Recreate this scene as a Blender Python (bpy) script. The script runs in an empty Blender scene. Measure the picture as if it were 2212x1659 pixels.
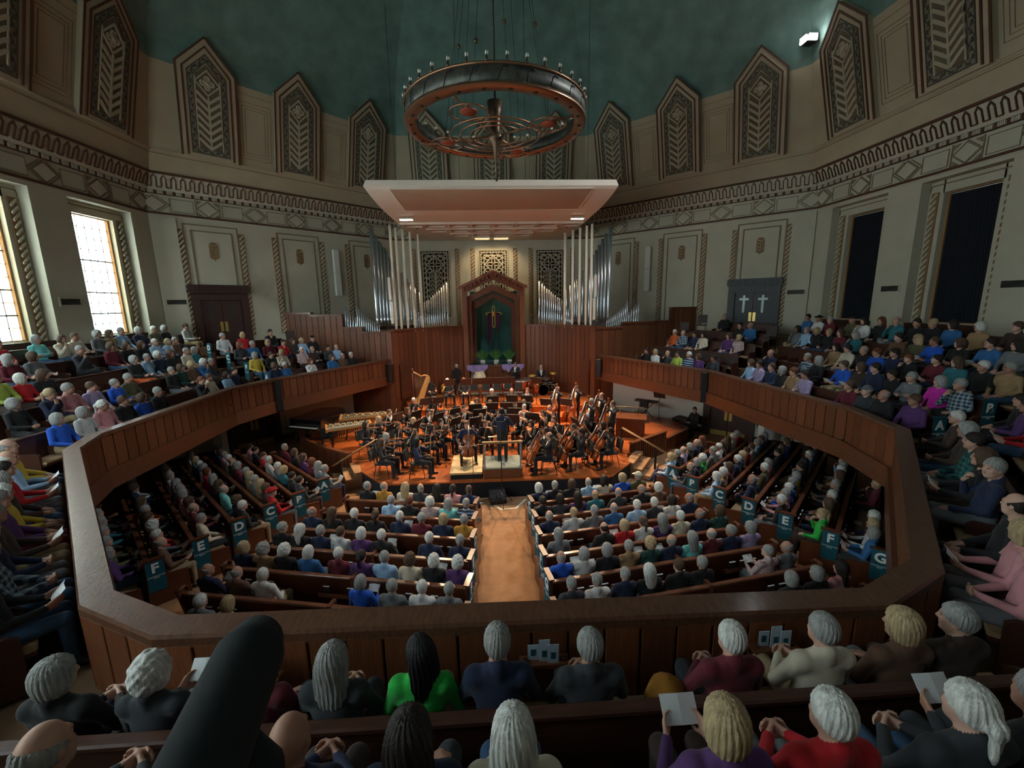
import bpy, bmesh, math, random
import numpy as np
from mathutils import Matrix, Vector
random.seed(7); RS = np.random.RandomState(5)
PI = math.pi
scene = bpy.context.scene
COL = scene.collection
# ------------------------------------------------------------------ camera
cam_d = bpy.data.cameras.new('camera'); cam = bpy.data.objects.new('camera', cam_d); COL.objects.link(cam)
cam_d.sensor_width = 36; cam_d.sensor_fit = 'HORIZONTAL'; cam_d.lens = 914.32 / 2212 * 36; cam_d.clip_start = .05
def cam_axes(yaw, pitch, roll):
    cy, sy, cp, sp = math.cos(yaw), math.sin(yaw), math.cos(pitch), math.sin(pitch)
    f = Vector((sy*cp, cy*cp, -sp)); r = Vector((cy, -sy, 0)); u = r.cross(f)
    cr, sr = math.cos(roll), math.sin(roll)
    return r*cr + u*sr, -r*sr + u*cr, f
_r, _u, _f = cam_axes(.0524029, .1880394, -.0172215)
cam.matrix_world = Matrix(((_r.x, _u.x, -_f.x, -.4414), (_r.y, _u.y, -_f.y, -12.9578), (_r.z, _u.z, -_f.z, 5.877), (0, 0, 0, 1)))
scene.camera = cam
# ------------------------------------------------------------------ light and exposure
vs = scene.view_settings
vs.view_transform = 'Standard'; vs.look = 'None'; vs.gamma = 1; vs.use_curve_mapping = False; vs.exposure = 0.6
wd = bpy.data.worlds.new('overcast_sky'); scene.world = wd; wd.use_nodes = True
wd.node_tree.nodes['Background'].inputs[0].default_value = (.72, .86, 1, 1); wd.node_tree.nodes['Background'].inputs[1].default_value = 1.0
cy_ = scene.cycles; cy_.max_bounces = 4; cy_.diffuse_bounces = 3; cy_.glossy_bounces = 2; cy_.transmission_bounces = 1; cy_.caustics_reflective = False; cy_.caustics_refractive = False
cy_.use_adaptive_sampling = True; cy_.adaptive_threshold = .12; cy_.adaptive_min_samples = 12
DAY = 9.0          # daylight standing in the window glass
def area(name, loc, target, size, power, color, sy=None, spread=None):
    d = bpy.data.lights.new(name, 'AREA'); d.energy = power; d.color = color; d.shape = 'RECTANGLE'; d.size = size; d.size_y = sy or size
    if spread: d.spread = spread
    o = bpy.data.objects.new(name, d); COL.objects.link(o); o.location = loc
    o.rotation_euler = (Vector(target) - Vector(loc)).to_track_quat('-Z', 'Y').to_euler(); return o
def spot(name, loc, target, power, color, angle, blend=.6, r=.12):
    d = bpy.data.lights.new(name, 'SPOT'); d.energy = power; d.color = color; d.spot_size = angle; d.spot_blend = blend; d.shadow_soft_size = r
    o = bpy.data.objects.new(name, d); COL.objects.link(o); o.location = loc
    o.rotation_euler = (Vector(target) - Vector(loc)).to_track_quat('-Z', 'Y').to_euler(); return o
WARM = (1, .66, .38)
# stage floods hung in the canopy, and the house lights up in the dome
for x, y in ((-3.4, 7.3), (3.2, 7.3), (-1.6, 6.4), (1.4, 6.4)):
    spot('stage_flood', (x, y, 9.7), (x*.55, 3.0, .6), 2600, (1, .70, .44), 1.35)
for x, y in ((-2.6, 11.5), (2.4, 11.5)):
    spot('stage_flood', (x, y - 1, 9.7), (x*.7, 9.3, 1), 620, WARM, 1.5)
for x in (-.62, .5):
    spot('wall_flood', (x, 12.55, 9.62), (x*1.0, 13.9, 7.2), 110, (1, .74, .42), 1.9)
spot('house_flood', (10.4, -1.2, 16.4), (-1, 3, 0), 2600, (.9, .95, 1), 1.3, r=.3)
# ------------------------------------------------------------------ helpers
def lin(r, g, b):
    f = lambda c: (c/255/12.92) if c/255 <= .04045 else ((c/255+.055)/1.055)**2.4
    return (f(r), f(g), f(b))
class MB:
    """collects shapes into one mesh"""
    def __init__(s): s.v = []; s.f = []; s.m = []; s.sm = []
    def add(s, v, f, m=0, M=None, smooth=False):
        k = len(s.v)
        if M is not None: v = [tuple(M @ Vector(p)) for p in v]
        s.v += [tuple(p) for p in v]; s.f += [tuple(i+k for i in q) for q in f]; s.m += [m]*len(f); s.sm += [smooth]*len(f); return s
    def box(s, x0, x1, y0, y1, z0, z1, m=0, M=None):
        v = [(x0,y0,z0),(x1,y0,z0),(x1,y1,z0),(x0,y1,z0),(x0,y0,z1),(x1,y0,z1),(x1,y1,z1),(x0,y1,z1)]
        return s.add(v, [(3,2,1,0),(4,5,6,7),(0,1,5,4),(1,2,6,5),(2,3,7,6),(3,0,4,7)], m, M)
    def bev(s, x0, x1, y0, y1, z0, z1, b, m=0, M=None):
        # box with its long top/bottom edges chamfered in the x-z section
        P = [(x0+b,z0),(x1-b,z0),(x1,z0+b),(x1,z1-b),(x1-b,z1),(x0+b,z1),(x0,z1-b),(x0,z0+b)]
        return s.prism([(p[0], p[1]) for p in P], y0, y1, m, (M or Matrix()) @ Matrix(((1,0,0,0),(0,0,1,0),(0,1,0,0),(0,0,0,1))), flip=True)
    def prism(s, poly, z0, z1, m=0, M=None, flip=False, smooth=False):
        n = len(poly); v = [(p[0],p[1],z0) for p in poly] + [(p[0],p[1],z1) for p in poly]
        f = [tuple(range(n-1,-1,-1)), tuple(range(n,2*n))] + [(i,(i+1)%n,n+(i+1)%n,n+i) for i in range(n)]
        if flip: f = [q[::-1] for q in f]
        k = len(s.f); s.add(v, f, m, M)
        if smooth:
            for i in range(k+2, len(s.f)): s.sm[i] = True
        return s
    def tube(s, path, r, n=8, m=0, M=None, closed=False, smooth=True):
        P = [Vector(p) for p in path]; L = len(P); R = r if isinstance(r, (list, tuple)) else [r]*L; v = []; f = []
        prev = None
        for i in range(L):
            t = (P[(i+1) % L] - P[i-1]) if closed else (P[min(i+1, L-1)] - P[max(i-1, 0)])
            t.normalize()
            a = prev - t*prev.dot(t) if prev is not None else t.orthogonal()
            if a.length < 1e-6: a = t.orthogonal()
            a.normalize(); prev = a; b = t.cross(a)
            for j in range(n):
                c = 2*PI*j/n; v.append(P[i] + (a*math.cos(c) + b*math.sin(c))*R[i])
        for i in range(L if closed else L-1):
            for j in range(n):
                q = ((i+1) % L)*n; f.append((i*n+j, i*n+(j+1) % n, q+(j+1) % n, q+j))
        if not closed: f += [tuple(range(n-1,-1,-1)), tuple((L-1)*n+j for j in range(n))]
        return s.add(v, f, m, M, smooth)
    def lathe(s, prof, n=16, m=0, M=None, smooth=True, a0=0, a1=2*PI, caps=True):
        full = abs(a1-a0-2*PI) < 1e-6; k = n if full else n+1; v = []; f = []
        for r, z in prof:
            for j in range(k):
                c = a0+(a1-a0)*j/n; v.append((r*math.cos(c), r*math.sin(c), z))
        for i in range(len(prof)-1):
            for j in range(n):
                j2 = (j+1) % k; f.append((i*k+j, i*k+j2, (i+1)*k+j2, (i+1)*k+j))
        if full and caps:
            if prof[0][0] > 1e-5: f.append(tuple(range(k-1,-1,-1)))
            if prof[-1][0] > 1e-5: f.append(tuple((len(prof)-1)*k+j for j in range(k)))
        return s.add(v, f, m, M, smooth)
    def ribbon(s, pts, w, t, closed=True, m=0, M=None, z=0):
        """flat strip of width w and thickness t along a 2-D outline, raised along +z"""
        n = len(pts); P = [Vector((p[0], p[1])) for p in pts]; inn = []; out = []
        for i in range(n):
            a = P[i-1] if (closed or i) else None; c = P[(i+1) % n] if (closed or i < n-1) else None; b = P[i]
            d1 = (b-a).normalized() if a is not None else (c-b).normalized(); d2 = (c-b).normalized() if c is not None else d1
            n1 = Vector((-d1.y, d1.x)); n2 = Vector((-d2.y, d2.x)); q = n1+n2
            q = q/max(q.dot(n1), .35) if q.length > 1e-4 else n1
            inn.append(b+q*w/2); out.append(b-q*w/2)
        for i in range(n if closed else n-1):
            j = (i+1) % n; q = [out[i], out[j], inn[j], inn[i]]
            s.prism([(p.x, p.y) for p in q], z, z+t, m, M)
        return s
    def mesh(s, name):
        me = bpy.data.meshes.new(name); me.from_pydata(s.v, [], s.f)
        if any(s.m): me.polygons.foreach_set('material_index', s.m)
        if any(s.sm): me.polygons.foreach_set('use_smooth', s.sm)
        me.update(); return me
    def build(s, name, mats, parent=None, M=None, fix=True):
        me = s.mesh(name)
        if fix:
            bm = bmesh.new(); bm.from_mesh(me); bmesh.ops.recalc_face_normals(bm, faces=bm.faces); bm.to_mesh(me); bm.free()
        return obj(name, me, mats, parent, M)
def obj(name, me, mats=None, parent=None, M=None):
    if mats is not None:
        for m in (mats if isinstance(mats, (list, tuple)) else [mats]):
            if len(me.materials) < (len(mats) if isinstance(mats, (list, tuple)) else 1): me.materials.append(m)
    o = bpy.data.objects.new(name, me); COL.objects.link(o)
    if parent is not None: o.parent = parent
    if M is not None: o.matrix_local = M
    return o
def empty(name, loc=(0,0,0), rz=0, parent=None):
    o = bpy.data.objects.new(name, None); COL.objects.link(o); o.empty_display_size = .1; o.location = loc; o.rotation_euler = (0, 0, rz)
    if parent is not None: o.parent = parent
    return o
def tag(o, label=None, cat=None, group=None, kind=None):
    for k, v in (('label', label), ('category', cat), ('group', group), ('kind', kind)):
        if v: o[k] = v
    return o
def TR(x, y, z, rz=0, sc=None):
    M = Matrix.Translation((x, y, z)) @ Matrix.Rotation(rz, 4, 'Z')
    return M @ Matrix.Diagonal((sc[0], sc[1], sc[2], 1)) if sc else M
def copy_tree(o, parent=None, M=None):
    c = o.copy(); COL.objects.link(c)
    if parent is not None: c.parent = parent
    if M is not None: c.matrix_local = M
    for ch in o.children: copy_tree(ch, c)
    return c
# ------------------------------------------------------------------ materials
MATS = {}
def mat(name, color, rough=.6, metal=0, spec=.4, noise=0, nscale=8, bump=0, bscale=60, vary=0, stretch=None, emit=None, sheen=0, coat=0, alpha=None):
    if name in MATS: return MATS[name]
    m = bpy.data.materials.new(name); m.use_nodes = True; nt = m.node_tree; N = nt.nodes; L = nt.links; p = N['Principled BSDF']; MATS[name] = m
    p.inputs['Base Color'].default_value = (*color, 1); p.inputs['Roughness'].default_value = rough; p.inputs['Metallic'].default_value = metal
    p.inputs['Specular IOR Level'].default_value = spec
    if sheen: p.inputs['Sheen Weight'].default_value = sheen
    if coat: p.inputs['Coat Weight'].default_value = coat; p.inputs['Coat Roughness'].default_value = .15
    if emit: p.inputs['Emission Color'].default_value = (*emit[0], 1); p.inputs['Emission Strength'].default_value = emit[1]
    src = None
    if noise or bump:
        tc = N.new('ShaderNodeTexCoord'); mp = N.new('ShaderNodeMapping'); L.new(tc.outputs['Object'], mp.inputs[0])
        if stretch: mp.inputs['Scale'].default_value = stretch
        src = mp.outputs[0]
    last = None
    if noise:
        nz = N.new('ShaderNodeTexNoise'); nz.inputs['Scale'].default_value = nscale; nz.inputs['Detail'].default_value = 5; L.new(src, nz.inputs['Vector'])
        r = N.new('ShaderNodeMapRange'); r.inputs[1].default_value = .3; r.inputs[2].default_value = .7; r.inputs[3].default_value = 1-noise; r.inputs[4].default_value = 1+noise
        L.new(nz.outputs['Fac'], r.inputs[0]); mx = N.new('ShaderNodeMix'); mx.data_type = 'RGBA'; mx.blend_type = 'MULTIPLY'; mx.inputs[0].default_value = 1
        mx.inputs[6].default_value = (*color, 1); L.new(r.outputs[0], mx.inputs[7]); last = mx.outputs[2]
    if vary:
        oi = N.new('ShaderNodeObjectInfo'); r = N.new('ShaderNodeMapRange'); r.inputs[3].default_value = 1-vary; r.inputs[4].default_value = 1+vary
        L.new(oi.outputs['Random'], r.inputs[0]); mx = N.new('ShaderNodeMix'); mx.data_type = 'RGBA'; mx.blend_type = 'MULTIPLY'; mx.inputs[0].default_value = 1
        if last: L.new(last, mx.inputs[6])
        else: mx.inputs[6].default_value = (*color, 1)
        L.new(r.outputs[0], mx.inputs[7]); last = mx.outputs[2]
    if last: L.new(last, p.inputs['Base Color'])
    if bump:
        b = N.new('ShaderNodeTexNoise'); b.inputs['Scale'].default_value = bscale; b.inputs['Detail'].default_value = 4; L.new(src, b.inputs['Vector'])
        bp = N.new('ShaderNodeBump'); bp.inputs['Strength'].default_value = bump; bp.inputs['Distance'].default_value = .02; L.new(b.outputs['Fac'], bp.inputs['Height']); L.new(bp.outputs[0], p.inputs['Normal'])
    return m
WOODC = (.150, .050, .020)
M_wood = mat('wood_panel', WOODC, .42, noise=.28, nscale=3, bump=.08, bscale=20, vary=.22, stretch=(14, 14, 1.0))
M_woodh = mat('wood_rail', (.135, .047, .021), .33, noise=.25, nscale=2.5, bump=.06, bscale=10, stretch=(3, 3, 14), coat=.25)
M_railtop = mat('wood_cap', (.105, .045, .024), .34, noise=.35, nscale=4, bump=.12, bscale=7, stretch=(9, 2.2, 4), coat=.3)
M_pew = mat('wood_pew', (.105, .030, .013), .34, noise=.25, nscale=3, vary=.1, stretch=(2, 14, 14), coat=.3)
M_dark = mat('wood_dark', (.042, .016, .011), .45, noise=.3, nscale=4, stretch=(12, 12, 1))
M_greydoor = mat('wood_blackened', (.040, .040, .044), .5, noise=.3, nscale=4, stretch=(12, 12, 1))
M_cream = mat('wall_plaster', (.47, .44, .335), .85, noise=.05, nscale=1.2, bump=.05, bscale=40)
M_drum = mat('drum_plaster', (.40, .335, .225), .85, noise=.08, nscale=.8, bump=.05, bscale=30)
M_gold = mat('painted_ochre', (.22, .125, .055), .7, noise=.15, nscale=20)
M_brown = mat('painted_brown', (.085, .035, .018), .7)
M_teal = mat('dome_plaster', (.135, .215, .185), .9, noise=.22, nscale=1.3, bump=.5, bscale=14)
M_vine = mat('vine_band', (.17, .17, .125), .8)
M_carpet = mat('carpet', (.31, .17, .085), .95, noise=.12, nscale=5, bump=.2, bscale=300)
M_stage = mat('stage_parquet', (.37, .095, .022), .3, noise=.25, nscale=4, vary=.16, stretch=(3, 12, 1), coat=.35)
M_black = mat('black_cloth', (.010, .011, .015), .9)
M_blkm = mat('black_metal', (.012, .012, .013), .4)
M_curtain = mat('blackout_cloth', (.006, .008, .014), .95)
M_white = mat('white_paint', (.62, .62, .56), .6)
M_brass = mat('brass', (.55, .40, .13), .35, metal=.9, noise=.1)
M_gilt = mat('gilt', (.62, .42, .10), .35, metal=.7)
M_silver = mat('pipe_metal', (.60, .66, .70), .28, metal=.9)
M_pipew = mat('pipe_white', (.72, .66, .52), .4)
M_bronze = mat('bronze', (.12, .075, .045), .45, metal=.75, noise=.4, nscale=6)
M_bronzeg = mat('bronze_verdigris', (.085, .085, .070), .5, metal=.5, noise=.5, nscale=5)
M_copper = mat('copper_rim', (.30, .16, .09), .35, metal=.8)
M_canopy = mat('canopy_plaster', (.60, .52, .42), .7)
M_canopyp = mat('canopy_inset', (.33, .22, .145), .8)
M_tealcl = mat('teal_banner', (.004, .085, .115), .8)
M_tealwall = mat('teal_backdrop', (.030, .105, .100), .8, noise=.15, nscale=3, stretch=(6, 6, .5))
M_paper = mat('paper', (.66, .68, .68), .8)
M_cush = mat('tan_cushion', (.33, .22, .12), .9, noise=.08, nscale=30)
M_letter = mat('letter_white', (.75, .78, .76), .8)
# ================================================================== the octagonal hall
D0 = 14.0; TAN = math.tan(PI/8); HW = D0*TAN
FACES = {'back': (0, 1), 'back_left': (-2**-.5, 2**-.5), 'left': (-1, 0), 'rear_left': (-2**-.5, -2**-.5), 'rear': (0, -1),
         'rear_right': (2**-.5, -2**-.5), 'right': (1, 0), 'back_right': (2**-.5, 2**-.5)}
def MF(face, D=D0, z=0, s=0, slope=0):
    """local x = along the wall (to the right seen from inside), y = up, z = into the room; slope leans the wall inwards"""
    n = Vector((*FACES[face], 0)); t = Vector((n.y, -n.x, 0)); u = Vector((0, 0, 1))
    if slope: u = (Vector((0, 0, 1))*math.cos(slope) - n*math.sin(slope))
    w = t.cross(u)*1.0
    o = n*D + t*s + Vector((0, 0, z))
    return Matrix(((t.x, u.x, w.x, o.x), (t.y, u.y, w.y, o.y), (t.z, u.z, w.z, o.z), (0, 0, 0, 1)))
def struct(o): return tag(o, kind='structure')
# floor: carpeted main level
b = MB(); R8 = (D0+.6)/math.cos(PI/8)
b.prism([(R8*math.cos(PI/8+k*PI/4), R8*math.sin(PI/8+k*PI/4)) for k in range(8)], -.2, 0)
struct(b.build('floor', M_carpet))
SEEN = ('back', 'back_left', 'left', 'right', 'back_right')
# --- shared ornament meshes
def rope_mesh(h, w=.24, pitch=.205):
    b = MB(); b.box(-w/2, w/2, 0, h, 0, .03, 0); n = int(h/pitch)
    for k in range(n):
        y = (k+.15)*pitch; q = [(-w*.42, y), (-w*.30, y-.02), (w*.36, y+pitch*.82), (w*.42, y+pitch*1.02), (w*.30, y+pitch*1.10), (-w*.36, y+pitch*.26)]
        b.prism(q, .03, .075, 1)
    return b.mesh('rope_moulding')
def rope(par, face, s, z0, z1, d=0):
    key = round(z1-z0, 2)
    if key not in ROPES: ROPES[key] = rope_mesh(z1-z0)
    o = obj('rope_moulding', ROPES[key], [M_gold, M_cream], par, MF(face, D0-d, z0, s)); return o
ROPES = {}
def leaf_mesh():
    b = MB()
    for k in range(4):
        y = .12+k*.145; hw = .165
        for sg in (-1, 1):
            q = [(sg*.012, y-.06), (sg*hw, y+.01), (sg*hw, y+.135), (sg*.012, y+.065)]
            b.prism(q if sg > 0 else q[::-1], 0, .03)
    b.prism([(-.155, .72), (0, .655), (.155, .72), (.10, .775), (0, .80), (-.10, .775)], 0, .03)
    b.prism([(-.012, 0), (.012, 0), (.012, .14), (-.012, .14)], 0, .035)
    return b.mesh('leaf_medallion')
LEAF = leaf_mesh()
def frame_mesh(w, h, t=.05, d=.035):
    b = MB(); b.ribbon([(-w, 0), (-w, h), (w, h), (w, 0)], t, d, closed=False); return b.mesh('panel_moulding')
FR_IN = frame_mesh(.76, 4.55); FR_OUT = frame_mesh(1.0, 4.8)
def diamond_mesh(kind):
    b = MB(); w, h = .40, .315
    b.ribbon([(-w, 0), (0, -h), (w, 0), (0, h)], .035, .03, m=1)
    b.prism([(-w*.86, 0), (0, -h*.86), (w*.86, 0), (0, h*.86)], 0, .035)
    if kind:
        for sg in (-1, 1):
            b.ribbon([(sg*.12, -.315), (sg*.52, 0), (sg*.12, .315)][::sg], .03, .025, closed=False, m=1)
    else:
        for sg in (-1, 1):
            b.ribbon([(sg*.43, -.33), (sg*.43, .33)][::sg], .03, .025, closed=False, m=1)
            for sy in (-1, 1): b.prism([(sg*.38, sy*.30), (sg*.38, sy*.16), (sg*.19, sy*.30)], 0, .025, 1)
    return b.mesh('frieze_diamond')
DIA = [diamond_mesh(0), diamond_mesh(1)]
b = MB(); b.ribbon([(-.40, -.25), (-.40, .25), (.40, .25), (.40, -.25)], .02, .02); FPAN = b.mesh('frieze_panel')
M_line = mat('moulding_shadow_line', (.20, .155, .095), .8)
b = MB(); b.ribbon([(-.105, 0), (-.105, .31), (0, .42), (.105, .31), (.105, 0)], .036, .05, closed=False); b.box(-.21, -.105, -.018, .018, 0, .05); b.box(.105, .21, -.018, .018, 0, .05)
ARCH = b.mesh('arch_moulding')
def wall_top(par, face):
    """frieze, dentils and blind arcade above the wall of one side"""
    nfr = 1.85
    for k in range(-3, 4):
        s = k*nfr
        if abs(s) > 5.65: continue
        obj('frieze_diamond', DIA[abs(k) % 2], [M_cream, M_line], par, MF(face, D0-.003, 10.1, s))
    for k in range(-3, 3):
        obj('frieze_panel', FPAN, M_line, par, MF(face, D0-.003, 10.1, (k+.5)*nfr))
    b = MB(); b.box(-HW, HW, 9.70, 9.78, 0, .06, 0); b.box(-HW, HW, 9.66, 9.70, 0, .03, 1); b.build('brown_moulding', [M_brown, M_cream], par, MF(face))
    b = MB(); n = 37; p = 2*(13.9*TAN)/n
    b.box(-13.9*TAN, 13.9*TAN, 0, .14, -.12, 0, 0)
    for k in range(n):
        x = -13.9*TAN + (k+.5)*p
        for j in range(4): b.box(x-.115+j*.05, x-.115+j*.05+.037, .01, .13, 0, .045, 1)
    b.build('dentil_band', [M_brown, M_cream], par, MF(face, 13.88, 10.47))
    # leaning arcade band
    sl = math.atan2(.21, .5); w = 13.65*TAN; nA = 36; pa = 2*w/nA
    b = MB(); b.box(-14*TAN, 14*TAN, -.35, .5, -.5, -.2); b.prism([(-13.76*TAN, -.11), (13.76*TAN, -.11), (13.54*TAN, .54), (-13.54*TAN, .54)], -.3, 0); o = b.build('arcade_band', M_cream, par, MF(face, 13.75, 10.70, 0, sl))  # also holds an unseen backing slab, added to block leaking sky light
    for k in range(nA):
        obj('arch_moulding', ARCH, M_brown, par, MF(face, 13.745, 10.72, -w+(k+.5)*pa, sl) @ Matrix.Diagonal((pa/.42, 1.05, 1, 1)))
    b = MB(); b.box(-13.52*TAN, 13.52*TAN, -.05, .03, -.2, .07); b.build('brown_moulding', M_brown, par, MF(face, 13.54, 11.21))
WALLS = {}
def wall_root(face):
    o = empty('wall_'+face); struct(o); WALLS[face] = o; return o
win_n = 0
M_glass = mat('daylit_glass', (.8, .9, .88), .3, emit=((.80, .97, 1.0), DAY))
M_glassg = mat('daylit_green_glass', (.3, .6, .35), .3, emit=((.45, .85, .55), DAY*.42))
M_glassb = mat('daylit_blue_glass', (.3, .5, .7), .3, emit=((.40, .66, .95), DAY*.42))
M_glassy = mat('amber_reveal_glow', (.7, .6, .35), .3, emit=((.95, .80, .50), DAY*.5))  # end column of panes: amber glow stands in for the daylit reveal
M_lead = mat('lead', (.02, .02, .02), .5)
M_oakf = mat('oak_frame', (.30, .17, .07), .5)
def make_window(face, s, kind, detail):
    global win_n; win_n += 1
    r = struct(empty('window_%d' % win_n)); MM = MF(face, D0+.60, 5.02, s); w, h = .74, 4.12
    b = MB(); b.ribbon([(-w-.04, -.03), (w+.04, -.03), (w+.04, h+.03), (-w-.04, h+.03)], .09, .10); b.build('window_frame', M_oakf, r, MM)
    if kind == 'cloth':
        b = MB(); nf = 30
        for k in range(nf):
            x = -w + 2*w*k/nf; b.box(x, x+2*w/nf, 0, h, 0, .05+.012*(k % 2))
        b.build('blackout_curtain', M_curtain, r, MM)
        b = MB(); b.tube([(-w, h-.05, .09), (w, h-.05, .09)], .015); b.build('curtain_rod', M_white, r, MM); return r
    if not detail:
        b = MB(); b.box(-w, w, 0, h, -.01, 0); b.build('pane', M_glass, r, MM); return r
    nx, ny = 5, 11; px, py = 2*w/nx, h/ny
    bars = MB()
    for i in range(nx+1): bars.box(-w+i*px-.008, -w+i*px+.008, 0, h, -.02, .02)
    for j in range(ny+1):
        t = .02 if j in (2, 4, 7) else .009; bars.box(-w, w, j*py-t, j*py+t, -.02, .022)
    if not WCACHE:
        for k, m_ in (('w', M_glass), ('y', M_glassy)):
            b = MB(); b.box(-px/2, px/2, -py/2, py/2, -.006, .006); WCACHE[k] = (b.mesh('pane'), m_)
        for k, m_ in (('b', M_glassb), ('g', M_glassg)):
            b = MB(); b.prism([(-px*.36, 0), (0, -py*.42), (px*.36, 0), (0, py*.42)], .006, .012); WCACHE[k] = (b.mesh('diamond_pane'), m_)
        b = MB(); b.box(-px*.22, px*.22, -py*.26, py*.26, .006, .012); WCACHE['s'] = (b.mesh('square_pane'), M_glassg)
    def put(k, x, y): obj(WCACHE[k][0].name.split('.')[0], WCACHE[k][0], WCACHE[k][1], r, MM @ Matrix.Translation((x, y, 0)))
    for i in range(nx):
        for j in range(ny):
            x = -w+(i+.5)*px; y = (j+.5)*py; put('y' if i == nx-1 else 'w', x, y)
            if j < 2:
                put('s', x, y)
                for sx in (-1, 1):
                    for sy in (-1, 1): bars.tube([(x+sx*px*.22, y+sy*py*.26, .008), (x+sx*px*.5, y+sy*py*.5, .008)], .004, 4)
                bars.ribbon([(x-px*.22, y-py*.26), (x+px*.22, y-py*.26), (x+px*.22, y+py*.26), (x-px*.22, y+py*.26)], .008, .014)
            else:
                for sg in (-1, 1): bars.tube([(x-px*.5, y-sg*py*.5, .007), (x+px*.5, y+sg*py*.5, .007)], .003, 4)
                if (i, j) in ((1, 9), (0, 8), (2, 8), (1, 7)):
                    put('b', x, y)
                elif (i, j) in ((0, 2), (2, 2), (3, 3), (3, 5), (3, 7), (3, 9)):
                    put('g', x, y)
                elif (i, j) == (1, 8):
                    for a in range(1, 3):
                        bars.box(x-px/2+a*px/3-.004, x-px/2+a*px/3+.004, y-py/2, y+py/2, 0, .012); bars.box(x-px/2, x+px/2, y-py/2+a*py/3-.004, y-py/2+a*py/3+.004, 0, .012)
    bars.build('leading', M_lead, r, MM)
    return r
WCACHE = {}
def vent(par, face, s, z, d=0):
    b = MB(); b.ribbon([(-.36, -.12), (.36, -.12), (.36, .12), (-.36, .12)], .05, .03, m=1); b.box(-.34, .34, -.10, .10, 0, .005, 0)
    for k in range(22): b.box(-.33+k*.03, -.318+k*.03, -.10, .10, .005, .02, 2)
    b.build('vent_grille', [M_black, M_cream, M_bronzeg], par, MF(face, D0-d, z, s))
for face in FACES:
    r = wall_root(face); seen = face in SEEN
    wind = {'left': 'day', 'rear_left': 'day', 'right': 'cloth'}.get(face)
    b = MB()
    if wind:
        ss = [(-HW-.3, -4.95), (-2.45, -1.25), (1.25, 2.45), (4.95, HW+.3)]
        for s0, s1 in ss: b.box(s0, s1, 4.2, 9.55, -.9, 0)
        b.box(-HW-.3, HW+.3, 0, 4.6, -.9, 0); b.box(-HW-.3, HW+.3, 9.55, 10.55, -.9, 0)
        for c in (-3.7, 0, 3.7):
            for sg in (-1, 1):
                x0, x1 = sorted((c+sg*.80, c+sg*1.30)); b.box(x0, x1, 4.4, 9.6, -.9, -.35)
            b.box(c-.85, c+.85, 9.16, 9.7, -.9, -.35); b.box(c-.85, c+.85, 4.4, 5.0, -.9, -.35)
        b.build('plaster_wall', M_cream, r, MF(face))
        for c in (-3.7, 0, 3.7):
            if face == 'left' and c < -1: pass
            det = 0
            if face == 'left': det = {3.7: 2, 0: 2}.get(c, 0)
            make_window(face, c, wind, det)
            if seen:
                for sg in (-1, 1): rope(r, face, c+sg*1.06, 4.6, 9.2, -.35)
                b = MB(); b.ribbon([(c-1.27, 9.2), (c-1.22, 9.42), (c+1.22, 9.42), (c+1.27, 9.2)], .03, .03, closed=False); b.build('panel_moulding', M_line, r, MF(face, D0+.35))
        if seen:
            for c in (-1.85, 1.85): vent(r, face, c + (.0 if face == 'left' else 0), 6.17)
            b = MB()
            for c in (-3.7, 0, 3.7): b.box(c-1.25, c+1.25, 4.0, 4.98, -.35, -.12); 
            b.build('wood_dado', M_dark, r, MF(face))
    else:
        b.box(-HW-.3, HW+.3, 0, 10.55, -.4, 0); b.build('plaster_wall', M_cream, r, MF(face))
    if face in ('back_left', 'back_right'):
        sg0 = 1 if face == 'back_left' else -1
        for c in (-3.7, 0, 3.7):
            obj('panel_moulding', FR_IN, M_line, r, MF(face, D0, 4.62, c)); obj('panel_moulding', FR_OUT, M_line, r, MF(face, D0, 4.62, c))
            obj('leaf_medallion', LEAF, M_gold, r, MF(face, D0, 7.95, c))
            for sg in (-1, 1): rope(r, face, c+sg*1.14, 4.6, 9.2)
        b = MB(); s0, s1 = sorted((-sg0*HW, -sg0*4.93)); b.box(s0, s1, 4, 9.58, 0, .10); b.build('corner_pier', M_cream, r, MF(face))
        vent(r, face, -sg0*5.33, 6.17, .10)
        b = MB(); b.bev(-.17, .17, -.6, .6, 0, .16, .03); b.bev(-.17, .17, .62, 1.78, 0, .16, .03)
        b.build('wall_loudspeaker', M_white, r, MF(face, D0-.12, 7.05, sg0*1.78))
    if face == 'back':
        for c in (-3.55, 3.55, 0):
            for sg in (-1, 1): rope(r, face, c+sg*1.30, 4.6, 9.2)
    if seen: wall_top(r, face)
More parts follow.
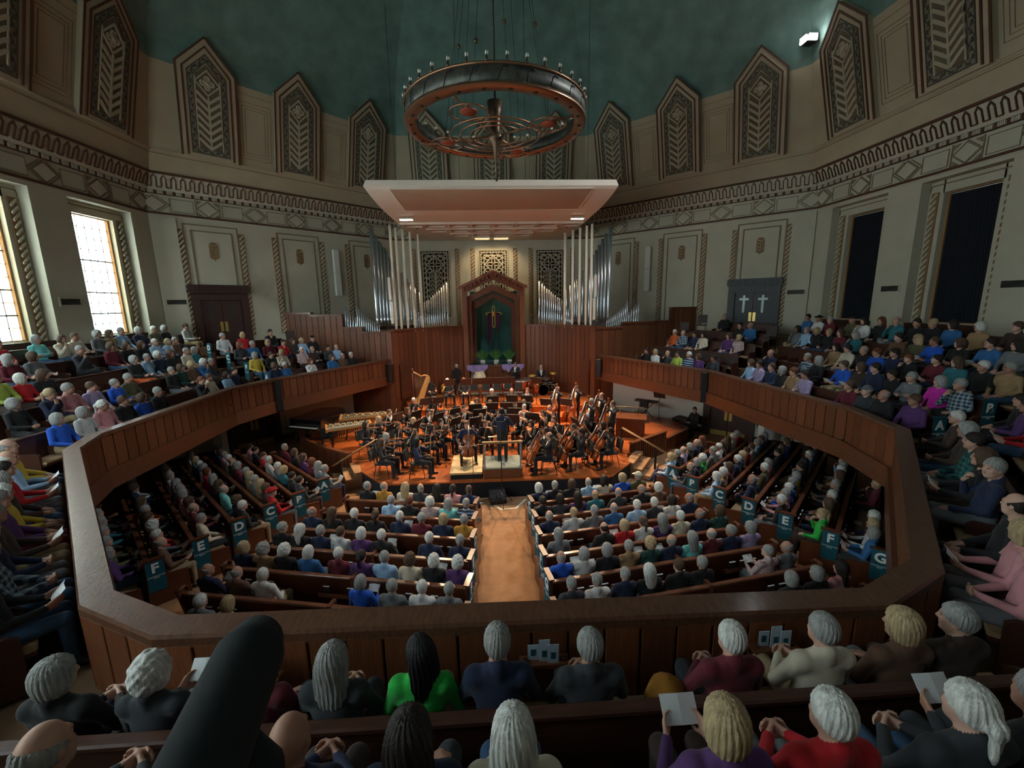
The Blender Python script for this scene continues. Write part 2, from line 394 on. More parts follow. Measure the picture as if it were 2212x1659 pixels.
# --- gallery doors on the diagonal walls
def double_door(n, face, s, z0, w, h, m, lintel=True, D=D0, crosses=True, kick=False):
    r = struct(empty('door_%d' % n)); MM = MF(face, D, z0, s)
    b = MB()
    for sg in (-1, 1): b.box(min(sg*w, sg*(w+.3)), max(sg*w, sg*(w+.3)), 0, h+.3, 0, .16)
    b.box(-w, w, h, h+.3, 0, .16)
    b.build('door_frame', m, r, MM)
    if lintel:
        b = MB(); b.bev(-w-.36, w+.36, 0, .28, 0, .36, .05, M=Matrix(((1,0,0,0),(0,0,1,h+.30),(0,1,0,0),(0,0,0,1))))
        for k in range(18): b.prism([(-w-.2+k*(2*w+.4)/18, h+.36), (-w-.2+(k+.8)*(2*w+.4)/18, h+.36), (-w-.2+(k+.4)*(2*w+.4)/18, h+.6)], .2, .31)
        b.build('door_lintel', m, r, MM)
    for sg in (-1, 1):
        b = MB(); x0, x1 = sorted((sg*.008, sg*w)); b.box(x0, x1, .01, h, .02, .07)
        lf = b.build('door_leaf', m, r, MM)
        c = sg*w*.5
        if crosses:
            b = MB(); b.prism([(c-.05, h*.57), (c, h*.54), (c+.05, h*.57), (c+.05, h*.83), (c+.19, h*.83), (c+.22, h*.855), (c+.19, h*.88), (c+.05, h*.88), (c+.05, h*.93), (c, h*.95), (c-.05, h*.93), (c-.05, h*.88), (c-.19, h*.88), (c-.22, h*.855), (c-.19, h*.83), (c-.05, h*.83)], .07, .08)
            k = b.build('cross_pane', M_doorglass if m is M_greydoor else M_lead, lf)
        b = MB(); x0, x1 = sorted((sg*.03, sg*.15)); b.box(x0, x1, h*.36, h*.56, .07, .085); b.build('push_plate', M_brass, lf)
        if kick:
            b = MB(); x0, x1 = sorted((sg*.03, sg*(w-.03))); b.box(x0, x1, .03, .25, .07, .08); b.build('kick_plate', M_brass, lf)
    return r
M_doorglass = mat('door_glass', (.35, .5, .42), .2)
double_door(1, 'back_left', -3.72, 4.05, .80, 2.2, M_dark)
double_door(2, 'back_right', 3.62, 4.05, .82, 2.15, M_greydoor)
# --- drum with pointed grille panels
DR = wall_root('drum'); SL = math.atan2(.91, 3.81); LEN = math.hypot(.91, 3.81)
b0 = MB(); W0, W1 = 13.54*TAN, 12.63*TAN
b0.prism([(-W0-.1, 0), (W0+.1, 0), (W1+.1, LEN), (-W1-.1, LEN)], -.3, 0); DRM = b0.mesh('drum_plaster')
b0 = MB()
t = .83/LEN; ww = W0+(W1-W0)*t
b0.box(-ww-.02, ww+.02, .78, .84, 0, .05); b0.box(-ww, ww, .84, .89, 0, .10); b0.box(-ww, ww, .70, .73, 0, .02, 1); DRL = b0.mesh('drum_ledge')
def shield_pts(w, y0, ys, ya, e=0): return [(-w, y0), (w, y0), (w, ys), (0, ya), (-w, ys)]
SH = MB(); P = shield_pts(1.0, 0, 3.2, 4.25); SH.prism(P, -.05, .20); SH_slab = SH.mesh('grille_panel')
b = MB(); b.ribbon([(-1.0, 0), (-1.0, 3.2), (0, 4.25), (1.0, 3.2), (1.0, 0)], .06, .03, closed=False); b.ribbon([(-.80, .05), (-.80, 3.10), (0, 3.95), (.80, 3.10), (.80, .05)], .055, .04, closed=False)
SH_edge = b.mesh('edge_moulding')
vb = [(-.56, .26), (.56, .26), (.56, 2.98), (0, 3.58), (-.56, 2.98)]
b = MB(); b.ribbon(vb, .20, .012)
SH_vine = b.mesh('vine_band')
b = MB()
for w_, a in ((.655, .03), (.455, .03)): b.ribbon([(-w_, .26-(w_-.56)), (w_, .26-(w_-.56)), (w_, 2.98+(w_-.56)*.45), (0, 3.58+(w_-.56)*1.25), (-w_, 2.98+(w_-.56)*.45)], a, .03)
# vine leaves
for (x0, y0), (x1, y1) in zip(vb, vb[1:]+vb[:1]):
    L = math.hypot(x1-x0, y1-y0); n = max(3, int(L/.2))
    for k in range(n):
        c = (k+.5)/n; cx, cy = x0+(x1-x0)*c, y0+(y1-y0)*c; sg = 1 if k % 2 else -1; nx, ny = -(y1-y0)/L, (x1-x0)/L; tx, ty = (x1-x0)/L, (y1-y0)/L
        q = [(cx+tx*.075+nx*sg*.00, cy+ty*.075), (cx+nx*sg*.06+tx*.02, cy+ny*sg*.06+ty*.02), (cx-tx*.06+nx*sg*.05, cy-ty*.06+ny*sg*.05), (cx-tx*.05-nx*sg*.015, cy-ty*.05-ny*sg*.015)]
        b.prism(q, .012, .03); b.tube([(cx-tx*.1-nx*sg*.07, cy-ty*.1-ny*sg*.07, .02), (cx+tx*.1+nx*sg*.07, cy+ty*.1+ny*sg*.07, .02)], .011, 4)
SH_lines = b.mesh('vine_leaves')
b = MB(); b.prism([(0, 0), (.030, .012), (.40, .33), (.40, .40), (.33, .40), (.0, .11)], 0, .06); b.prism([(.40, .13), (.43, .13), (.43, .30), (.40, .30)], 0, .05); SLAT = b.mesh('slat')
b = MB(); b.prism([(0, 0), (.030, .012), (.40, .33), (.40, .40), (.33, .40), (.0, .11)], 0, .06, M=Matrix.Diagonal((-1, 1, 1, 1)), flip=True); SLATm = b.mesh('slat')
b = MB(); b.box(-.03, .03, .36, 2.25, 0, .07)
for sg in (-1, 1): b.box(min(sg*.40, sg*.445), max(sg*.40, sg*.445), .36, 2.9, 0, .05)
SPINE = b.mesh('grille_spine')
b = MB(); q = [(-.42, 2.72), (0, 2.30), (.42, 2.72), (0, 3.16)]; b.ribbon(q, .05, .06)
for k in range(4):
    a = PI/4*0+k*PI/2; b.lathe([(.13, 0), (.10, .05), (.05, .05), (.06, .02)], 10, M=Matrix.Translation((.15*math.cos(a), 2.72+.15*math.sin(a), 0)))
b.lathe([(.08, 0), (.08, .06), (0, .07)], 10, M=Matrix.Translation((0, 2.72, 0))); ROSE = b.mesh('rosette')
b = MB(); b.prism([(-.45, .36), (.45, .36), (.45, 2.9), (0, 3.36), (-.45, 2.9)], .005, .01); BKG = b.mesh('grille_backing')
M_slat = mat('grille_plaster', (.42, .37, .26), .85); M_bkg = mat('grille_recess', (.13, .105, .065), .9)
for face in FACES:
    if face in ('rear', 'rear_left', 'rear_right'):
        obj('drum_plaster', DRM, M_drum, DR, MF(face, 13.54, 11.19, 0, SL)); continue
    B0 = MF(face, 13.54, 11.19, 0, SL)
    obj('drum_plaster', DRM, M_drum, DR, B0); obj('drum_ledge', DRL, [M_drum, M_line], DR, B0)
    for c in (-3.5, 0, 3.5):
        if (face == 'left' and c < 0) or (face == 'right' and c > 0 and False): continue
        B = B0 @ Matrix.Translation((c, .86, .0)); g = obj('grille_panel', SH_slab, M_drum, DR, B)
        Z = Matrix.Translation((0, 0, .20))
        obj('edge_moulding', SH_edge, M_brown, g, Z); obj('vine_band', SH_vine, M_vine, g, Z); obj('vine_leaves', SH_lines, mat('vine_paint', (.075, .055, .035), .8), g, Z)
        obj('grille_backing', BKG, M_bkg, g, Z); obj('grille_spine', SPINE, M_slat, g, Z); obj('rosette', ROSE, M_slat, g, Z)
        for k in range(7):
            y = .34+k*.275
            obj('slat', SLAT, M_slat, g, Z @ Matrix.Translation((.015, y, 0))); obj('slat', SLATm, M_slat, g, Z @ Matrix.Translation((-.015, y, 0)))
    for c in (-1.75, 1.75, -5.0, 5.0):
        if abs(c) > 4: continue
        b = MB()
        for e in (0, .13, .24): b.ribbon([(-.62+e, 1.2+e), (.62-e, 1.2+e), (.62-e, LEN-.55-e), (-.62+e, LEN-.55-e)], .016, .016)
        b.box(-.74, .74, LEN-.28, LEN-.265, 0, .012); b.build('panel_moulding', M_line, DR, B0 @ Matrix.Translation((c, 0, 0)))
# --- dome: an octagonal vault
b = MB(); NT = 14
for k in range(8):
    a0, a1 = PI/8+k*PI/4, PI/8+(k+1)*PI/4
    for i in range(NT):
        t0, t1 = PI/2*i/NT, PI/2*(i+1)/NT; q = []
        for t in (t0, t1):
            Dq = 12.63*math.cos(t)/math.cos(PI/8); z = 15.0+6.6*math.sin(t)
            q.append([(Dq*math.cos(a), Dq*math.sin(a), z) for a in (a0, a1)])
        b.add([q[0][0], q[0][1], q[1][1], q[1][0]], [(0, 1, 2, 3)] if i < NT-1 else [(0, 1, 2)])
bm = b.mesh('ceiling'); M_t = M_teal; o = struct(obj('ceiling', bm, M_teal))
# ================================================================== gallery, stage and pews
RAIL = [(-5.28, 8.07), (-8.39, 2.88), (-8.95, 1.2), (-8.79, -3.79), (-8.36, -4.76), (-4.03, -9.23), (-3.17, -9.62), (2.87, -9.74), (3.73, -9.36), (7.63, -5.26), (8.07, -3.58), (7.70, 2.23), (4.97, 7.97)]
def offset(pts, d):
    """open polyline pushed outwards (away from the hall's middle)"""
    P = [Vector(p) for p in pts]; out = []
    for i, p in enumerate(P):
        d1 = (P[i]-P[i-1]).normalized() if i else (P[1]-P[0]).normalized(); d2 = (P[i+1]-P[i]).normalized() if i < len(P)-1 else d1
        n1 = Vector((d1.y, -d1.x)); n2 = Vector((d2.y, -d2.x))      # list runs left far -> near -> right far; outwards is to the right of travel
        q = n1+n2; q = q/q.dot(n1); out.append(p+q*d)
    return [(p.x, p.y) for p in out]
ZG = 2.42; RISE = .368; PITCH = .88
g = struct(empty('floor_gallery'))
edges = [.10] + [.32+PITCH*(k+1) for k in range(5)] + [7.0]
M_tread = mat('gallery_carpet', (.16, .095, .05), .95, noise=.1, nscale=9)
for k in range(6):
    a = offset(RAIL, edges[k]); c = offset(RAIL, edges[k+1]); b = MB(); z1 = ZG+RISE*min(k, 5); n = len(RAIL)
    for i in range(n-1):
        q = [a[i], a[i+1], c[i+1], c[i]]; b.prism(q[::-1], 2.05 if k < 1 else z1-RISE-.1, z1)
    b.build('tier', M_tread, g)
# parapet: boards on both faces, band, cap
par = struct(empty('wall_parapet'))
def boards(p, q, z0, z1, off, par_, pitch=.30, th=.025, name='plank', m=None, gap=.010):
    """vertical boards along p-q, facing the side `off` pushes them to"""
    P, Q = Vector(p), Vector(q); L = (Q-P).length; n = max(1, round(L/pitch)); w = L/n; u = (Q-P)/L; ang = math.atan2(u.y, u.x)
    key = (name, round(w, 3), round(z1-z0, 3), gap, th)
    if key not in BOARD:
        b = MB(); b.bev(-w/2+gap, w/2-gap, 0, z1-z0, -th, th, .006, M=Matrix(((1,0,0,0),(0,0,1,0),(0,1,0,0),(0,0,0,1)))); BOARD[key] = b.mesh(name)
    for k in range(n):
        c = P+u*(w*(k+.5)); obj(name, BOARD[key], m or M_wood, par_, TR(c.x+u.y*off, c.y-u.x*off, z0, ang))
BOARD = {}
M_backing = mat('groove_shadow_wood', (.030, .011, .006), .7)
O1 = offset(RAIL, .06); O2 = offset(RAIL, .30)
for i in range(len(RAIL)-1):
    p, q = RAIL[i], RAIL[i+1]; o1, o2 = offset(RAIL, .05), offset(RAIL, .19)
    b = MB(); b.prism([o1[i+1], o1[i], o2[i], o2[i+1]], 2.10, 3.22); b.build('parapet_core', M_backing, par)
    boards(p, q, 2.47, 3.20, .045, par, .31)
    boards(o2[i], o2[i+1], 2.44, 3.20, .012, par, .31)
    e0 = offset(RAIL, -.045); b = MB(); b.prism([e0[i+1], e0[i], o1[i], o1[i+1]], 2.04, 2.47); b.build('fascia_board', M_woodh, par)
    c0, c1 = offset(RAIL, -.035), offset(RAIL, .225)
    b = MB(); P0, P1 = Vector((*c0[i], 0)), Vector((*c0[i+1], 0)); Q0, Q1 = Vector((*c1[i], 0)), Vector((*c1[i+1], 0))
    prof = [(0, 3.21), (0, 3.27), (.06, 3.30), (.94, 3.30), (1, 3.27), (1, 3.19), (.93, 3.15), (.93, 3.20)]
    v = []
    for A, B in ((P0, Q0), (P1, Q1)):
        for t, z in prof: w = A.lerp(B, t); v.append((w.x, w.y, z))
    n = len(prof); b.add(v, [(j, (j+1) % n, n+(j+1) % n, n+j) for j in range(n)] + [tuple(range(n)), tuple(range(2*n-1, n-1, -1))])
    b.build('cap_rail', M_railtop, par)
# black column loudspeakers on the parapet
def col_speaker(x, y, z0, z1, rz, lab, grp='column loudspeakers'):
    b = MB(); b.bev(-.11, .11, -.10, .10, z0, z1, .02); r = empty('column_loudspeaker', (x, y, 0), rz)
    b.build('cabinet', M_blkm, r); b = MB()
    n = max(3, int((z1-z0)/.16))
    for k in range(n): b.box(-.085, .085, -.115, -.10, z0+.04+k*(z1-z0-.06)/n, z0+.02+(k+1)*(z1-z0-.06)/n)
    b.build('grille_cloth', M_black, r); return tag(r, lab, 'loudspeaker', grp)
col_speaker(-8.29, 2.88, 2.06, 3.22, -1.05, 'tall black column loudspeaker at the bend of the left gallery front')
col_speaker(7.63, 2.33, 2.06, 3.22, 1.1, 'tall black column loudspeaker at the bend of the right gallery front')
col_speaker(-5.32, 7.72, 2.2, 3.1, -1.05, 'short black loudspeaker where left gallery front meets the organ screen')
col_speaker(4.98, 7.62, 2.2, 3.1, 1.1, 'short black loudspeaker where right gallery front meets the organ screen')
# lower walls, pillars and doors under the gallery
def seg_wall(name, p, q, z0, z1, m, th=.12, kind=True, parent=None):
    P, Q = Vector(p), Vector(q); u = (Q-P).normalized(); n = Vector((-u.y, u.x)); b = MB()
    b.prism([(P.x, P.y), (Q.x, Q.y), (Q.x+n.x*th, Q.y+n.y*th), (P.x+n.x*th, P.y+n.y*th)], z0, z1); o = b.build(name, m, parent)
    return struct(o) if parent is None else o
M_lowcream = mat('lower_wall_paint', (.52, .50, .42), .8)
lw = struct(empty('wall_under_gallery'))
def ld(D, y): return (y-D*2**.5, y)
def rd(D, y): return (D*2**.5-y, y)
for p, q in ((ld(11.2, 1.0), ld(11.2, 8.9)), (rd(9.95, 9.2), rd(9.95, 1.6)), ((-13.3, -7), (-13.3, 2.6)), ((12.3, 1.8), (12.3, -7)), ((-7.5, -12.6), (7.5, -12.6)), ((-13.3, -6.8), (-7.3, -12.6)), ((7.3, -12.6), (12.3, -7.0))):
    seg_wall('lower_wall', p, q, 0, 2.6, M_lowcream, .15, parent=lw)
    seg_wall('skirting_board', (p[0], p[1]), (q[0], q[1]), 0, .22, M_dark, -.03, parent=lw)
for x, y in ((10.15, 2.25), (-10.9, 3.3)):
    b = MB(); b.bev(-.17, .17, -.17, .17, 0, 2.2, .02); struct(b.build('trim_%d' % (1 if x > 0 else 2), M_white, None, TR(x, y, 0)))
double_door(3, 'back_left', -3.85, 0, .72, 2.02, M_dark, lintel=False, D=11.2, crosses=False, kick=True)
double_door(4, 'back_right', 3.95, 0, .72, 2.02, M_dark, lintel=False, D=9.95, crosses=False, kick=True)
# ---- stage platform
SL_ = [(-9.1, 6.4), (-8.6, 4.75), (-7.75, 3.25), (-6.4, 1.95), (-4.95, 1.0)]
SR_ = [(4.35, 1.15), (6.35, 2.55), (7.79, 3.74), (7.75, 5.4)]
FRONT = [(-4.72, .42), (-3.73, -.70), (3.22, -.74), (4.17, .32)]
poly = SL_ + FRONT + SR_ + [(5.2, 8.3), (1.7, 11.2), (-1.75, 11.2), (-5.2, 8.3), (-7.4, 8.9)]
st = struct(empty('floor_stage'))
b = MB(); b.prism(poly, 0, .55); b.build('stage_platform', mat('stage_base', (.30, .075, .018), .35, noise=.2, nscale=3, stretch=(3, 12, 1), coat=.3), st)
b = MB(); nT = 1.0; b.box(.004, nT-.004, .004, nT-.004, 0, .012); TILE = b.mesh('parquet_panel')
def inside(x, y, poly):
    c = False; n = len(poly)
    for i in range(n):
        (x0, y0), (x1, y1) = poly[i], poly[i-1]
        if (y0 > y) != (y1 > y) and x < (x1-x0)*(y-y0)/(y1-y0)+x0: c = not c
    return c
for i in range(-9, 9):
    for j in range(0, 6):
        x, y = i*nT-.25, -.70+j*nT
        if all(inside(x+a, y+c, poly) for a in (.02, nT-.02) for c in (.02, nT-.02)):
            k = (i+j) % 2; obj('parquet_panel', TILE, M_stage, st, TR(x+(nT if k else 0), y, .549, PI/2*k))
b = MB()
for p, q in zip(FRONT, FRONT[1:]):
    P, Q = Vector(p), Vector(q); u = (Q-P).normalized(); n = Vector((u.y, -u.x))
    b.prism([(P.x, P.y), (P.x+n.x*.03, P.y+n.y*.03), (Q.x+n.x*.03, Q.y+n.y*.03), (Q.x, Q.y)], 0, .52)
b.build('stage_skirt', M_black, st)
b = MB()
for p, q in zip(FRONT, FRONT[1:]):
    P, Q = Vector(p), Vector(q); u = (Q-P).normalized(); n = Vector((u.y, -u.x))
    b.prism([(P.x, P.y), (P.x+n.x*.05, P.y+n.y*.05), (Q.x+n.x*.05, Q.y+n.y*.05), (Q.x, Q.y)], .52, .565)
b.build('stage_nosing', M_stage, st)
def slat_wall(pts, z0, z1, cap, nm):
    r = struct(empty(nm))
    for p, q in zip(pts, pts[1:]):
        P, Q = Vector(p), Vector(q); u = (Q-P).normalized(); n = Vector((u.y, -u.x)); L = (Q-P).length
        b = MB(); b.prism([(P.x, P.y), (Q.x, Q.y), (Q.x-n.x*.08, Q.y-n.y*.08), (P.x-n.x*.08, P.y-n.y*.08)], z0, z1); b.build('low_wall_core', M_wood, r)
        b = MB(); b.prism([(P.x+n.x*.05, P.y+n.y*.05), (Q.x+n.x*.05, Q.y+n.y*.05), (Q.x-n.x*.1, Q.y-n.y*.1), (P.x-n.x*.1, P.y-n.y*.1)], z1, z1+.05); b.build('cap_rail', M_woodh, r)
        k = max(2, int(L/.11)); key = ('sl', round(z1-z0, 2))
        if key not in BOARD:
            b = MB(); b.box(-.02, .02, -.02, .02, 0, z1-z0-.14); BOARD[key] = b.mesh('slat')
        for i in range(k):
            c = P+u*(L*(i+.5)/k)+n*.012; obj('slat', BOARD[key], M_wood, r, TR(c.x, c.y, z0+.1, math.atan2(u.y, u.x)))
    return r
import itertools
def smooth_pts(pts, n=4):
    out = []
    for i in range(len(pts)-1):
        p0 = Vector(pts[max(i-1, 0)]); p1 = Vector(pts[i]); p2 = Vector(pts[i+1]); p3 = Vector(pts[min(i+2, len(pts)-1)])
        for k in range(n):
            t = k/n; q = .5*((2*p1)+(p2-p0)*t+(2*p0-5*p1+4*p2-p3)*t*t+(-p0+3*p1-3*p2+p3)*t**3); out.append((q.x, q.y))
    return out+[pts[-1]]
slat_wall(smooth_pts([(-9.1, 6.4), (-8.6, 4.75), (-7.75, 3.25), (-6.4, 1.95), (-5.35, 1.22)]), 0, .86, 1, 'wall_stage_left')
slat_wall([(4.55, 1.28), (6.35, 2.52)], 0, .86, 1, 'wall_stage_right')
slat_wall([(6.42, 2.58), (7.81, 3.74), (7.78, 5.4)], 0, .56, 1, 'wall_side_platform')
# risers at the back of the stage
b = MB(); b.prism([(-4.0, 5.4), (4.3, 5.4), (4.9, 7.2), (5.0, 8.4), (1.7, 11.2), (-1.75, 11.2), (-4.9, 8.4), (-4.6, 7.2)], .5, .80); o = b.build('riser', M_stage, st)
b = MB(); b.prism([(-4.2, 6.7), (-3.9, 6.4), (3.9, 6.4), (4.6, 7.6), (4.8, 8.5), (1.7, 11.2), (-1.75, 11.2), (-4.8, 8.5)], .75, 1.06); o = b.build('riser', M_stage, st)
# steps at both stage corners
def steps(x, y, rz, nm):
    r = struct(empty(nm, (x, y, 0), rz))
    for k in range(3):
        b = MB(); b.box(-.65, .65, -.28*(3-k), -.28*(2-k)+.02, 0, .18*(k+1)); b.build('step', M_carpet, r)
    return r
steps(-4.95, .98, -1.02-.1, 'trim_3'); steps(4.42, .95, .98, 'trim_4')
def handrail(P, Q, lab):
    r = empty('handrail', (P[0], P[1], 0)); d = (Q[0]-P[0], Q[1]-P[1])
    b = MB(); b.tube([(-d[0]*.25, -d[1]*.25, P[2]-.12), (d[0], d[1], Q[2])], .022); b.tube([(-d[0]*.25+.05, -d[1]*.25+.05, P[2]-.12), (d[0]+.05, d[1]+.05, Q[2])], .022); b.build('rail_bar', M_oakf, r)
    for c in (P, Q):
        b = MB(); b.box(c[0]-P[0]-.03, c[0]-P[0]+.03, c[1]-P[1]-.03, c[1]-P[1]+.03, 0, c[2]); b.build('post', M_blkm, r)
    return tag(r, lab, 'handrail', 'stage stair handrails')
handrail((-5.35, .35, .95), (-4.35, .95, 1.45), 'wooden handrail on black posts beside the left stage steps')
handrail((5.15, .55, .95), (4.2, 1.35, 1.45), 'wooden handrail on black posts beside the right stage steps')
# ---- organ screens: panelled walls either side of the arch
def panel_screen(nm, pts, tops, pitch=.3):
    r = struct(empty(nm))
    for (p, q), top in zip(zip(pts, pts[1:]), tops):
        seg_wall('screen_core', p, q, 0, top-.02, M_backing, .1 if True else 0, parent=r)
        boards(p, q, 0, top, .0, r, pitch)
        P, Q = Vector(p), Vector(q); u = (Q-P).normalized(); n = Vector((u.y, -u.x)); b = MB()
        b.prism([(P.x+n.x*.10, P.y+n.y*.10), (Q.x+n.x*.10, Q.y+n.y*.10), (Q.x-n.x*.16, Q.y-n.y*.16), (P.x-n.x*.16, P.y-n.y*.16)], top, top+.10); b.build('cap_rail', M_woodh, r)
    return r
arcL = smooth_pts([(-5.15, 7.95), (-4.2, 9.2), (-3.1, 10.25), (-1.85, 10.95)], 3)
panel_screen('wall_organ_left', arcL, [4.62]*20); panel_screen('wall_organ_right', [(-x+.0-.28, y) for x, y in arcL[::-1]], [4.62]*20)
pl = [(-10.7, 9.15), (-9.2, 8.85), (-7.6, 8.5), (-6.6, 8.3), (-5.15, 7.95)]
panel_screen('wall_partition_left', pl, [5.52, 5.4, 4.78, 4.55], .33)
pr = [(4.87, 7.95), (6.3, 8.3), (7.4, 8.5), (9.0, 8.85), (10.5, 9.15)]
panel_screen('wall_partition_right', pr, [4.55, 4.78, 4.78, 5.45], .33)
for sg, y0, nm in ((-1, 0, 'L'), (1, -.28, 'R')):
    b = MB(); x = sg*4.75+(0 if sg < 0 else -.28)
    Mv = TR(x, 8.42 if sg < 0 else 8.42, 0, -sg*.92)
    b.box(-.32, .32, -.10, -.05, 1.2, 3.0, 0)
    for k in range(15): b.box(-.27, .27, -.13, -.09, 1.3+k*.11, 1.36+k*.11, 1)
    struct(b.build('trim_%d' % (5 if sg < 0 else 6), [M_wood, M_woodh], None, Mv))
# low chancel parapet across the arch
panel_screen('wall_chancel', [(-1.85, 10.95), (1.57, 10.95)], [2.36], .3)
# ---- the arch with its baptistry
AX = -.14; Y0 = 11.15
r = struct(empty('wall_arch'))
def arch_ring(w0, zs0, za0, w1, zs1, za1, y0, y1, m, nm):
    out = [(AX-w0, 1.0), (AX-w0, zs0), (AX, za0), (AX+w0, zs0), (AX+w0, 1.0)]; inn = [(AX-w1, 1.0), (AX-w1, zs1), (AX, za1), (AX+w1, zs1), (AX+w1, 1.0)]
    b = MB(); MM = Matrix(((1,0,0,0),(0,0,-1,0),(0,1,0,0),(0,0,0,1)))
    for i in range(4): b.prism([out[i], out[i+1], inn[i+1], inn[i]], -y1, -y0, 0, MM)
    return b.build(nm, m, r)
arch_ring(1.72, 6.75, 7.58, 1.45, 6.55, 7.2, Y0-.35, Y0+.3, M_wood, 'arch_frame')
arch_ring(1.45, 6.3, 6.95, 1.22, 6.05, 6.6, Y0+.05, Y0+.9, M_wood, 'arch_jamb')
arch_ring(1.22, 5.95, 6.5, 1.02, 5.62, 6.22, Y0+.75, Y0+1.3, M_woodh, 'arch_inner_frame')
b = MB(); MM = Matrix(((1,0,0,0),(0,0,-1,0),(0,1,0,0),(0,0,0,1)))
for sg in (-1, 1): b.prism([(AX, 7.52), (AX+sg*1.78, 6.70), (AX+sg*1.86, 6.70), (AX+sg*1.86, 6.86), (AX+sg*1.78, 6.86), (AX, 7.68)][::sg], -(Y0-.28), -(Y0-.55), 0, MM)
for k in range(8):
    for sg in (-1, 1):
        t = (k+.5)/8; b.box(AX+sg*1.75*t-.07, AX+sg*1.75*t+.07, Y0-.6, Y0-.5, 7.36-.8*t, 7.50-.8*t)
b.build('arch_cornice', M_wood, r)
b = MB(); b.box(AX-1.3, AX+1.3, 13.2, 13.3, 1.0, 6.6); b.box(AX-1.35, AX-1.22, Y0+1.2, 13.3, 1.0, 6.6); b.box(AX+1.22, AX+1.35, Y0+1.2, 13.3, 1.0, 6.6); b.build('teal_backdrop', M_tealwall, r)
b = MB(); b.box(AX-1.25, AX+1.25, Y0+.2, Y0+.3, 2.0, 2.55); b.box(AX-1.05, AX+1.05, Y0+1.0, 13.2, 2.2, 2.45); b.build('baptistry_front', M_tealwall, r)
# ---- organ chamber grilles on the back wall
def back_grille(s, nm):
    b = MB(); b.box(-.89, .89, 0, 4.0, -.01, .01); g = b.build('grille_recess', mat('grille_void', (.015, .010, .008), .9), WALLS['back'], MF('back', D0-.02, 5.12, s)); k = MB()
    def rb(pts, w=.055, closed=True): k.ribbon(pts, w, .06, closed, 0)
    for e in (.03, .15): rb([(-.89+e, e), (.89-e, e), (.89-e, 4.0-e), (-.89+e, 4.0-e)], .045)
    e = .33; rb([(-.89+e, e), (.89-e, e), (.89-e, 4-e), (-.89+e, 4-e)], .05)
    for j in range(26):
        y = .15+j*3.7/26
        for sg in (-1, 1): k.tube([(sg*.74, y, .03), (sg*.56, y+(.12 if j % 2 else -.02), .03)], .018, 4); k.box(sg*.80-.06, sg*.80+.06, y-.012, y+.012, 0, .05)
    for j in range(9):
        x = -.72+j*.18; k.tube([(x, 3.85, .03), (x+(.1 if j % 2 else -.05), 3.67, .03)], .018, 4); k.box(x-.012, x+.012, 3.84, 3.98, 0, .05)
    cy = 3.15
    rb([(-.52, cy), (0, cy-.5), (.52, cy), (0, cy+.5)], .06)
    for a in range(4):
        c, s_ = math.cos(a*PI/2), math.sin(a*PI/2); q = []
        for t in range(13): an = PI*2*t/12; u_, v_ = .20+.16*math.cos(an), .10*math.sin(an); q.append((c*u_-s_*v_, cy+s_*u_+c*v_))
        rb(q[:-1], .045)
        an = a*PI/2+PI/4; q = [(.5*math.cos(an)*1.0+.15*math.cos(t*PI/4+an)*1.0, cy+.5*math.sin(an)+.11*math.sin(t*PI/4+an)) for t in range(8)]; rb(q, .045)
    rb([(0, .34), (0, 2.62)], .07, False)
    for j in range(9):
        y = .35+j*.25
        for sg in (-1, 1): rb([(0, y), (sg*.30, y+.28), (sg*.30, y+.36), (sg*.24, y+.38), (0, y+.14)][::sg], .035, False)
    for sg in (-1, 1):
        rb([(sg*.38, .34), (sg*.38, 2.65)], .035, False)
        for j in range(6): rb([(sg*.47+.05*math.cos(t*PI/3), .55+j*.36+.07*math.sin(t*PI/3)) for t in range(6)], .03)
    k.lathe([(.09, 0), (.09, .07), (0, .09)], 10, 1, M=Matrix.Translation((0, cy, 0)))
    k.build('lattice', [M_slat2, M_gold], g, Matrix.Translation((0, 0, .01)))
M_slat2 = mat('lattice_plaster', (.50, .46, .34), .85)
for s in (-3.60, -.05, 3.45): back_grille(s, '')
# ---- canopy (acoustic reflector)
can = empty('acoustic_canopy', (0, 0, 0)); tag(can, 'curved cream reflector canopy with coffers hung over the stage', 'canopy')
CW = 4.55; CX = -.13
def canopy_sec(t):
    # t 0..1 along the soffit from the back wall to the lip: returns y, z, half width
    if t < .62: u = t/.62; return 13.95-u*6.6, 9.66+.10*u, CW
    u = (t-.62)/.38; a = u*PI/2*.92; return 7.35-2.7*math.sin(a), 9.76+.72*(1-math.cos(a)), CW+.42*u**1.5
NT_ = 26; b = MB(); v = []; hole_f = []
secs = [canopy_sec(i/NT_) for i in range(NT_+1)]
for y, z, w in secs: v += [(CX-w, y, z), (CX+w, y, z), (CX-w*.98, y+.02, z+.22), (CX+w*.98, y+.02, z+.22)]
f = []
for i in range(NT_):
    a = i*4; c = a+4; f += [(a, a+1, c+1, c), (a+2, c+2, c+3, a+3), (a, c, c+2, a+2), (a+1, a+3, c+3, c+1)]
f += [(0, 2, 3, 1), (NT_*4, NT_*4+1, NT_*4+3, NT_*4+2)]
b.add(v, f, smooth=False); b.build('reflector_shell', M_canopy, can)
# inset tan panel on the lip
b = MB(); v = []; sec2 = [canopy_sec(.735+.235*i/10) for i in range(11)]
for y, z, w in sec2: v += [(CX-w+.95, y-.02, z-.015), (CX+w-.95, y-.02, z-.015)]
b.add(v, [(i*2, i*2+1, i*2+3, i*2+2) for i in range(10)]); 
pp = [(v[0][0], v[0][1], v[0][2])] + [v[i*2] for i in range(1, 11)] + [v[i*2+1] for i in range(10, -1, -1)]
b.tube(pp, .02, 5, 1, closed=True); b.build('lip_panel', [M_canopyp, M_canopy], can)
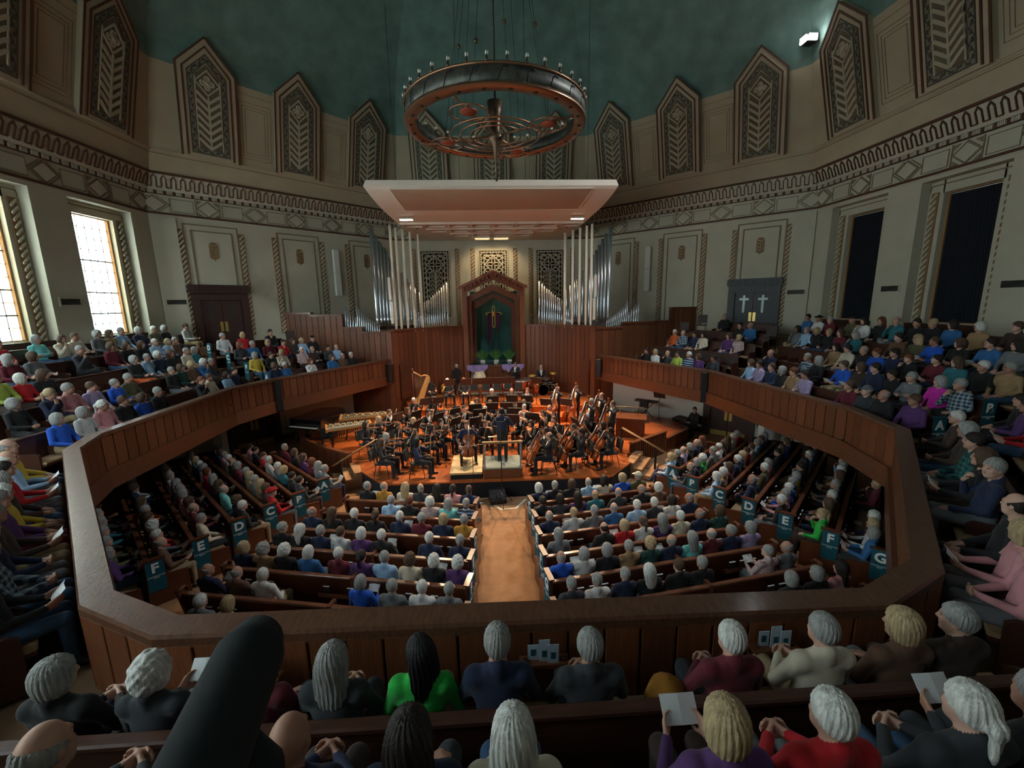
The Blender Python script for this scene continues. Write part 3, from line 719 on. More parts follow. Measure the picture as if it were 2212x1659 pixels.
# coffers: recessed boxes under the soffit shown as framed wells
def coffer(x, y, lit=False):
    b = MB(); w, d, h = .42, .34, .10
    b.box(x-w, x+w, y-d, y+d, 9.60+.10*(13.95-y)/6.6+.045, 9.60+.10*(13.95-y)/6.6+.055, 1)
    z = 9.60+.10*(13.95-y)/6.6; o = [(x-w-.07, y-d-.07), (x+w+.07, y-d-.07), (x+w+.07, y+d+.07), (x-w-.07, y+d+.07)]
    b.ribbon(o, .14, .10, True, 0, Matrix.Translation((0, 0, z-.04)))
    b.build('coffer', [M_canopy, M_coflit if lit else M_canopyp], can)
M_coflit = mat('lit_coffer', (.9, .75, .5), .6, emit=((1, .74, .42), 2.2))
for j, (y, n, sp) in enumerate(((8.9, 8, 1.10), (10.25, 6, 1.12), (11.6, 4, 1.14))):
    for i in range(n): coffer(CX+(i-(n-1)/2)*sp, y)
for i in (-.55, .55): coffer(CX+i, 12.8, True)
M_led = mat('led_panel', (1, .95, .9), .3, emit=((1, .88, .72), 14))
for x in (-4.0, 3.75):
    b = MB(); b.box(x-.30, x+.30, 7.2, 7.4, 9.64, 9.70); o = b.build('flood_housing', M_white, can); b = MB(); b.box(x-.28, x+.28, 7.22, 7.38, 9.62, 9.64); b.build('flood_lens', M_led, o)
for x, y in ((-3.9, 9.7), (-2.4, 11.6), (2.2, 11.6), (3.7, 9.7)):
    b = MB(); b.lathe([(.05, 0), (.05, .03)], 10, M=Matrix.Translation((x, y, 9.64))); b.build('downlight', M_blkm, can)
b = MB()
for x in (-4.2, 4.0, -1.5, 1.3):
    b.tube([(x, 6.5, 9.95), (x, 6.5, 20.0)], .008, 5)
b.build('hanger_wire', M_blkm, can)
# ================================================================== pews
ORD = ['', 'first', 'second', 'third', 'fourth', 'fifth', 'sixth', 'seventh', 'eighth', 'ninth', 'tenth', 'eleventh', 'twelfth', 'thirteenth', 'fourteenth', 'fifteenth']
PEWS = {}   # key -> (A, u, n, z, length)
def pew_frame(A, B, z):
    A, B = Vector(A), Vector(B); u = (B-A).normalized(); n = Vector((-u.y, u.x)); return A, u, n, z, (B-A).length
def reg(key, A, B, z): PEWS[key] = pew_frame(A, B, z)
# back-top lines, left end to right end as the sitter sees them
for k, A, B in (('LA', (-7.95, 1.35), (-5.40, -1.24)), ('LB', (-9.36, 1.68), (-5.72, -2.12)), ('LC', (-10.06, 1.2), (-6.17, -2.74)), ('LD', (-10.67, .75), (-6.54, -3.45)), ('LE', (-10.94, -.03), (-6.9, -4.25)), ('LF', (-10.88, -1.29), (-7.3, -5.0)), ('LG', (-10.6, -2.7), (-7.75, -5.65)),
                ('C1', (-4.28, -2.40), (-.89, -3.03)), ('C2', (-4.62, -3.07), (-.90, -3.80)), ('C3', (-4.96, -3.78), (-.91, -4.59)), ('C4', (-5.32, -4.48), (-.93, -5.38)), ('C5', (-5.70, -5.18), (-.94, -6.16)), ('C6', (-6.03, -5.90), (-.96, -6.92)), ('C7', (-6.35, -6.62), (-.98, -7.68)),
                ('D1', (.53, -3.05), (3.83, -2.49)), ('D2', (.54, -3.82), (4.22, -3.2)), ('D3', (.54, -4.58), (4.59, -3.89)), ('D4', (.54, -5.35), (4.95, -4.58)), ('D5', (.55, -6.12), (5.3, -5.32)), ('D6', (.55, -6.92), (5.65, -6.05)), ('D7', (.56, -7.68), (5.95, -6.78)),
                ('RA', (5.03, -1.32), (7.27, .67)), ('RB', (5.25, -2.09), (8.59, .98)), ('RC', (5.62, -2.85), (9.38, .66)), ('RD', (5.99, -3.54), (10.14, .37)), ('RE', (6.4, -4.29), (10.43, -.38)), ('RF', (6.83, -5.09), (10.14, -1.82)), ('RG', (7.25, -5.84), (10.3, -2.82))):
    reg(k, A, B, 0)
def end_panel_mesh(style):
    b = MB(); th = .05
    prof = [(.02, 0), (.62, 0), (.62, .52), (.58, .60), (.30, .62), (.14, .66), (.08, .90), (-.03, .97), (-.10, .97), (-.10, .90), (-.02, .5)]
    if style == 'R': prof = [(-.08, 0), (.60, 0), (.60, .56), (.24, .60), (.24, .98), (-.08, .98)]
    MM = Matrix(((0, 0, 1, 0), (1, 0, 0, 0), (0, 1, 0, 0), (0, 0, 0, 1)))
    b.prism(prof, -th/2, th/2, 0, MM)
    if style == 'R': b.box(-.05, .05, -.11, .27, .975, 1.01)
    else: b.tube([(0, -.12, .985), (0, .05, .99), (0, .10, .93)], .035, 6)
    return b.mesh('end_panel')
ENDM = {s: end_panel_mesh(s) for s in 'LR'}
BOOKM = []
for w, h, d in ((.035, .20, .15), (.03, .18, .13)):
    b = MB(); b.box(-.07, .07, -w/2, w/2, 0, h, 0); b.box(-.064, .066, -w/2+.005, w/2-.005, .006, h+.003, 1); BOOKM.append(b.mesh('hymnal'))
M_bookc = mat('book_cover', (.02, .012, .014), .6)
def make_pew(key, label, grp, ends=('L', 'L'), top=.92, rack=True, posts=()):
    A, u, n, z, L = PEWS[key]; r = empty('pew', (A.x, A.y, z), math.atan2(u.y, u.x))
    b = MB(); q = [(.02, .42), (.06, .42), (.0, top-.05), (-.035, top-.05)]; MM = Matrix(((0, 0, 1, 0), (1, 0, 0, 0), (0, 1, 0, 0), (0, 0, 0, 1)))
    b.prism([(.10, .30), (.13, .30), (.015, top-.03), (-.02, top-.03)], 0, L, 0, MM); b.build('backrest', M_pew, r)
    b = MB(); b.bev(-.055, .04, 0, L, top-.05, top, .012, 0, Matrix(((0, 1, 0, 0), (1, 0, 0, 0), (0, 0, 1, 0), (0, 0, 0, 1)))); b.build('top_rail', M_woodh, r)
    b = MB(); b.box(0, L, .12, .56, .37, .42, 0); b.bev(.12, .57, .01, L-.01, .42, .47, .015, 1, Matrix(((0, 1, 0, 0), (1, 0, 0, 0), (0, 0, 1, 0), (0, 0, 0, 1)))); b.box(0, L, .14, .17, .05, .37, 0); b.build('seat', [M_pew, M_cush], r)
    for i, e in enumerate(ends):
        if e: obj('end_panel', ENDM[e], M_pew, r, TR(0 if i == 0 else L, 0, 0))
    for t in posts:
        b = MB(); b.box(t*L-.035, t*L+.035, -.06, .14, .3, top+.015); b.build('divider_post', M_pew, r)
    if rack:
        nr = max(1, round(L/1.6))
        for i in range(nr):
            c = (i+.5)*L/nr; b = MB(); b.box(c-.42, c+.42, -.13, -.02, .53, .55); b.box(c-.42, c+.42, -.14, -.125, .55, .62); b.build('book_rack', M_pew, r)
    tag(r, label, 'pew', grp); return r
NM = {'L': 'left floor block', 'C': 'left centre block', 'D': 'right centre block', 'R': 'right floor block'}
pew_rows = []
for key in PEWS:
    blk = key[0]; i = 'ABCDEFG'.index(key[1])+1 if blk in 'LR' else int(key[1])
    ends = {'L': ('L', 'R'), 'R': ('R', 'R'), 'C': ('L', 'R'), 'D': ('R', 'L')}[blk]
    posts = (.55,) if PEWS[key][4] > 4.3 and blk in 'CD' else ((.42,) if PEWS[key][4] > 5 else ())
    make_pew(key, 'dark wooden pew, %s row from the stage in the %s' % (ORD[i], NM[blk]), 'floor pews', ends, posts=posts)
# ---- teal banners with row letters hung over pew ends
def text_mesh(s, size, ext=.004):
    cu = bpy.data.curves.new('lettering', 'FONT'); cu.body = s; cu.size = size; cu.extrude = ext; cu.align_x = 'CENTER'; cu.align_y = 'CENTER'
    if len(s) == 1: cu.offset = .006*size/.17
    o = bpy.data.objects.new('tmp', cu); COL.objects.link(o); dg = bpy.context.evaluated_depsgraph_get(); dg.update()
    me = bpy.data.meshes.new_from_object(o.evaluated_get(dg)); bpy.data.objects.remove(o); bpy.data.curves.remove(cu); return me
LET = {c: text_mesh(c, .27) for c in 'ABCDEFG'}
SMALL = text_mesh('CONGREGATION\nSEATS', .035, .002)
def banner(key, c, side, label, dark=False):
    """banner hangs outside the end panel; side 0 = left end, 1 = right end"""
    A, u, n, z, L = PEWS[key]; sg = 1 if side else -1; P = A+u*(L+.034 if side else -.034)+n*.085
    r = empty('row_banner', (P.x, P.y, z), math.atan2(u.y, u.x)+(PI/2 if side else -PI/2))
    b = MB(); b.box(-.145, .145, -.006, .0, .32, .99)
    b.box(-.145, .145, 0, .05, .99, .995)
    b.build('cloth', M_tealcl, r)
    MM = Matrix(((1, 0, 0, 0), (0, 0, -1, -.008), (0, 1, 0, .81), (0, 0, 0, 1)))
    obj('letter', LET[c], M_letter, r, MM); obj('small_print', SMALL, M_letter, r, MM @ Matrix.Translation((0, -.19, 0)))
    tag(r, label, 'banner', 'teal row banners'); return r
for c in 'ABCDEF': banner('L'+c, c, 1, 'teal banner lettered %s on a pew end in the left floor block' % c)
for c in 'ABCDEFG': banner('R'+c, c, 0, 'teal banner lettered %s on a pew end in the right floor block' % c)
for i, c in enumerate('ABCDEFG'[2:7]):
    banner('D%d' % (i+1), c, 0, 'teal banner lettered %s on the aisle end of a right centre pew' % c)
    if i: banner('C%d' % (i+2), c, 1, 'teal banner lettered %s on the aisle end of a left centre pew' % c)
# ---- gallery seating: rows of fixed seats following the parapet
def wing(P, Q, k, off=.8):
    P, Q = Vector(P), Vector(Q); u = (Q-P).normalized(); n = Vector((u.y, -u.x)); d = off+PITCH*k+.22      # n points to the wall
    return P+n*d, u, d
GROWS = {}
def greg(key, A, B, k): GROWS[key] = k; PEWS[key] = pew_frame(A, B, ZG+RISE*k)
for k in range(5):
    x = -9.7-PITCH*k-.24; greg('GL%d' % k, (x, (3.0, 3.2, 3.75, 4.0, 4.85)[k]), (x, -4.35+(.0 if k < 1 else .1)*k), k)
    x = 8.7+PITCH*k+.24; greg('GR%d' % k, (x, -4.95-.12*k), (x, 1.9+.42*k), k)
b_, a_ = Vector((-8.39, 2.88)), Vector((-5.28, 8.07)); u_ = (a_-b_).normalized(); n_ = Vector((-u_.y, u_.x))
for k in range(4):
    P = b_+n_*(.8+PITCH*k+.24); ext = (.35, .15, .0, -.2)[k]; end = (5.3, 4.9, 4.2, 2.9)[k]
    greg('WL%d' % k, tuple(P+u_*end), tuple(P+u_*ext), k)
o_, m_ = Vector((4.97, 7.97)), Vector((7.70, 2.23)); u2 = (o_-m_).normalized(); n2 = Vector((u2.y, -u2.x))
for k in range(5):
    P = m_+n2*(.8+PITCH*k+.24); end = (4.6, 4.6, 4.4, 3.6, 3.0)[k]
    greg('WR%d' % k, tuple(P+u2*(0, .1, 0, 0, .4)[k]), tuple(P+u2*end), k)
# near corners and the rear
e_, f_ = Vector((-8.36, -4.76)), Vector((-4.03, -9.23)); u3 = (f_-e_).normalized(); n3 = Vector((u3.y, -u3.x))
for k in range(2):
    P = e_+n3*(.8+PITCH*k+.24); greg('NL%d' % k, tuple(P+u3*(.15-.3*k)), tuple(P+u3*(5.9+.5*k)), k)
j_, l_ = Vector((3.73, -9.36)), Vector((7.63, -5.26)); u4 = (l_-j_).normalized(); n4 = Vector((u4.y, -u4.x))
for k in range(3):
    P = j_+n4*(.8+PITCH*k+.24); greg('NR%d' % k, tuple(P+u4*(-.15-.3*k)), tuple(P+u4*(5.95+.6*k)), k)
for k in range(2):
    y = -10.5-PITCH*k-.24; greg('B%d' % k, (-3.6-.4*k, y), (3.55+.45*k, y), k)
b = MB(); b.prism([(-.02, .05), (.42, .05), (.42, .60), (.36, .64), (.02, .64)], -.025, .025, 0, Matrix(((0, 0, 1, 0), (1, 0, 0, 0), (0, 1, 0, 0), (0, 0, 0, 1)))); GARM = b.mesh('arm')
b = MB(); b.bev(-.23, .23, .05, .12, .44, .86, .02, 0); GFLIP = b.mesh('tip_up_seat')
GN = {'GL': 'left gallery', 'GR': 'right gallery', 'WL': 'far left gallery wing', 'WR': 'far right gallery wing', 'NL': 'near left gallery corner', 'NR': 'near right gallery corner', 'B': 'rear gallery'}
RN = ['front', 'second', 'third', 'fourth', 'back']
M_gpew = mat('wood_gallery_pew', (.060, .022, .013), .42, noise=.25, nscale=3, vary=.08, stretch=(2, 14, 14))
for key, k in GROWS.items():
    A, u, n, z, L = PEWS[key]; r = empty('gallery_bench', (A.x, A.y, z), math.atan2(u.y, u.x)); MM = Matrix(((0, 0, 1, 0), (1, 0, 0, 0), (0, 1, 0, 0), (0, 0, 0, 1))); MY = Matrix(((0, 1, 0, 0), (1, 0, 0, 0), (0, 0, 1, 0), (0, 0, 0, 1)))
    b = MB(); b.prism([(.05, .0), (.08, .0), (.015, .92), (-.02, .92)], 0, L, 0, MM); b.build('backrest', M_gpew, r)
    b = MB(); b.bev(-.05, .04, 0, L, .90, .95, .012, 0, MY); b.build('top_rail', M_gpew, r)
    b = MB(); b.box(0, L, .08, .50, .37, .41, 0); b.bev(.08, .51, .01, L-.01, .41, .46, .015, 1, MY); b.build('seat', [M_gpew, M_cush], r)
    na = max(1, round(L/.56))
    for i in range(na+1): obj('arm', GARM, M_gpew, r, TR(i*L/na, 0, 0))
    nm = GN[key[:-1]]; lab = 'dark wooden seat row, %s row of the %s' % (RN[k], nm)
    tag(r, lab, 'bench', 'gallery seat rows')
for c, key, s in (('A', 'NL0', 0), ('A', 'GR0', 0), ('B', 'GR1', 0), ('A', 'WL0', 1), ('B', 'WL1', 1), ('C', 'WL2', 1), ('D', 'WL3', 1)):
    banner(key, c, s, 'teal banner lettered %s at a row end in the %s' % (c, GN[key[:-1]]))
# ================================================================== people: one continuous skin per body, grown from tapered limbs
SKIN, TOP, PANTS, SHOE, SHIRT, EYE, LIP = range(7)
class Field:
    def __init__(s, lo, hi, h):
        s.lo = np.array(lo, float); s.h = h; s.n = np.ceil((np.array(hi)-s.lo)/h).astype(int)+1
        s.D = np.full(s.n, 9.0, np.float32); s.L = np.zeros(s.n, np.int8); s.B = np.full(s.n, 9.0, np.float32)
    def sub(s, lo, hi):
        a = np.clip(np.floor((np.array(lo)-s.lo)/s.h).astype(int), 0, s.n); b = np.clip(np.ceil((np.array(hi)-s.lo)/s.h).astype(int)+1, 0, s.n)
        if (b <= a).any(): return None
        sl = tuple(slice(i, j) for i, j in zip(a, b))
        g = [s.lo[k]+s.h*np.arange(a[k], b[k], dtype=np.float32) for k in range(3)]
        return sl, g[0][:, None, None], g[1][None, :, None], g[2][None, None, :]
    def put(s, sl, d, lab, k):
        D = s.D[sl]; hk = np.clip(.5+.5*(D-d)/k, 0, 1); nd = D*(1-hk)+d*hk-k*hk*(1-hk); s.D[sl] = nd
        B = s.B[sl]; w = d < B; s.B[sl] = np.where(w, d, B); s.L[sl] = np.where(w, lab, s.L[sl])
    def cone(s, a, b, r0, r1, lab=0, k=.03):
        a, b = np.array(a, float), np.array(b, float); m = max(r0, r1)+k+2*s.h+.02; q = s.sub(np.minimum(a, b)-m, np.maximum(a, b)+m)
        if q is None: return
        sl, X, Y, Z = q; d = b-a; L2 = max(d@d, 1e-9)
        t = np.clip(((X-a[0])*d[0]+(Y-a[1])*d[1]+(Z-a[2])*d[2])/L2, 0, 1)
        D = np.sqrt((X-a[0]-t*d[0])**2+(Y-a[1]-t*d[1])**2+(Z-a[2]-t*d[2])**2)-(r0+t*(r1-r0)); s.put(sl, D, lab, k)
    def ell(s, c, r, lab=0, k=.03, R=None):
        c = np.array(c, float); r = np.array(r, float); m = r.max()+k+2*s.h+.02; q = s.sub(c-m, c+m)
        if q is None: return
        sl, X, Y, Z = q; P = [X-c[0], Y-c[1], Z-c[2]]
        if R is not None: P = [R[0][j]*P[0]+R[1][j]*P[1]+R[2][j]*P[2] for j in range(3)]
        k0 = np.sqrt((P[0]/r[0])**2+(P[1]/r[1])**2+(P[2]/r[2])**2); k1 = np.sqrt((P[0]/r[0]**2)**2+(P[1]/r[1]**2)**2+(P[2]/r[2]**2)**2)
        s.put(sl, k0*(k0-1)/np.maximum(k1, 1e-6), lab, k)
    def mesh(s):
        D = s.D; n = D.shape; ins = D < 0
        cs = np.zeros([i-1 for i in n], np.int16); P = np.zeros(tuple(i-1 for i in n)+(3,), np.float32)
        c = ins[:-1, :-1, :-1].astype(np.int8); tot = np.zeros_like(c)
        for i in (0, 1):
            for j in (0, 1):
                for k in (0, 1): tot += ins[i:n[0]-1+i, j:n[1]-1+j, k:n[2]-1+k]
        act = (tot > 0) & (tot < 8); idx = np.argwhere(act)
        acc = np.zeros((len(idx), 3)); cnt = np.zeros(len(idx))
        for ax in range(3):
            o = [a for a in range(3) if a != ax]
            for i in (0, 1):
                for j in (0, 1):
                    p0 = idx.copy(); p0[:, o[0]] += i; p0[:, o[1]] += j; p1 = p0.copy(); p1[:, ax] += 1
                    d0 = D[tuple(p0.T)]; d1 = D[tuple(p1.T)]; w = (d0 < 0) != (d1 < 0)
                    t = np.where(w, d0/np.where(w, d0-d1, 1), 0); q = p0.astype(float); q[:, ax] += t; acc[w] += q[w]; cnt[w] += 1
        V = acc/np.maximum(cnt, 1)[:, None]
        vi = np.full(act.shape, -1, np.int32); vi[tuple(idx.T)] = np.arange(len(idx)); faces = []
        for ax in range(3):
            o = [(ax+1) % 3, (ax+2) % 3]; a = [slice(None)]*3; b = [slice(None)]*3; a[ax] = slice(0, -1); b[ax] = slice(1, None)
            i0, i1 = ins[tuple(a)], ins[tuple(b)]; e = np.argwhere(i0 != i1)
            e = e[(e[:, o[0]] > 0) & (e[:, o[1]] > 0) & (e[:, o[0]] < n[o[0]]-1) & (e[:, o[1]] < n[o[1]]-1)]
            fl = i0[tuple(e.T)]; q = []
            for d0, d1 in ((-1, -1), (0, -1), (0, 0), (-1, 0)):
                c = e.copy(); c[:, o[0]] += d0; c[:, o[1]] += d1; q.append(vi[tuple(c.T)])
            q = np.stack(q, 1); q[~fl] = q[~fl][:, ::-1]; faces.append(q)
        Fc = np.concatenate(faces); Fc = Fc[(Fc >= 0).all(1)]
        ctr = V[Fc].mean(1); li = np.clip(np.rint(ctr).astype(int), 0, np.array(n)-1); lab = s.L[tuple(li.T)]
        return V*s.h+s.lo, Fc, lab
def np_mesh(name, V, Fc, lab=None):
    me = bpy.data.meshes.new(name); me.vertices.add(len(V)); me.vertices.foreach_set('co', V.astype(np.float32).ravel())
    me.loops.add(Fc.size); me.loops.foreach_set('vertex_index', Fc.astype(np.int32).ravel()); me.polygons.add(len(Fc))
    me.polygons.foreach_set('loop_start', np.arange(0, Fc.size, 4, dtype=np.int32)); me.polygons.foreach_set('loop_total', np.full(len(Fc), 4, np.int32))
    if lab is not None: me.polygons.foreach_set('material_index', lab.astype(np.int32))
    me.polygons.foreach_set('use_smooth', np.ones(len(Fc), bool)); me.update(calc_edges=True); me.validate(); return me
def nrm(v): v = np.array(v, float); return v/np.linalg.norm(v)
def hand(F, w, d, pn, side, curl=.6, fat=1.0):
    """palm of four metacarpals, four jointed fingers of unequal length, a thumb from the side of the palm"""
    w = np.array(w, float); d = nrm(d); pn = np.array(pn, float); pn = nrm(pn-d*(pn@d)); lat = np.cross(d, pn)*side
    for i, (o, L) in enumerate(((-.028, .062), (-.009, .075), (.010, .079), (.029, .070))):
        k0 = w+lat*o*.6; k1 = w+d*.085+lat*o; F.cone(k0, k1, .0135*fat, .012*fat, SKIN, .012)
        a = curl*(.55+.12*i); d1 = nrm(d*math.cos(a)+pn*math.sin(a)); a2 = curl*1.5; d2 = nrm(d*math.cos(a2)+pn*math.sin(a2)); a3 = curl*2.2; d3 = nrm(d*math.cos(a3)+pn*math.sin(a3))
        p1 = k1+d1*L*.5; p2 = p1+d2*L*.32; p3 = p2+d3*L*.26
        F.cone(k1, p1, .0098*fat, .0090*fat, SKIN, .004); F.cone(p1, p2, .0090*fat, .0083*fat, SKIN, .004); F.cone(p2, p3, .0083*fat, .0072*fat, SKIN, .004)
    t0 = w+d*.022+lat*.028; t1 = w+d*.058+lat*.054+pn*.018; t2 = t1+d*.034+pn*.016-lat*.004
    F.cone(t0, t1, .0135*fat, .0112*fat, SKIN, .01); F.cone(t1, t2, .0108*fat, .0086*fat, SKIN, .005)
def head(F, M, ear=True):
    R = np.array(M.to_3x3()); c = np.array(M.translation)
    def T(p): return R@np.array(p)+c
    F.ell(T((0, -.008, .018)), (.076, .095, .102), SKIN, .03, R); F.ell(T((0, .022, -.045)), (.060, .070, .080), SKIN, .04, R)
    F.cone(T((-.035, .045, -.075)), T((.035, .045, -.075)), .030, .030, SKIN, .03); F.ell(T((0, .075, -.098)), (.022, .018, .018), SKIN, .02, R)
    F.cone(T((0, .086, .022)), T((0, .106, -.020)), .009, .0125, SKIN, .016); F.ell(T((0, .098, -.025)), (.019, .012, .010), SKIN, .008, R)
    F.cone(T((-.04, .078, .030)), T((.04, .078, .030)), .012, .012, SKIN, .018)
    F.ell(T((0, .085, -.058)), (.024, .012, .011), SKIN, .012, R)
    for sg in (-1, 1):
        F.ell(T((sg*.042, .066, -.025)), (.022, .018, .022), SKIN, .02, R)
        if ear: F.ell(T((sg*.078, -.008, -.008)), (.010, .020, .032), SKIN, .008, R)
def paint(V, Fc, lab, M, suit):
    ctr = V[Fc].mean(1); Mi = np.array(M.inverted()); q = ctr@Mi[:3, :3].T+Mi[:3, 3]; sk = lab == SKIN
    for sg in (-1, 1):
        e = ((q[:, 0]-sg*.031)/.0145)**2+((q[:, 2]-.006)/.0075)**2; lab[sk & (e < 1) & (q[:, 1] > .05)] = EYE
        e = ((q[:, 0]-sg*.033)/.021)**2+((q[:, 2]-.030)/.0055)**2; lab[sk & (e < 1) & (q[:, 1] > .05)] = LIP
    e = (q[:, 0]/.023)**2+((q[:, 2]+.059)/.008)**2; lab[sk & (e < 1) & (q[:, 1] > .06)] = LIP
    if suit:
        z0 = M.translation.z-.215; z = ctr[:, 2]-z0; y0 = M.translation.y-.03
        v = (lab == TOP) & (z > -.24) & (np.abs(ctr[:, 0]-M.translation.x) < .016+.062*np.clip((z+.24)/.30, 0, 1)) & (ctr[:, 1] > y0-.01); lab[v] = SHIRT
        v = (lab == SHIRT) & (z > .028) & (z < .056) & (np.abs(ctr[:, 0]-M.translation.x) < .045); lab[v] = EYE
    return lab
BODY = {}; HEADM = {}
def body(name, arms, h=.0125, yaw=0, pitch=0, lean=.06, fwd=0, stand=False, legs='n', suit=False, tilt=0, wide=1.0):
    F = Field((-.50, -.34, -.02), (.50, .74, 1.86 if stand else 1.44), h); hz = .95 if stand else .55; hy = 0
    S = lambda x, y, z: np.array((x, y-lean*(z-hz)*1.0+fwd*(z-hz), z+hz-.55 if stand else z))
    up = hz-.55
    T = lambda x, y, z: np.array((x*wide if abs(x) < .2 else x, y+(fwd-lean)*(z-.55), z+up))
    F.ell(T(0, .0, .575), (.172*wide, .125, .125), PANTS, .05); F.ell(T(0, .015, .70), (.158*wide, .118, .14), TOP, .06)
    F.ell(T(0, 0, .86), (.175*wide, .118, .175), TOP, .06); F.cone(T(-.145, -.01, 1.0), T(.145, -.01, 1.0), .066, .066, TOP, .06)
    F.cone(T(-.05, -.02, 1.055), T(.05, -.02, 1.055), .048, .048, TOP, .04); F.cone(T(0, -.035, 1.04), T(0, -.038, 1.095), .058, .057, TOP, .02)
    nk = T(0, -.005, 1.085); hc = T(0, .03, 1.225)
    M = Matrix.Translation(tuple(hc)) @ Matrix.Rotation(yaw, 4, 'Z') @ Matrix.Rotation(-pitch, 4, 'X') @ Matrix.Rotation(tilt, 4, 'Y')
    F.cone(nk, hc+np.array((0, -.025, -.06)), .054, .052, SKIN, .03); head(F, M)
    for sg, (el, wr, hd, pn, cu) in zip((-1, 1), arms):
        sh = T(sg*.175, -.01, .995); el, wr = np.array(el, float)+(0, 0, up), np.array(wr, float)+(0, 0, up); F.cone(sh, el, .060, .047, TOP, .045); F.cone(el, wr, .047, .033, TOP, .02)
        dd = nrm(wr-el); F.cone(wr-dd*.02, wr+dd*.02, .026, .026, SKIN, .005); hand(F, wr+dd*.012, hd, pn, -sg, cu)
    for sg in (-1, 1):
        hp = np.array((sg*.088*wide, .02, hz-.01))
        if stand:
            kn = np.array((sg*.10, .03, .50)); an = np.array((sg*.105, -.02, .09)); F.cone(hp, kn, .092, .062, PANTS, .05); F.cone(kn, an, .062, .050, PANTS, .02); F.cone(an+(0, -.03, -.045), an+(sg*.02, .16, -.055), .045, .034, SHOE, .02)
        elif legs == 'x' and sg > 0:
            kn = np.array((.02, .44, .66)); an = np.array((-.16, .56, .36)); F.cone(hp, kn, .094, .066, PANTS, .05); F.cone(kn, an, .064, .044, PANTS, .02); F.cone(an+(0, -.02, -.02), an+(-.03, .14, -.02), .042, .032, SHOE, .02)
        else:
            wd = {'w': .20, 'c': .24}.get(legs, .115); kn = np.array((sg*wd, .43, .545)); an = np.array((sg*(wd+.01), .43 if legs != 'b' else .30, .10)); F.cone(hp, kn, .096, .068, PANTS, .06); F.cone(kn, an, .064, .046, PANTS, .02); F.cone(an+(0, -.03, -.05), an+(sg*.02, .15, -.062), .044, .033, SHOE, .02)
    V, Fc, lab = F.mesh(); lab = paint(V, Fc, lab, M, suit)
    me = np_mesh('person', V, Fc, lab)
    for i in range(7): me.materials.append(None)
    BODY[name] = me; HEADM[name] = M; return me
def mir(a): el, wr, hd, pn, cu = a; f = lambda v: (-v[0], v[1], v[2]); return (f(el), f(wr), f(hd), f(pn), cu)
A_lapR = ((.255, .03, .745), (.10, .27, .665), (-.45, .75, -.25), (0, -.2, -1), .45)
A_lapL = mir(((.255, .03, .745), (.11, .29, .66), (-.6, .6, -.2), (0, -.2, -1), .45))
A_chin = ((.23, .15, .76), (.10, .20, .98), (-.35, -.15, 1), (-.4, -1, 0), .9)
A_clasp = ((.255, .07, .735), (.065, .31, .70), (-.62, .6, .12), (-.8, -.5, 0), .75)
A_crossR = ((.25, .07, .77), (-.06, .19, .80), (-1, .05, .12), (0, -1, 0), .5); A_crossL = mir(((.25, .06, .75), (-.06, .165, .765), (-1, .05, .1), (0, -1, 0), .5))
A_progR = ((.26, .06, .74), (.13, .32, .72), (-.15, .8, .3), (-1, 0, .2), .5)
ARMSETS = {'L': (A_lapL, A_lapR), 'C': (A_lapL, A_chin), 'X': (A_crossL, A_crossR), 'P': (mir(A_progR), A_progR), 'H': (mir(A_clasp), A_clasp)}
YAWS = {'a': .62, 'n': 0.0, 'b': -.62}
for pz in 'LCXPH':
    for yk, yv in YAWS.items(): body(pz+yk, ARMSETS[pz], yaw=yv, pitch=-.12 if pz == 'P' else .03, legs={'L': 'n', 'C': 'x', 'X': 'n', 'P': 'n', 'H': 'w'}[pz], fwd=.05 if pz == 'C' else 0)
# finer bodies for the people close to the camera
for pz in 'LHCP':
    for yk, yv in YAWS.items():
        if pz == 'C' and yk == 'n': continue
        body('f'+pz+yk, ARMSETS[pz], h=.0085, yaw=yv, pitch=-.05 if pz == 'P' else .02, legs='n', suit=(pz == 'C'))
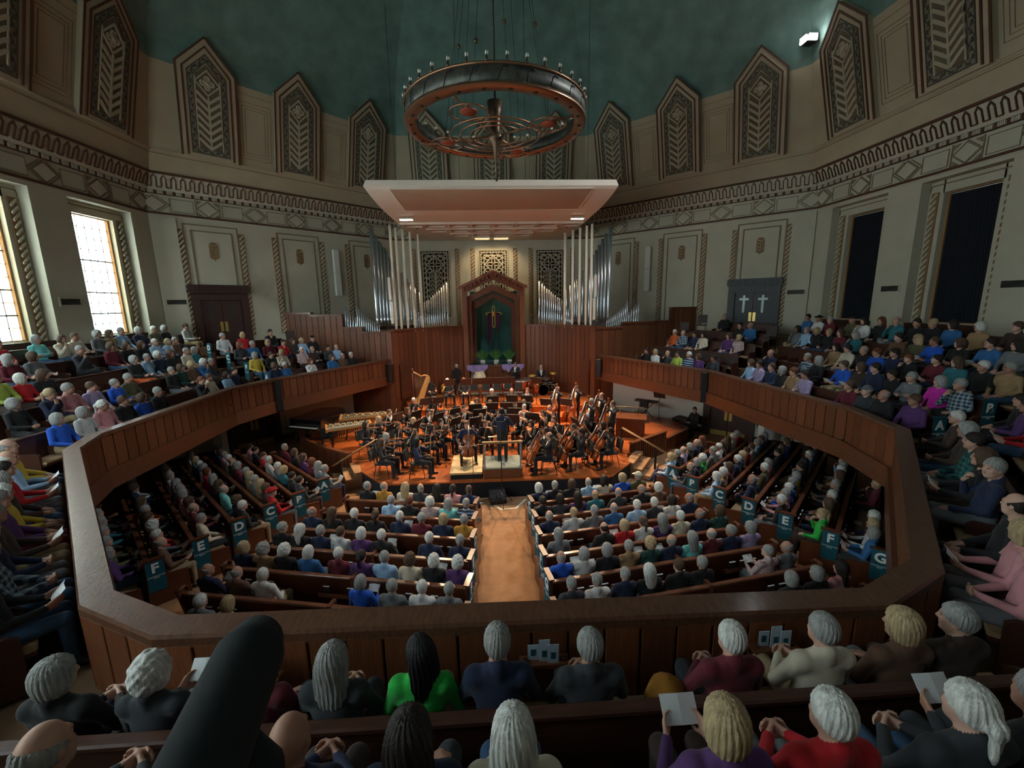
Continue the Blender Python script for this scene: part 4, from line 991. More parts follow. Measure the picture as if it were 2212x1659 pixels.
# ------------------------------------------------------------------ hair
HAIR = {}
def hair(style, h=.0095, seed=0):
    F = Field((-.17, -.20, -.40), (.17, .17, .19), h); X, Y, Z = np.meshgrid(*[F.lo[k]+F.h*np.arange(F.n[k]) for k in range(3)], indexing='ij')
    def E(c, r): k0 = np.sqrt(((X-c[0])/r[0])**2+((Y-c[1])/r[1])**2+((Z-c[2])/r[2])**2); return (k0-1)*min(r)
    def smax(a, b, k=.015): hk = np.clip(.5+.5*(a-b)/k, 0, 1); return b*(1-hk)+a*hk+k*hk*(1-hk)
    def smin(a, b, k=.03): return -smax(-a, -b, k)
    t = {'s': .014, 'm': .024, 'l': .022, 'c': .034, 'x': .009, 't': .014, 'k': .016, 'h': .018, 'b': .012}[style]
    skull = E((0, -.008, .020), (.076+t, .095+t, .102+t)); face = E((0, .135, -.050), (.082, .088, .125))
    th = np.arctan2(X, -Y)
    if style in 's': d = smax(smax(skull, -(Z+.025-.72*Y)), -face)
    elif style == 't': d = smax(smax(skull, -(Z+.03-.8*Y)), -face); d = smin(d, E((0, -.125, -.01), (.042, .035, .045)), .02); d = smin(d, E((0, -.125, -.10), (.025, .022, .09)), .02)
    elif style == 'm': d = smin(skull, E((0, -.022, -.045), (.104, .098, .120)), .03); d = smax(smax(d, -(Z+.125)), -face)
    elif style == 'l': d = smin(smin(skull, E((0, -.022, -.05), (.100, .092, .13)), .03), E((0, -.072, -.17), (.108, .050, .19)), .05); d = smax(d, -face)
    elif style == 'c': d = smin(skull, E((0, -.02, -.03), (.112, .105, .11)), .03); d = smax(smax(d, -(Z+.105)), -face, .02)
    elif style == 'x': d = smax(smax(smax(skull, -(Z+.03-.75*Y)), -face), Z-.035+.5*Y)
    elif style == 'k': d = smax(skull, -(Z-.030)); d = smin(d, smax(E((0, .115, .045), (.075, .075, .09)), np.abs(Z-.048+.15*(Y-.1))-.007), .01)
    elif style == 'h': d = smin(smax(skull, -(Z-.035)), smax(E((0, 0, .04), (.155, .165, .3)), np.abs(Z-.045-.25*X*X*10)-.008), .02)
    elif style == 'b': d = smax(smax(skull, -(Z+.02-.6*Y)), -face)
    r_ = np.random.RandomState(seed+len(style)*7+ord(style[0])); ph = r_.rand(6)*6.28
    if style not in 'kh':
        if style == 'c': d = d+.007*np.sin(58*X+ph[0])*np.sin(56*Y+ph[1])*np.sin(60*Z+ph[2])+.004*np.sin(110*X+ph[3])*np.sin(105*Z+ph[4])
        else: d = d+.0028*np.sin(26*th+3*np.sin(9*Z+ph[0])+ph[1])+.0018*np.sin(47*th+5*np.sin(7*Z+ph[2]))
    F.D = d.astype(np.float32); V, Fc, lab = F.mesh(); me = np_mesh('hair', V, Fc); return me
for s_ in 'smlcxtkhb': HAIR[s_] = hair(s_)
for s_ in 'smlcxt': HAIR['f'+s_] = hair(s_, .0062, 3)
# ------------------------------------------------------------------ colours of people
def hmat(name, c): return mat('hair_'+name, c, .55, noise=.35, nscale=30, bump=.5, bscale=110, stretch=(1.6, 1.6, .22), spec=.35)
HC = {'w': hmat('white', (.62, .62, .58)), 'g': hmat('grey', (.30, .30, .285)), 'd': hmat('dark', (.020, .014, .011)), 'b': hmat('brown', (.085, .048, .028)), 'l': hmat('blond', (.42, .31, .17)),
      'r': hmat('auburn', (.15, .048, .022)), 'k': hmat('black', (.008, .007, .008))}
HAT = {'w': mat('cap_cream', (.55, .55, .42), .9), 'g': mat('cap_grey', (.10, .11, .12), .9), 'k': mat('hat_black', (.010, .010, .012), .9), 'r': mat('hat_red', (.32, .008, .008), .9), 'd': mat('hat_dark', (.010, .010, .012), .9)}
SK = [mat('skin_%d' % i, c, .5, noise=.08, nscale=14, spec=.3) for i, c in enumerate(((.52, .30, .215), (.46, .25, .175), (.56, .34, .255), (.40, .205, .14)))]
SKD = mat('skin_deep', (.12, .055, .034), .5)
M_eye = mat('eye_dark', (.015, .012, .011), .3); M_lip = mat('lip_brow', (.30, .13, .10), .6)
TC = {'bk': ('black', (.010, .010, .012)), 'nv': ('navy', (.012, .020, .055)), 'dg': ('charcoal', (.030, .034, .040)), 'gy': ('grey', (.15, .16, .17)), 'lg': ('pale grey', (.48, .50, .50)), 'wh': ('white', (.66, .66, .64)),
      'cr': ('cream', (.58, .52, .40)), 'tn': ('tan', (.30, .19, .095)), 'br': ('brown', (.115, .058, .034)), 'db': ('dark brown', (.040, .024, .019)), 'rd': ('red', (.42, .008, .014)), 'mr': ('maroon', (.115, .010, .022)),
      'or': ('orange', (.52, .10, .02)), 'mu': ('mustard', (.42, .20, .025)), 'yl': ('yellow', (.55, .40, .05)), 'lm': ('lime green', (.40, .50, .09)), 'gn': ('bright green', (.02, .42, .055)), 'fg': ('dark green', (.012, .060, .050)),
      'ol': ('olive', (.085, .080, .040)), 'tl': ('teal', (.02, .14, .17)), 'aq': ('aqua', (.16, .56, .55)), 'bl': ('blue', (.025, .12, .30)), 'rb': ('royal blue', (.010, .085, .48)), 'lb': ('light blue', (.30, .48, .68)),
      'pk': ('pink', (.56, .25, .27)), 'mg': ('magenta', (.56, .02, .36)), 'pu': ('purple', (.085, .030, .13)), 'lv': ('lavender', (.33, .27, .44)), 'kh': ('khaki', (.30, .22, .12)), 'jn': ('denim', (.03, .075, .15))}
def cloth(code):
    if code in ('pl', 'pg', 'st', 'fl'): return pattern(code)
    n, c = TC[code]; return mat('cloth_'+n.replace(' ', '_'), c, .85, noise=.12, nscale=9, bump=.12, bscale=26, sheen=.08)
def pattern(code):
    nm = {'pl': 'plaid_blue', 'pg': 'plaid_green', 'st': 'striped', 'fl': 'floral'}[code]
    if nm in MATS: return MATS[nm]
    c0, c1, c2 = {'pl': ((.02, .035, .06), (.30, .40, .45), (.10, .17, .22)), 'pg': ((.01, .03, .035), (.03, .16, .15), (.015, .07, .07)), 'st': ((.03, .04, .07), (.30, .42, .58), (.1, .1, .2)), 'fl': ((.45, .38, .36), (.30, .06, .10), (.2, .3, .28))}[code]
    m = mat(nm, c0, .85); nt = m.node_tree; N, L = nt.nodes, nt.links; tc = N.new('ShaderNodeTexCoord'); p = N['Principled BSDF']
    if code == 'fl':
        v = N.new('ShaderNodeTexVoronoi'); v.inputs['Scale'].default_value = 28; L.new(tc.outputs['Object'], v.inputs['Vector']); cr = N.new('ShaderNodeValToRGB'); e = cr.color_ramp.elements; e[0].color = (*c1, 1); e[0].position = .25; e[1].color = (*c0, 1); e[1].position = .45; L.new(v.outputs['Distance'], cr.inputs[0]); L.new(cr.outputs[0], p.inputs['Base Color']); return m
    sp = N.new('ShaderNodeSeparateXYZ'); L.new(tc.outputs['Object'], sp.inputs[0]); outs = []
    for ax in ((2,) if code == 'st' else (0, 2)):
        a = N.new('ShaderNodeMath'); a.operation = 'MULTIPLY'; a.inputs[1].default_value = 85 if code != 'st' else 70; L.new(sp.outputs[ax], a.inputs[0]); s = N.new('ShaderNodeMath'); s.operation = 'SINE'; L.new(a.outputs[0], s.inputs[0]); g = N.new('ShaderNodeMath'); g.operation = 'GREATER_THAN'; g.inputs[1].default_value = .2; L.new(s.outputs[0], g.inputs[0]); outs.append(g)
    mx = N.new('ShaderNodeMix'); mx.data_type = 'RGBA'; mx.inputs[6].default_value = (*c0, 1); mx.inputs[7].default_value = (*c1, 1)
    if len(outs) == 2:
        ad = N.new('ShaderNodeMath'); ad.operation = 'ADD'; L.new(outs[0].outputs[0], ad.inputs[0]); L.new(outs[1].outputs[0], ad.inputs[1]); h2 = N.new('ShaderNodeMath'); h2.operation = 'MULTIPLY'; h2.inputs[1].default_value = .5; L.new(ad.outputs[0], h2.inputs[0]); L.new(h2.outputs[0], mx.inputs[0])
    else: L.new(outs[0].outputs[0], mx.inputs[0])
    L.new(mx.outputs[2], p.inputs['Base Color']); return m
CNAME = lambda c: {'pl': 'blue plaid', 'pg': 'green plaid', 'st': 'striped', 'fl': 'floral'}.get(c) or TC[c][0]
M_shoe = mat('shoe_leather', (.012, .010, .010), .4)
def person(tmpl, loc, rz, hair_, top, pants='dg', shirt=None, label='', group=None, sc=1.0, skin=None, tie=False, fine=False):
    o = bpy.data.objects.new('person', BODY[tmpl]); COL.objects.link(o); o.location = loc; o.rotation_euler = (0, 0, rz); o.scale = (sc*RS.uniform(.95, 1.06), sc, sc)
    sk = skin or SK[RS.randint(4)]; ms = [sk, cloth(top), cloth(pants), M_shoe, cloth(shirt or top), M_eye, M_lip]
    for sl, m in zip(o.material_slots, ms): sl.link = 'OBJECT'; sl.material = m
    c, s = hair_[0], hair_[1]
    if s != 'n':
        hm = HAIR[('f' if fine and 'f'+s in HAIR else '')+s]; ho = bpy.data.objects.new('hat' if s in 'kh' else 'hair', hm); COL.objects.link(ho); ho.parent = o; ho.matrix_local = HEADM[tmpl]
        if not hm.materials: hm.materials.append(None)
        ho.material_slots[0].link = 'OBJECT'; ho.material_slots[0].material = HAT[c] if s in 'kh' else HC[c]
        if s in 'kh':
            h2 = bpy.data.objects.new('hair', HAIR['b']); COL.objects.link(h2); h2.parent = o; h2.matrix_local = HEADM[tmpl]
            if not HAIR['b'].materials: HAIR['b'].materials.append(None)
            h2.material_slots[0].link = 'OBJECT'; h2.material_slots[0].material = HC['g']
    tag(o, label, 'person', group); return o
# ================================================================== the audience: row: place along the row, height, hair, clothing, trousers, pose
AUD = """
GL0:0.25,4,ds,nv,,;0.76,-12,dl,lb,,;1.68,3,bs,cr,,;2.14,0,rt,bk,,C;3.89,0,gs,bk,,;4.45,-12,bm,rb,,;5.04,0,bs,bk,,;5.59,3,wt,pk,,;6.10,-5,gm,lg,,;6.71,-3,gm,rb,,
GL1:0.25,-4,gs,db,,;0.79,4,wm,bl,,C;1.35,1,lm,br,,;1.81,-4,bm,fg,,;2.29,-8,gs,bk,,;3.88,1,gs,ol,,;4.34,-12,gs,rb,,;5.03,-4,bs,lv,,;5.61,8,gs,pk,,;6.08,2,lt,nv,,C;6.81,-11,gc,bk,,
GL2:0.28,-3,gm,tl,,;0.74,0,gs,cr,,;1.54,1,bl,bk,,;2.08,3,wc,nv,,;2.54,-2,gs,lb,,;3.03,-3,gc,bk,or,;5.80,-3,bl,bk,,;6.30,-7,wm,rd,,;6.82,14,bs,lm,,
GL3:0.22,-4,gs,br,,;0.65,-9,lm,lb,,C;1.21,-1,ws,lb,,;1.81,-5,bl,bk,,;2.41,-1,bm,bk,,;3.00,2,bm,mr,,;4.05,4,gs,dg,,C;5.33,-3,bm,gy,,;5.87,-2,gl,mr,,
GL4:-0.95,6,bs,wh,,;0.29,4,gc,bk,,;0.83,5,ws,ol,,;1.54,3,wc,nv,,;2.30,8,gs,lb,,;2.76,-1,bl,tn,,;3.22,1,gc,gy,,;3.98,-3,bs,cr,,;4.44,-8,bm,cr,,C;5.12,-2,gm,aq,,X;6.07,-11,bs,rd,,
WL0:1.00,4,ws,bk,,;1.49,4,gs,br,,;2.08,5,bm,bl,,;3.16,-1,rl,wh,,C;4.30,-1,ws,bl,,;4.73,3,bc,nv,,
WL1:0.67,-1,gx,lb,,P;1.13,2,ds,dg,,;1.95,6,gx,db,,;2.44,9,ws,fl,,;3.40,8,lm,cr,,C;3.86,-2,bt,bk,,;4.50,7,gm,yl,jn,
WL2:0.51,10,kk,bk,,;1.08,0,ll,lb,,;1.54,1,bl,db,,;2.01,0,ds,rd,,C;2.66,10,lm,mr,,;3.31,9,gs,bl,,;3.82,10,rl,dg,,
WL3:0.67,10,ds,bk,,C;1.86,2,lm,rd,,;2.66,6,gs,lg,,
GR0:0.38,9,bs,pu,,;1.09,1,gx,bk,,;1.55,3,gk,dg,,;2.08,7,bs,mr,,;3.61,12,dt,lv,,;4.07,14,rs,tn,,;4.60,7,gm,bk,,;5.06,13,bt,nv,,;5.74,12,ds,lv,,;6.22,7,bc,lb,,
GR1:0.39,4,gs,pl,,C;0.85,-1,gm,mg,,;1.46,-1,gs,gy,,X;1.97,-5,ds,bk,,;2.43,13,ds,nv,,;2.89,3,bm,db,,;3.45,0,bs,rb,,;4.40,1,gl,bk,,;4.86,8,gs,pl,,;6.54,-2,gx,nv,,C
GR2:0.42,-1,gs,tn,jn,;0.88,-6,ws,bk,,;1.44,-3,bl,tl,,;1.90,-4,ds,mr,,;2.53,-12,rs,bk,,C;2.99,3,ds,nv,,;3.49,-3,rs,rb,,;3.95,0,gx,bk,,;4.48,-4,ds,cr,,;4.94,-4,dl,tn,,
GR3:1.12,6,dl,gy,,;1.66,3,ds,bl,,;2.30,-8,bc,bk,,;2.91,-7,bs,rb,,;3.37,-3,ll,ol,,;3.93,0,ds,br,,;5.34,-9,gl,tl,,C;5.98,-3,bm,mr,,;6.44,-6,ls,bk,,;7.03,-5,lm,bk,,;7.49,-3,gs,lb,,;7.95,-1,dl,gy,kh,C
GR4:1.98,2,bs,db,,;2.77,-7,wc,tn,,;3.44,-2,dm,bl,,;3.94,2,ls,bk,,;4.40,0,ds,bk,,;5.04,6,gx,tl,,C;5.56,2,rl,bk,,;6.15,-3,dl,wh,,C;6.68,2,kk,ol,,;7.64,-4,gs,mr,,;8.19,-1,kh,wh,,X;8.76,5,ds,bl,,
WR0:0.39,3,ds,dg,,P;1.07,1,bm,pu,,;1.53,7,ws,st,,;2.09,3,ds,lm,,;2.58,1,gx,dg,,C;3.33,-2,lm,wh,,;3.79,2,ds,bk,,C
WR2:0.59,-6,lm,fl,,;1.05,1,bm,pu,,;2.26,-2,dl,cr,,;2.72,-1,ds,nv,,;3.32,5,gx,pl,,;3.81,6,ws,or,,
WR3:0.68,12,gx,bl,,P;1.14,9,ks,bk,,
WR4:2.10,1,gs,bk,,
LA:0.39,-5,gs,mr,,;1.18,-5,bm,bk,,;1.91,-5,bl,pu,,;2.56,-5,rc,mr,,;2.99,-5,gl,gy,,;3.41,-5,gs,gy,,P
LB:0.70,-5,dt,pk,,;1.16,-5,ds,bk,,;1.96,-5,bs,rd,,;2.52,-5,ws,lg,,;3.31,-5,ws,gy,,;3.77,-5,lm,tl,,;4.43,-5,ds,bk,,;4.92,-5,ds,dg,,P
LC:0.22,-5,kh,nv,,;0.65,-5,bm,bl,,;1.08,-5,gs,pk,,;1.51,-5,ws,lg,,;1.97,-5,dx,bk,,;2.49,-5,gc,mr,,;3.18,-5,gs,nv,,;3.61,-5,lm,tn,,;4.03,-5,gs,gy,,;4.46,-5,lm,tn,,;4.89,-5,bm,db,,;5.32,-5,rh,rd,,P
LD:0.25,-5,gm,wh,,;0.99,-5,lm,tl,,;1.52,-5,ws,nv,,;1.98,-5,gc,wh,,;2.44,-5,rm,rd,,;3.12,-5,gl,dg,,;3.76,-5,bl,bk,,;4.22,-5,gx,aq,,;5.24,-5,bc,bk,,;5.67,-5,ws,bk,,
LE:0.61,-5,gs,fg,,;1.07,-5,lm,tn,,;1.59,-5,gm,lg,,;2.38,-5,gl,lb,,;2.88,-5,gs,mr,,;3.34,-5,gm,pk,,;4.05,-5,bm,tn,,;4.51,-5,gx,mr,,;5.31,-5,gs,cr,,
LF:0.36,-5,ws,lg,,;0.89,-5,ws,nv,,;2.15,-5,bl,or,,;2.82,-5,gs,dg,,;3.34,-5,bs,bk,,;3.91,-5,wc,rd,,;4.49,-5,ws,gy,,;4.92,-5,gx,br,kh,
C1:0.48,-5,gs,bk,,;0.94,-5,gx,mu,,;1.52,-5,ll,cr,,;1.94,-5,gx,dg,,;2.37,-5,dl,bk,,;2.80,-5,dt,pk,,;3.23,-5,bs,nv,,
C2:1.66,-5,gs,lb,,;2.13,-5,rs,bk,,;2.64,-5,wc,fl,,;3.10,-5,gl,aq,,;3.54,-5,gs,st,,
C3:0.25,-5,gx,nv,,;0.75,-5,bl,bk,,;1.29,-5,ws,bk,,;1.81,-5,bt,bk,,;2.39,-5,ws,nv,,P;2.91,-5,gs,mr,,;3.41,-5,lm,nv,,;3.88,-5,gs,mu,,
C4:0.25,-5,gs,bk,,;0.70,-5,wl,bk,,;1.16,-5,gs,nv,,P;1.62,-5,bs,lg,,;2.08,-5,wm,pu,,;2.54,-5,ws,bk,,P;3.57,-5,ws,nv,,;4.22,-5,gs,nv,,
C5:0.23,-5,lm,nv,,;0.66,-5,gc,tn,,;1.10,-5,wc,bk,,;1.62,-5,wm,bl,,;2.24,-5,ws,mr,,;2.72,-5,dt,pu,,;3.18,-5,gs,lb,,;3.69,-5,bc,cr,,;4.15,-5,wc,bk,,;4.61,-5,wc,pu,,
C6:0.30,-5,gx,nv,,P;0.90,-5,gx,br,,;1.42,-5,ws,wh,kh,;3.27,-5,gm,rb,,P;3.86,-5,gs,gy,,;4.38,-5,ws,wh,,;4.85,-5,gs,gy,,
C7:1.06,-5,ws,gy,,;1.57,-5,lm,cr,,
D1:0.25,-5,wm,nv,,;0.70,-5,gs,bk,,;1.16,-5,bm,bk,,;1.62,-5,gx,lb,,;2.09,-5,dl,cr,,P;2.61,-5,lm,rb,,;3.08,-5,wk,ol,,
D2:0.25,-5,ds,bk,,;0.69,-5,dm,dg,,;1.15,-5,dl,pu,,;1.61,-5,lx,tl,,;2.22,-5,gx,dg,,;2.87,-5,gx,bk,,;3.33,-5,wm,br,,
D3:0.31,-5,gx,nv,,;0.89,-5,ls,lg,,P;1.38,-5,gs,gy,,;1.87,-5,gx,bl,,;2.45,-5,ws,lb,,;2.91,-5,ws,dg,,;3.37,-5,dm,wh,,;3.85,-5,gx,nv,,
D4:0.39,-5,gm,gy,,;1.40,-5,dx,bk,,;1.86,-5,lm,rd,,;2.32,-5,bt,wh,,;2.78,-5,gl,pu,,;3.24,-5,ws,cr,,;3.73,-5,gx,nv,,C;4.23,-5,bm,fg,,
D5:0.29,-5,gx,rb,,;0.75,-5,gm,lg,,P;1.23,-5,gm,bk,,;1.69,-5,gs,tn,,;2.15,-5,lc,fg,,P;2.61,-5,gx,nv,,;3.07,-5,gl,aq,,;3.53,-5,gx,mr,,;3.99,-5,gs,nv,,;4.47,-5,gm,lv,,
D6:0.34,-5,gs,dg,,;0.80,-5,gs,wh,,;1.34,-5,gs,nv,,;1.80,-5,wl,bk,,;2.39,-5,bs,bk,,;2.85,-5,gs,bk,,;4.26,-5,gs,fl,,P;4.72,-5,gx,gy,,
D7:4.13,-5,gm,bk,,;4.67,-5,gm,bk,,;5.20,-5,dl,pk,,
RA:0.22,-5,lm,lb,,C;0.65,-5,gs,bk,,;1.08,-5,gx,lv,,;1.50,-5,gm,bk,,;2.08,-5,gx,nv,,;2.54,-5,rl,db,,
RB:0.24,-5,gx,dg,jn,P;0.67,-5,gm,nv,,;1.12,-5,wc,gn,,;2.02,-5,gs,gy,,;2.48,-5,ws,wh,,;2.94,-5,bl,db,,;3.40,-5,bl,ol,,;3.86,-5,ws,lg,,;4.29,-5,gm,rd,,
RC:0.23,-5,wm,lb,,;0.66,-5,wm,tn,,;1.20,-5,bm,mr,,;1.97,-5,ws,nv,,;2.43,-5,ll,nv,,;2.89,-5,bs,rd,,;3.35,-5,bs,wh,,;3.99,-5,gs,lb,,;4.50,-5,bs,gy,,;4.92,-5,gm,pl,,
RD:0.89,-5,gx,nv,,;1.97,-5,ws,ol,,;2.43,-5,gm,pk,,;3.60,-5,ds,bk,,;4.11,-5,bl,dg,,P;4.91,-5,bl,rb,,;5.45,-5,bs,bk,,
RE:0.22,-5,ws,bk,,;0.65,-5,gs,pk,,;1.09,-5,ws,rb,,;1.55,-5,gs,bl,,;2.06,-5,gm,yl,,;2.94,-5,ds,bk,,C;3.40,-5,dl,gy,,;4.18,-5,ws,lb,,;5.37,-5,gn,dg,,
RF:0.25,-5,lt,gn,,C;0.96,-5,bl,tn,,H;1.53,-5,ws,tn,,;2.34,-5,gs,gy,,P;3.15,-5,bm,br,,;3.58,-5,wm,cr,,;4.01,-5,gs,tn,,;4.43,-5,gx,lb,,C
RG:0.22,-5,gm,bl,,P;0.65,-5,ll,lg,,P;1.08,-5,wm,nv,,;3.22,-5,ls,mr,,C;3.64,-5,gs,nv,,;4.07,-5,bs,nv,jn,
B0:0.32,-12,gm,bk,,;0.92,-12,wc,dg,,P;1.57,-12,gs,mr,,;2.07,-12,gl,dg,,;2.64,-11,kl,gn,,;3.16,3,gs,nv,,;3.79,-12,gs,dg,,;4.78,-12,ws,mr,,H;5.45,-10,gs,cr,,H;6.05,-12,lm,br,,;6.47,-10,gs,db,,
B1:1.61,3,gx,dg,,;2.62,-6,xn,nv,,H;3.15,-9,dl,nv,,;3.62,-12,wl,cr,,;4.61,-12,lm,pu,,P;5.13,-12,ws,rd,,H;5.81,-12,wt,dg,,;6.21,-12,gs,dg,,P
NR0:0.29,-12,gs,pk,,H;0.75,-7,lm,pk,,P;1.21,12,dx,bk,,;2.47,14,gs,nv,,C;2.93,14,bm,bk,,P;3.83,13,ds,pg,,;4.53,14,gm,db,,;5.75,4,ws,db,,H
NR1:5.50,-12,gs,rd,,P;6.35,-12,ds,pu,,;6.78,-7,ds,bk,,
NL0:0.69,13,gx,yl,,;1.15,-3,wx,lb,,P;1.89,-1,ds,rd,,P;2.44,-4,gm,db,jn,;2.90,-12,wm,yl,br,;3.42,0,gs,pu,mr,L;3.94,0,gs,db,kh,P;4.46,0,gs,nv,gy,H;4.98,0,gs,pl,jn,H;5.50,0,bs,bk,jn,P
LG:0.50,0,bs,bk,,L;1.10,0,gs,dg,,P;1.70,0,gm,tl,,P;2.30,0,gs,db,,L;2.90,0,gs,ol,,P;3.50,0,gm,pu,,P
"""
FLO = {'L': 'left floor block', 'C': 'left centre block', 'D': 'right centre block', 'R': 'right floor block'}
POSE = {'L': 'hands in lap', 'C': 'chin on hand', 'X': 'arms folded', 'P': 'holding a program', 'H': 'hands clasped'}
b = MB(); b.box(-.105, 0, -.002, .002, 0, .15, 0, Matrix.Rotation(-.12, 4, 'Z')); b.box(0, .105, -.002, .002, 0, .15, 0, Matrix.Rotation(.12, 4, 'Z')); PROG = b.mesh('concert_program'); PROG.materials.append(M_paper)
def st_chair(loc, rz, label, grp, m=None):
    """padded stacking chair"""
    if 'ch' not in CH:
        r = empty('stacking_chair', loc, rz); fm = M_blkm
        b = MB(); b.bev(-.22, .22, -.20, .22, .42, .48, .02, 0); b.build('seat', M_chair, r)
        b = MB(); b.bev(-.21, .21, -.03, .03, .52, .92, .012, 0, Matrix.Translation((0, -.24, 0)) @ Matrix.Rotation(.12, 4, 'X') @ Matrix.Translation((0, .06, 0)) @ Matrix(((1,0,0,0),(0,1,0,0),(0,0,1,0),(0,0,0,1)))); b.build('backrest', M_chair, r)
        for sg in (-1, 1):
            b = MB(); b.tube([(sg*.20, .22, 0), (sg*.19, .18, .43)], .011, 6); b.build('leg', fm, r)
            b = MB(); b.tube([(sg*.20, -.28, 0), (sg*.20, -.18, .44), (sg*.20, -.24, .60), (sg*.20, -.31, .90)], .011, 6); b.build('leg', fm, r)
        CH['ch'] = r
    else: r = copy_tree(CH['ch']); r.location = loc; r.rotation_euler = (0, 0, rz)
    return tag(r, label, 'chair', grp)
CH = {}; M_chair = mat('chair_vinyl', (.045, .030, .026), .6)
FAR = []; KEEP = 262
# the farthest sitters, past what can be told apart one by one, become one object
_d = []
for line in AUD.strip().split('\n'):
    key, rest = line.split(':'); A, u, n, z, L = PEWS[key]
    for i, e in enumerate(rest.split(';')):
        P = A+u*float(e.split(',')[0]); _d.append(((Vector((P.x, P.y, z))-Vector((-.44, -12.96, 5.88))).length, key, i))
_d.sort(); FARSET = {(k, i) for _, k, i in _d[KEEP:]}
for line in AUD.strip().split('\n'):
    key, rest = line.split(':'); A, u, n, z, L = PEWS[key]; rz = math.atan2(n.y, n.x)-PI/2
    ents = [e.split(',') for e in rest.split(';')]; N_ = len(ents); near_right = key[0] in 'LC' or key[:2] in ('NL',)
    fine = key in ('B0', 'B1', 'NR0', 'NR1', 'NL0')
    for i, (s, dz, hr, top, pants, pose) in enumerate(ents):
        s = float(s); hips = .27; P = A+u*s+n*(hips+RS.uniform(-.02, .02))
        # which way the head turns: towards the conductor
        hd = math.atan2(3.0-P.y, -.2-P.x)-math.atan2(n.y, n.x); hd = (hd+PI) % (2*PI)-PI
        yk = 'a' if hd > .32 else ('b' if hd < -.32 else 'n')
        if fine and key[0] == 'B': yk = 'n' if RS.rand() < .6 else ('a' if RS.rand() < .5 else 'b')
        if not pose: pose = 'LLPHL'[RS.randint(5)] if not fine else 'LH'[RS.randint(2)]
        if fine and pose == 'X': pose = 'L'
        if fine and pose == 'C' and yk == 'n': yk = 'a'
        sc = 1.0+.45*int(dz)/100; k = N_-i if near_right or key[0] == 'W' and key[1] == 'L' or key[:2] == 'GR' else i+1
        cnm = CNAME(top)
        if key[:-1] in GN: nm = 'of the %s %s row' % (GN[key[:-1]], RN[GROWS[key]]); frm = {'GL': 'the far end', 'GR': 'the far end', 'WL': 'the near end', 'WR': 'the near end', 'NL': 'the rear end', 'NR': 'the rear end', 'B': 'the left'}[key[:-1]]
        else:
            frm = 'the aisle'
            ro = 'ABCDEFG'.index(key[1])+1 if key[0] in 'LR' else int(key[1]); nm = 'in the %s pew, %s' % (ORD[ro], FLO[key[0]])
        lab = 'person in %s, %s, %s from %s %s' % (cnm, POSE[pose], ORD[k] if k < 16 else str(k), frm, nm)
        if len(lab.replace(',', '').split()) > 16: lab = lab.replace(POSE[pose]+', ', '') if pose != 'P' else lab.replace('holding a program', 'with program')
        if len(lab.replace(',', '').split()) > 16: lab = lab.replace(' the ', ' ')
        if len(lab.replace(',', '').split()) > 16: lab = lab.replace('gallery ', '')
        pn = pants or ['dg', 'bk', 'nv', 'jn', 'kh', 'gy', 'db', 'bk'][RS.randint(8)]
        shirt = None
        if top in ('nv', 'dg', 'br', 'db', 'bk', 'ol') and RS.rand() < .35: shirt = ['wh', 'lb', 'lg'][RS.randint(3)]
        if s < 0 and key == 'GL4' and s < -.3:
            st_chair((P.x, P.y, z-.0), rz, 'brown stacking chair under the %s from the far end in the left gallery back row' % ORD[k], 'stacking chairs in the gallery')
        xx = {'kl gn': ('k', 'l')}.get(hr+' '+top)
        if (key, i) in FARSET:
            FAR.append((pose+yk, (P.x, P.y, z), rz, hr, top, pn, shirt, sc)); continue
        person(('f' if fine else '')+pose+yk, (P.x, P.y, z+.0), rz, hr, top, pn, shirt, lab, 'audience', sc, fine=fine)
        if pose == 'P':
            c = P+n*.37; o = bpy.data.objects.new('concert_program', PROG); COL.objects.link(o); o.location = (c.x, c.y, z+.76*sc-.02); o.rotation_euler = (.75*-1, 0, rz)
            tag(o, ('white program held by %s person from %s %s' % (ORD[k] if k < 16 else str(k), frm, nm)).replace(' the ', ' '), 'program', 'concert programs')

# ---- distant sitters joined into one
def join_far():
    slots = []; sidx = {}; Vs = []; Fs = []; Ls = []; off = 0
    def si(m):
        if m.name not in sidx: sidx[m.name] = len(slots); slots.append(m)
        return sidx[m.name]
    cache = {}
    def arr(me):
        if me.name not in cache:
            V = np.empty(len(me.vertices)*3, np.float32); me.vertices.foreach_get('co', V); Fv = np.empty(len(me.polygons)*4, np.int32); me.loops.foreach_get('vertex_index', Fv); mi = np.empty(len(me.polygons), np.int32); me.polygons.foreach_get('material_index', mi); cache[me.name] = (V.reshape(-1, 3), Fv.reshape(-1, 4), mi)
        return cache[me.name]
    for t, loc, rz, hr, top, pn, sh, sc in FAR:
        M = Matrix.Translation(loc) @ Matrix.Rotation(rz, 4, 'Z') @ Matrix.Scale(sc, 4); ms = [SK[RS.randint(4)], cloth(top), cloth(pn), M_shoe, cloth(sh or top), M_eye, M_lip]
        parts = [(LOW[t], M, np.array([si(m) for m in ms]))]
        if hr[1] != 'n': parts.append((HLOW[hr[1]], M @ HEADM[t], np.array([si(HAT[hr[0]] if hr[1] in 'kh' else HC[hr[0]])])))
        for me, MM, mp in parts:
            V, Fv, mi = arr(me); A_ = np.array(MM); Vs.append(V@A_[:3, :3].T+A_[:3, 3]); Fs.append(Fv+off); Ls.append(mp[mi]); off += len(V)
    me = np_mesh('distant_audience', np.concatenate(Vs), np.concatenate(Fs), np.concatenate(Ls))
    for m in slots: me.materials.append(m)
    o = obj('distant_audience', me); tag(o, 'distant rows of seated listeners on the far floor pews and gallery wings', 'audience', None, 'stuff')
LOW = {}; HLOW = {}
_keep = dict(BODY)
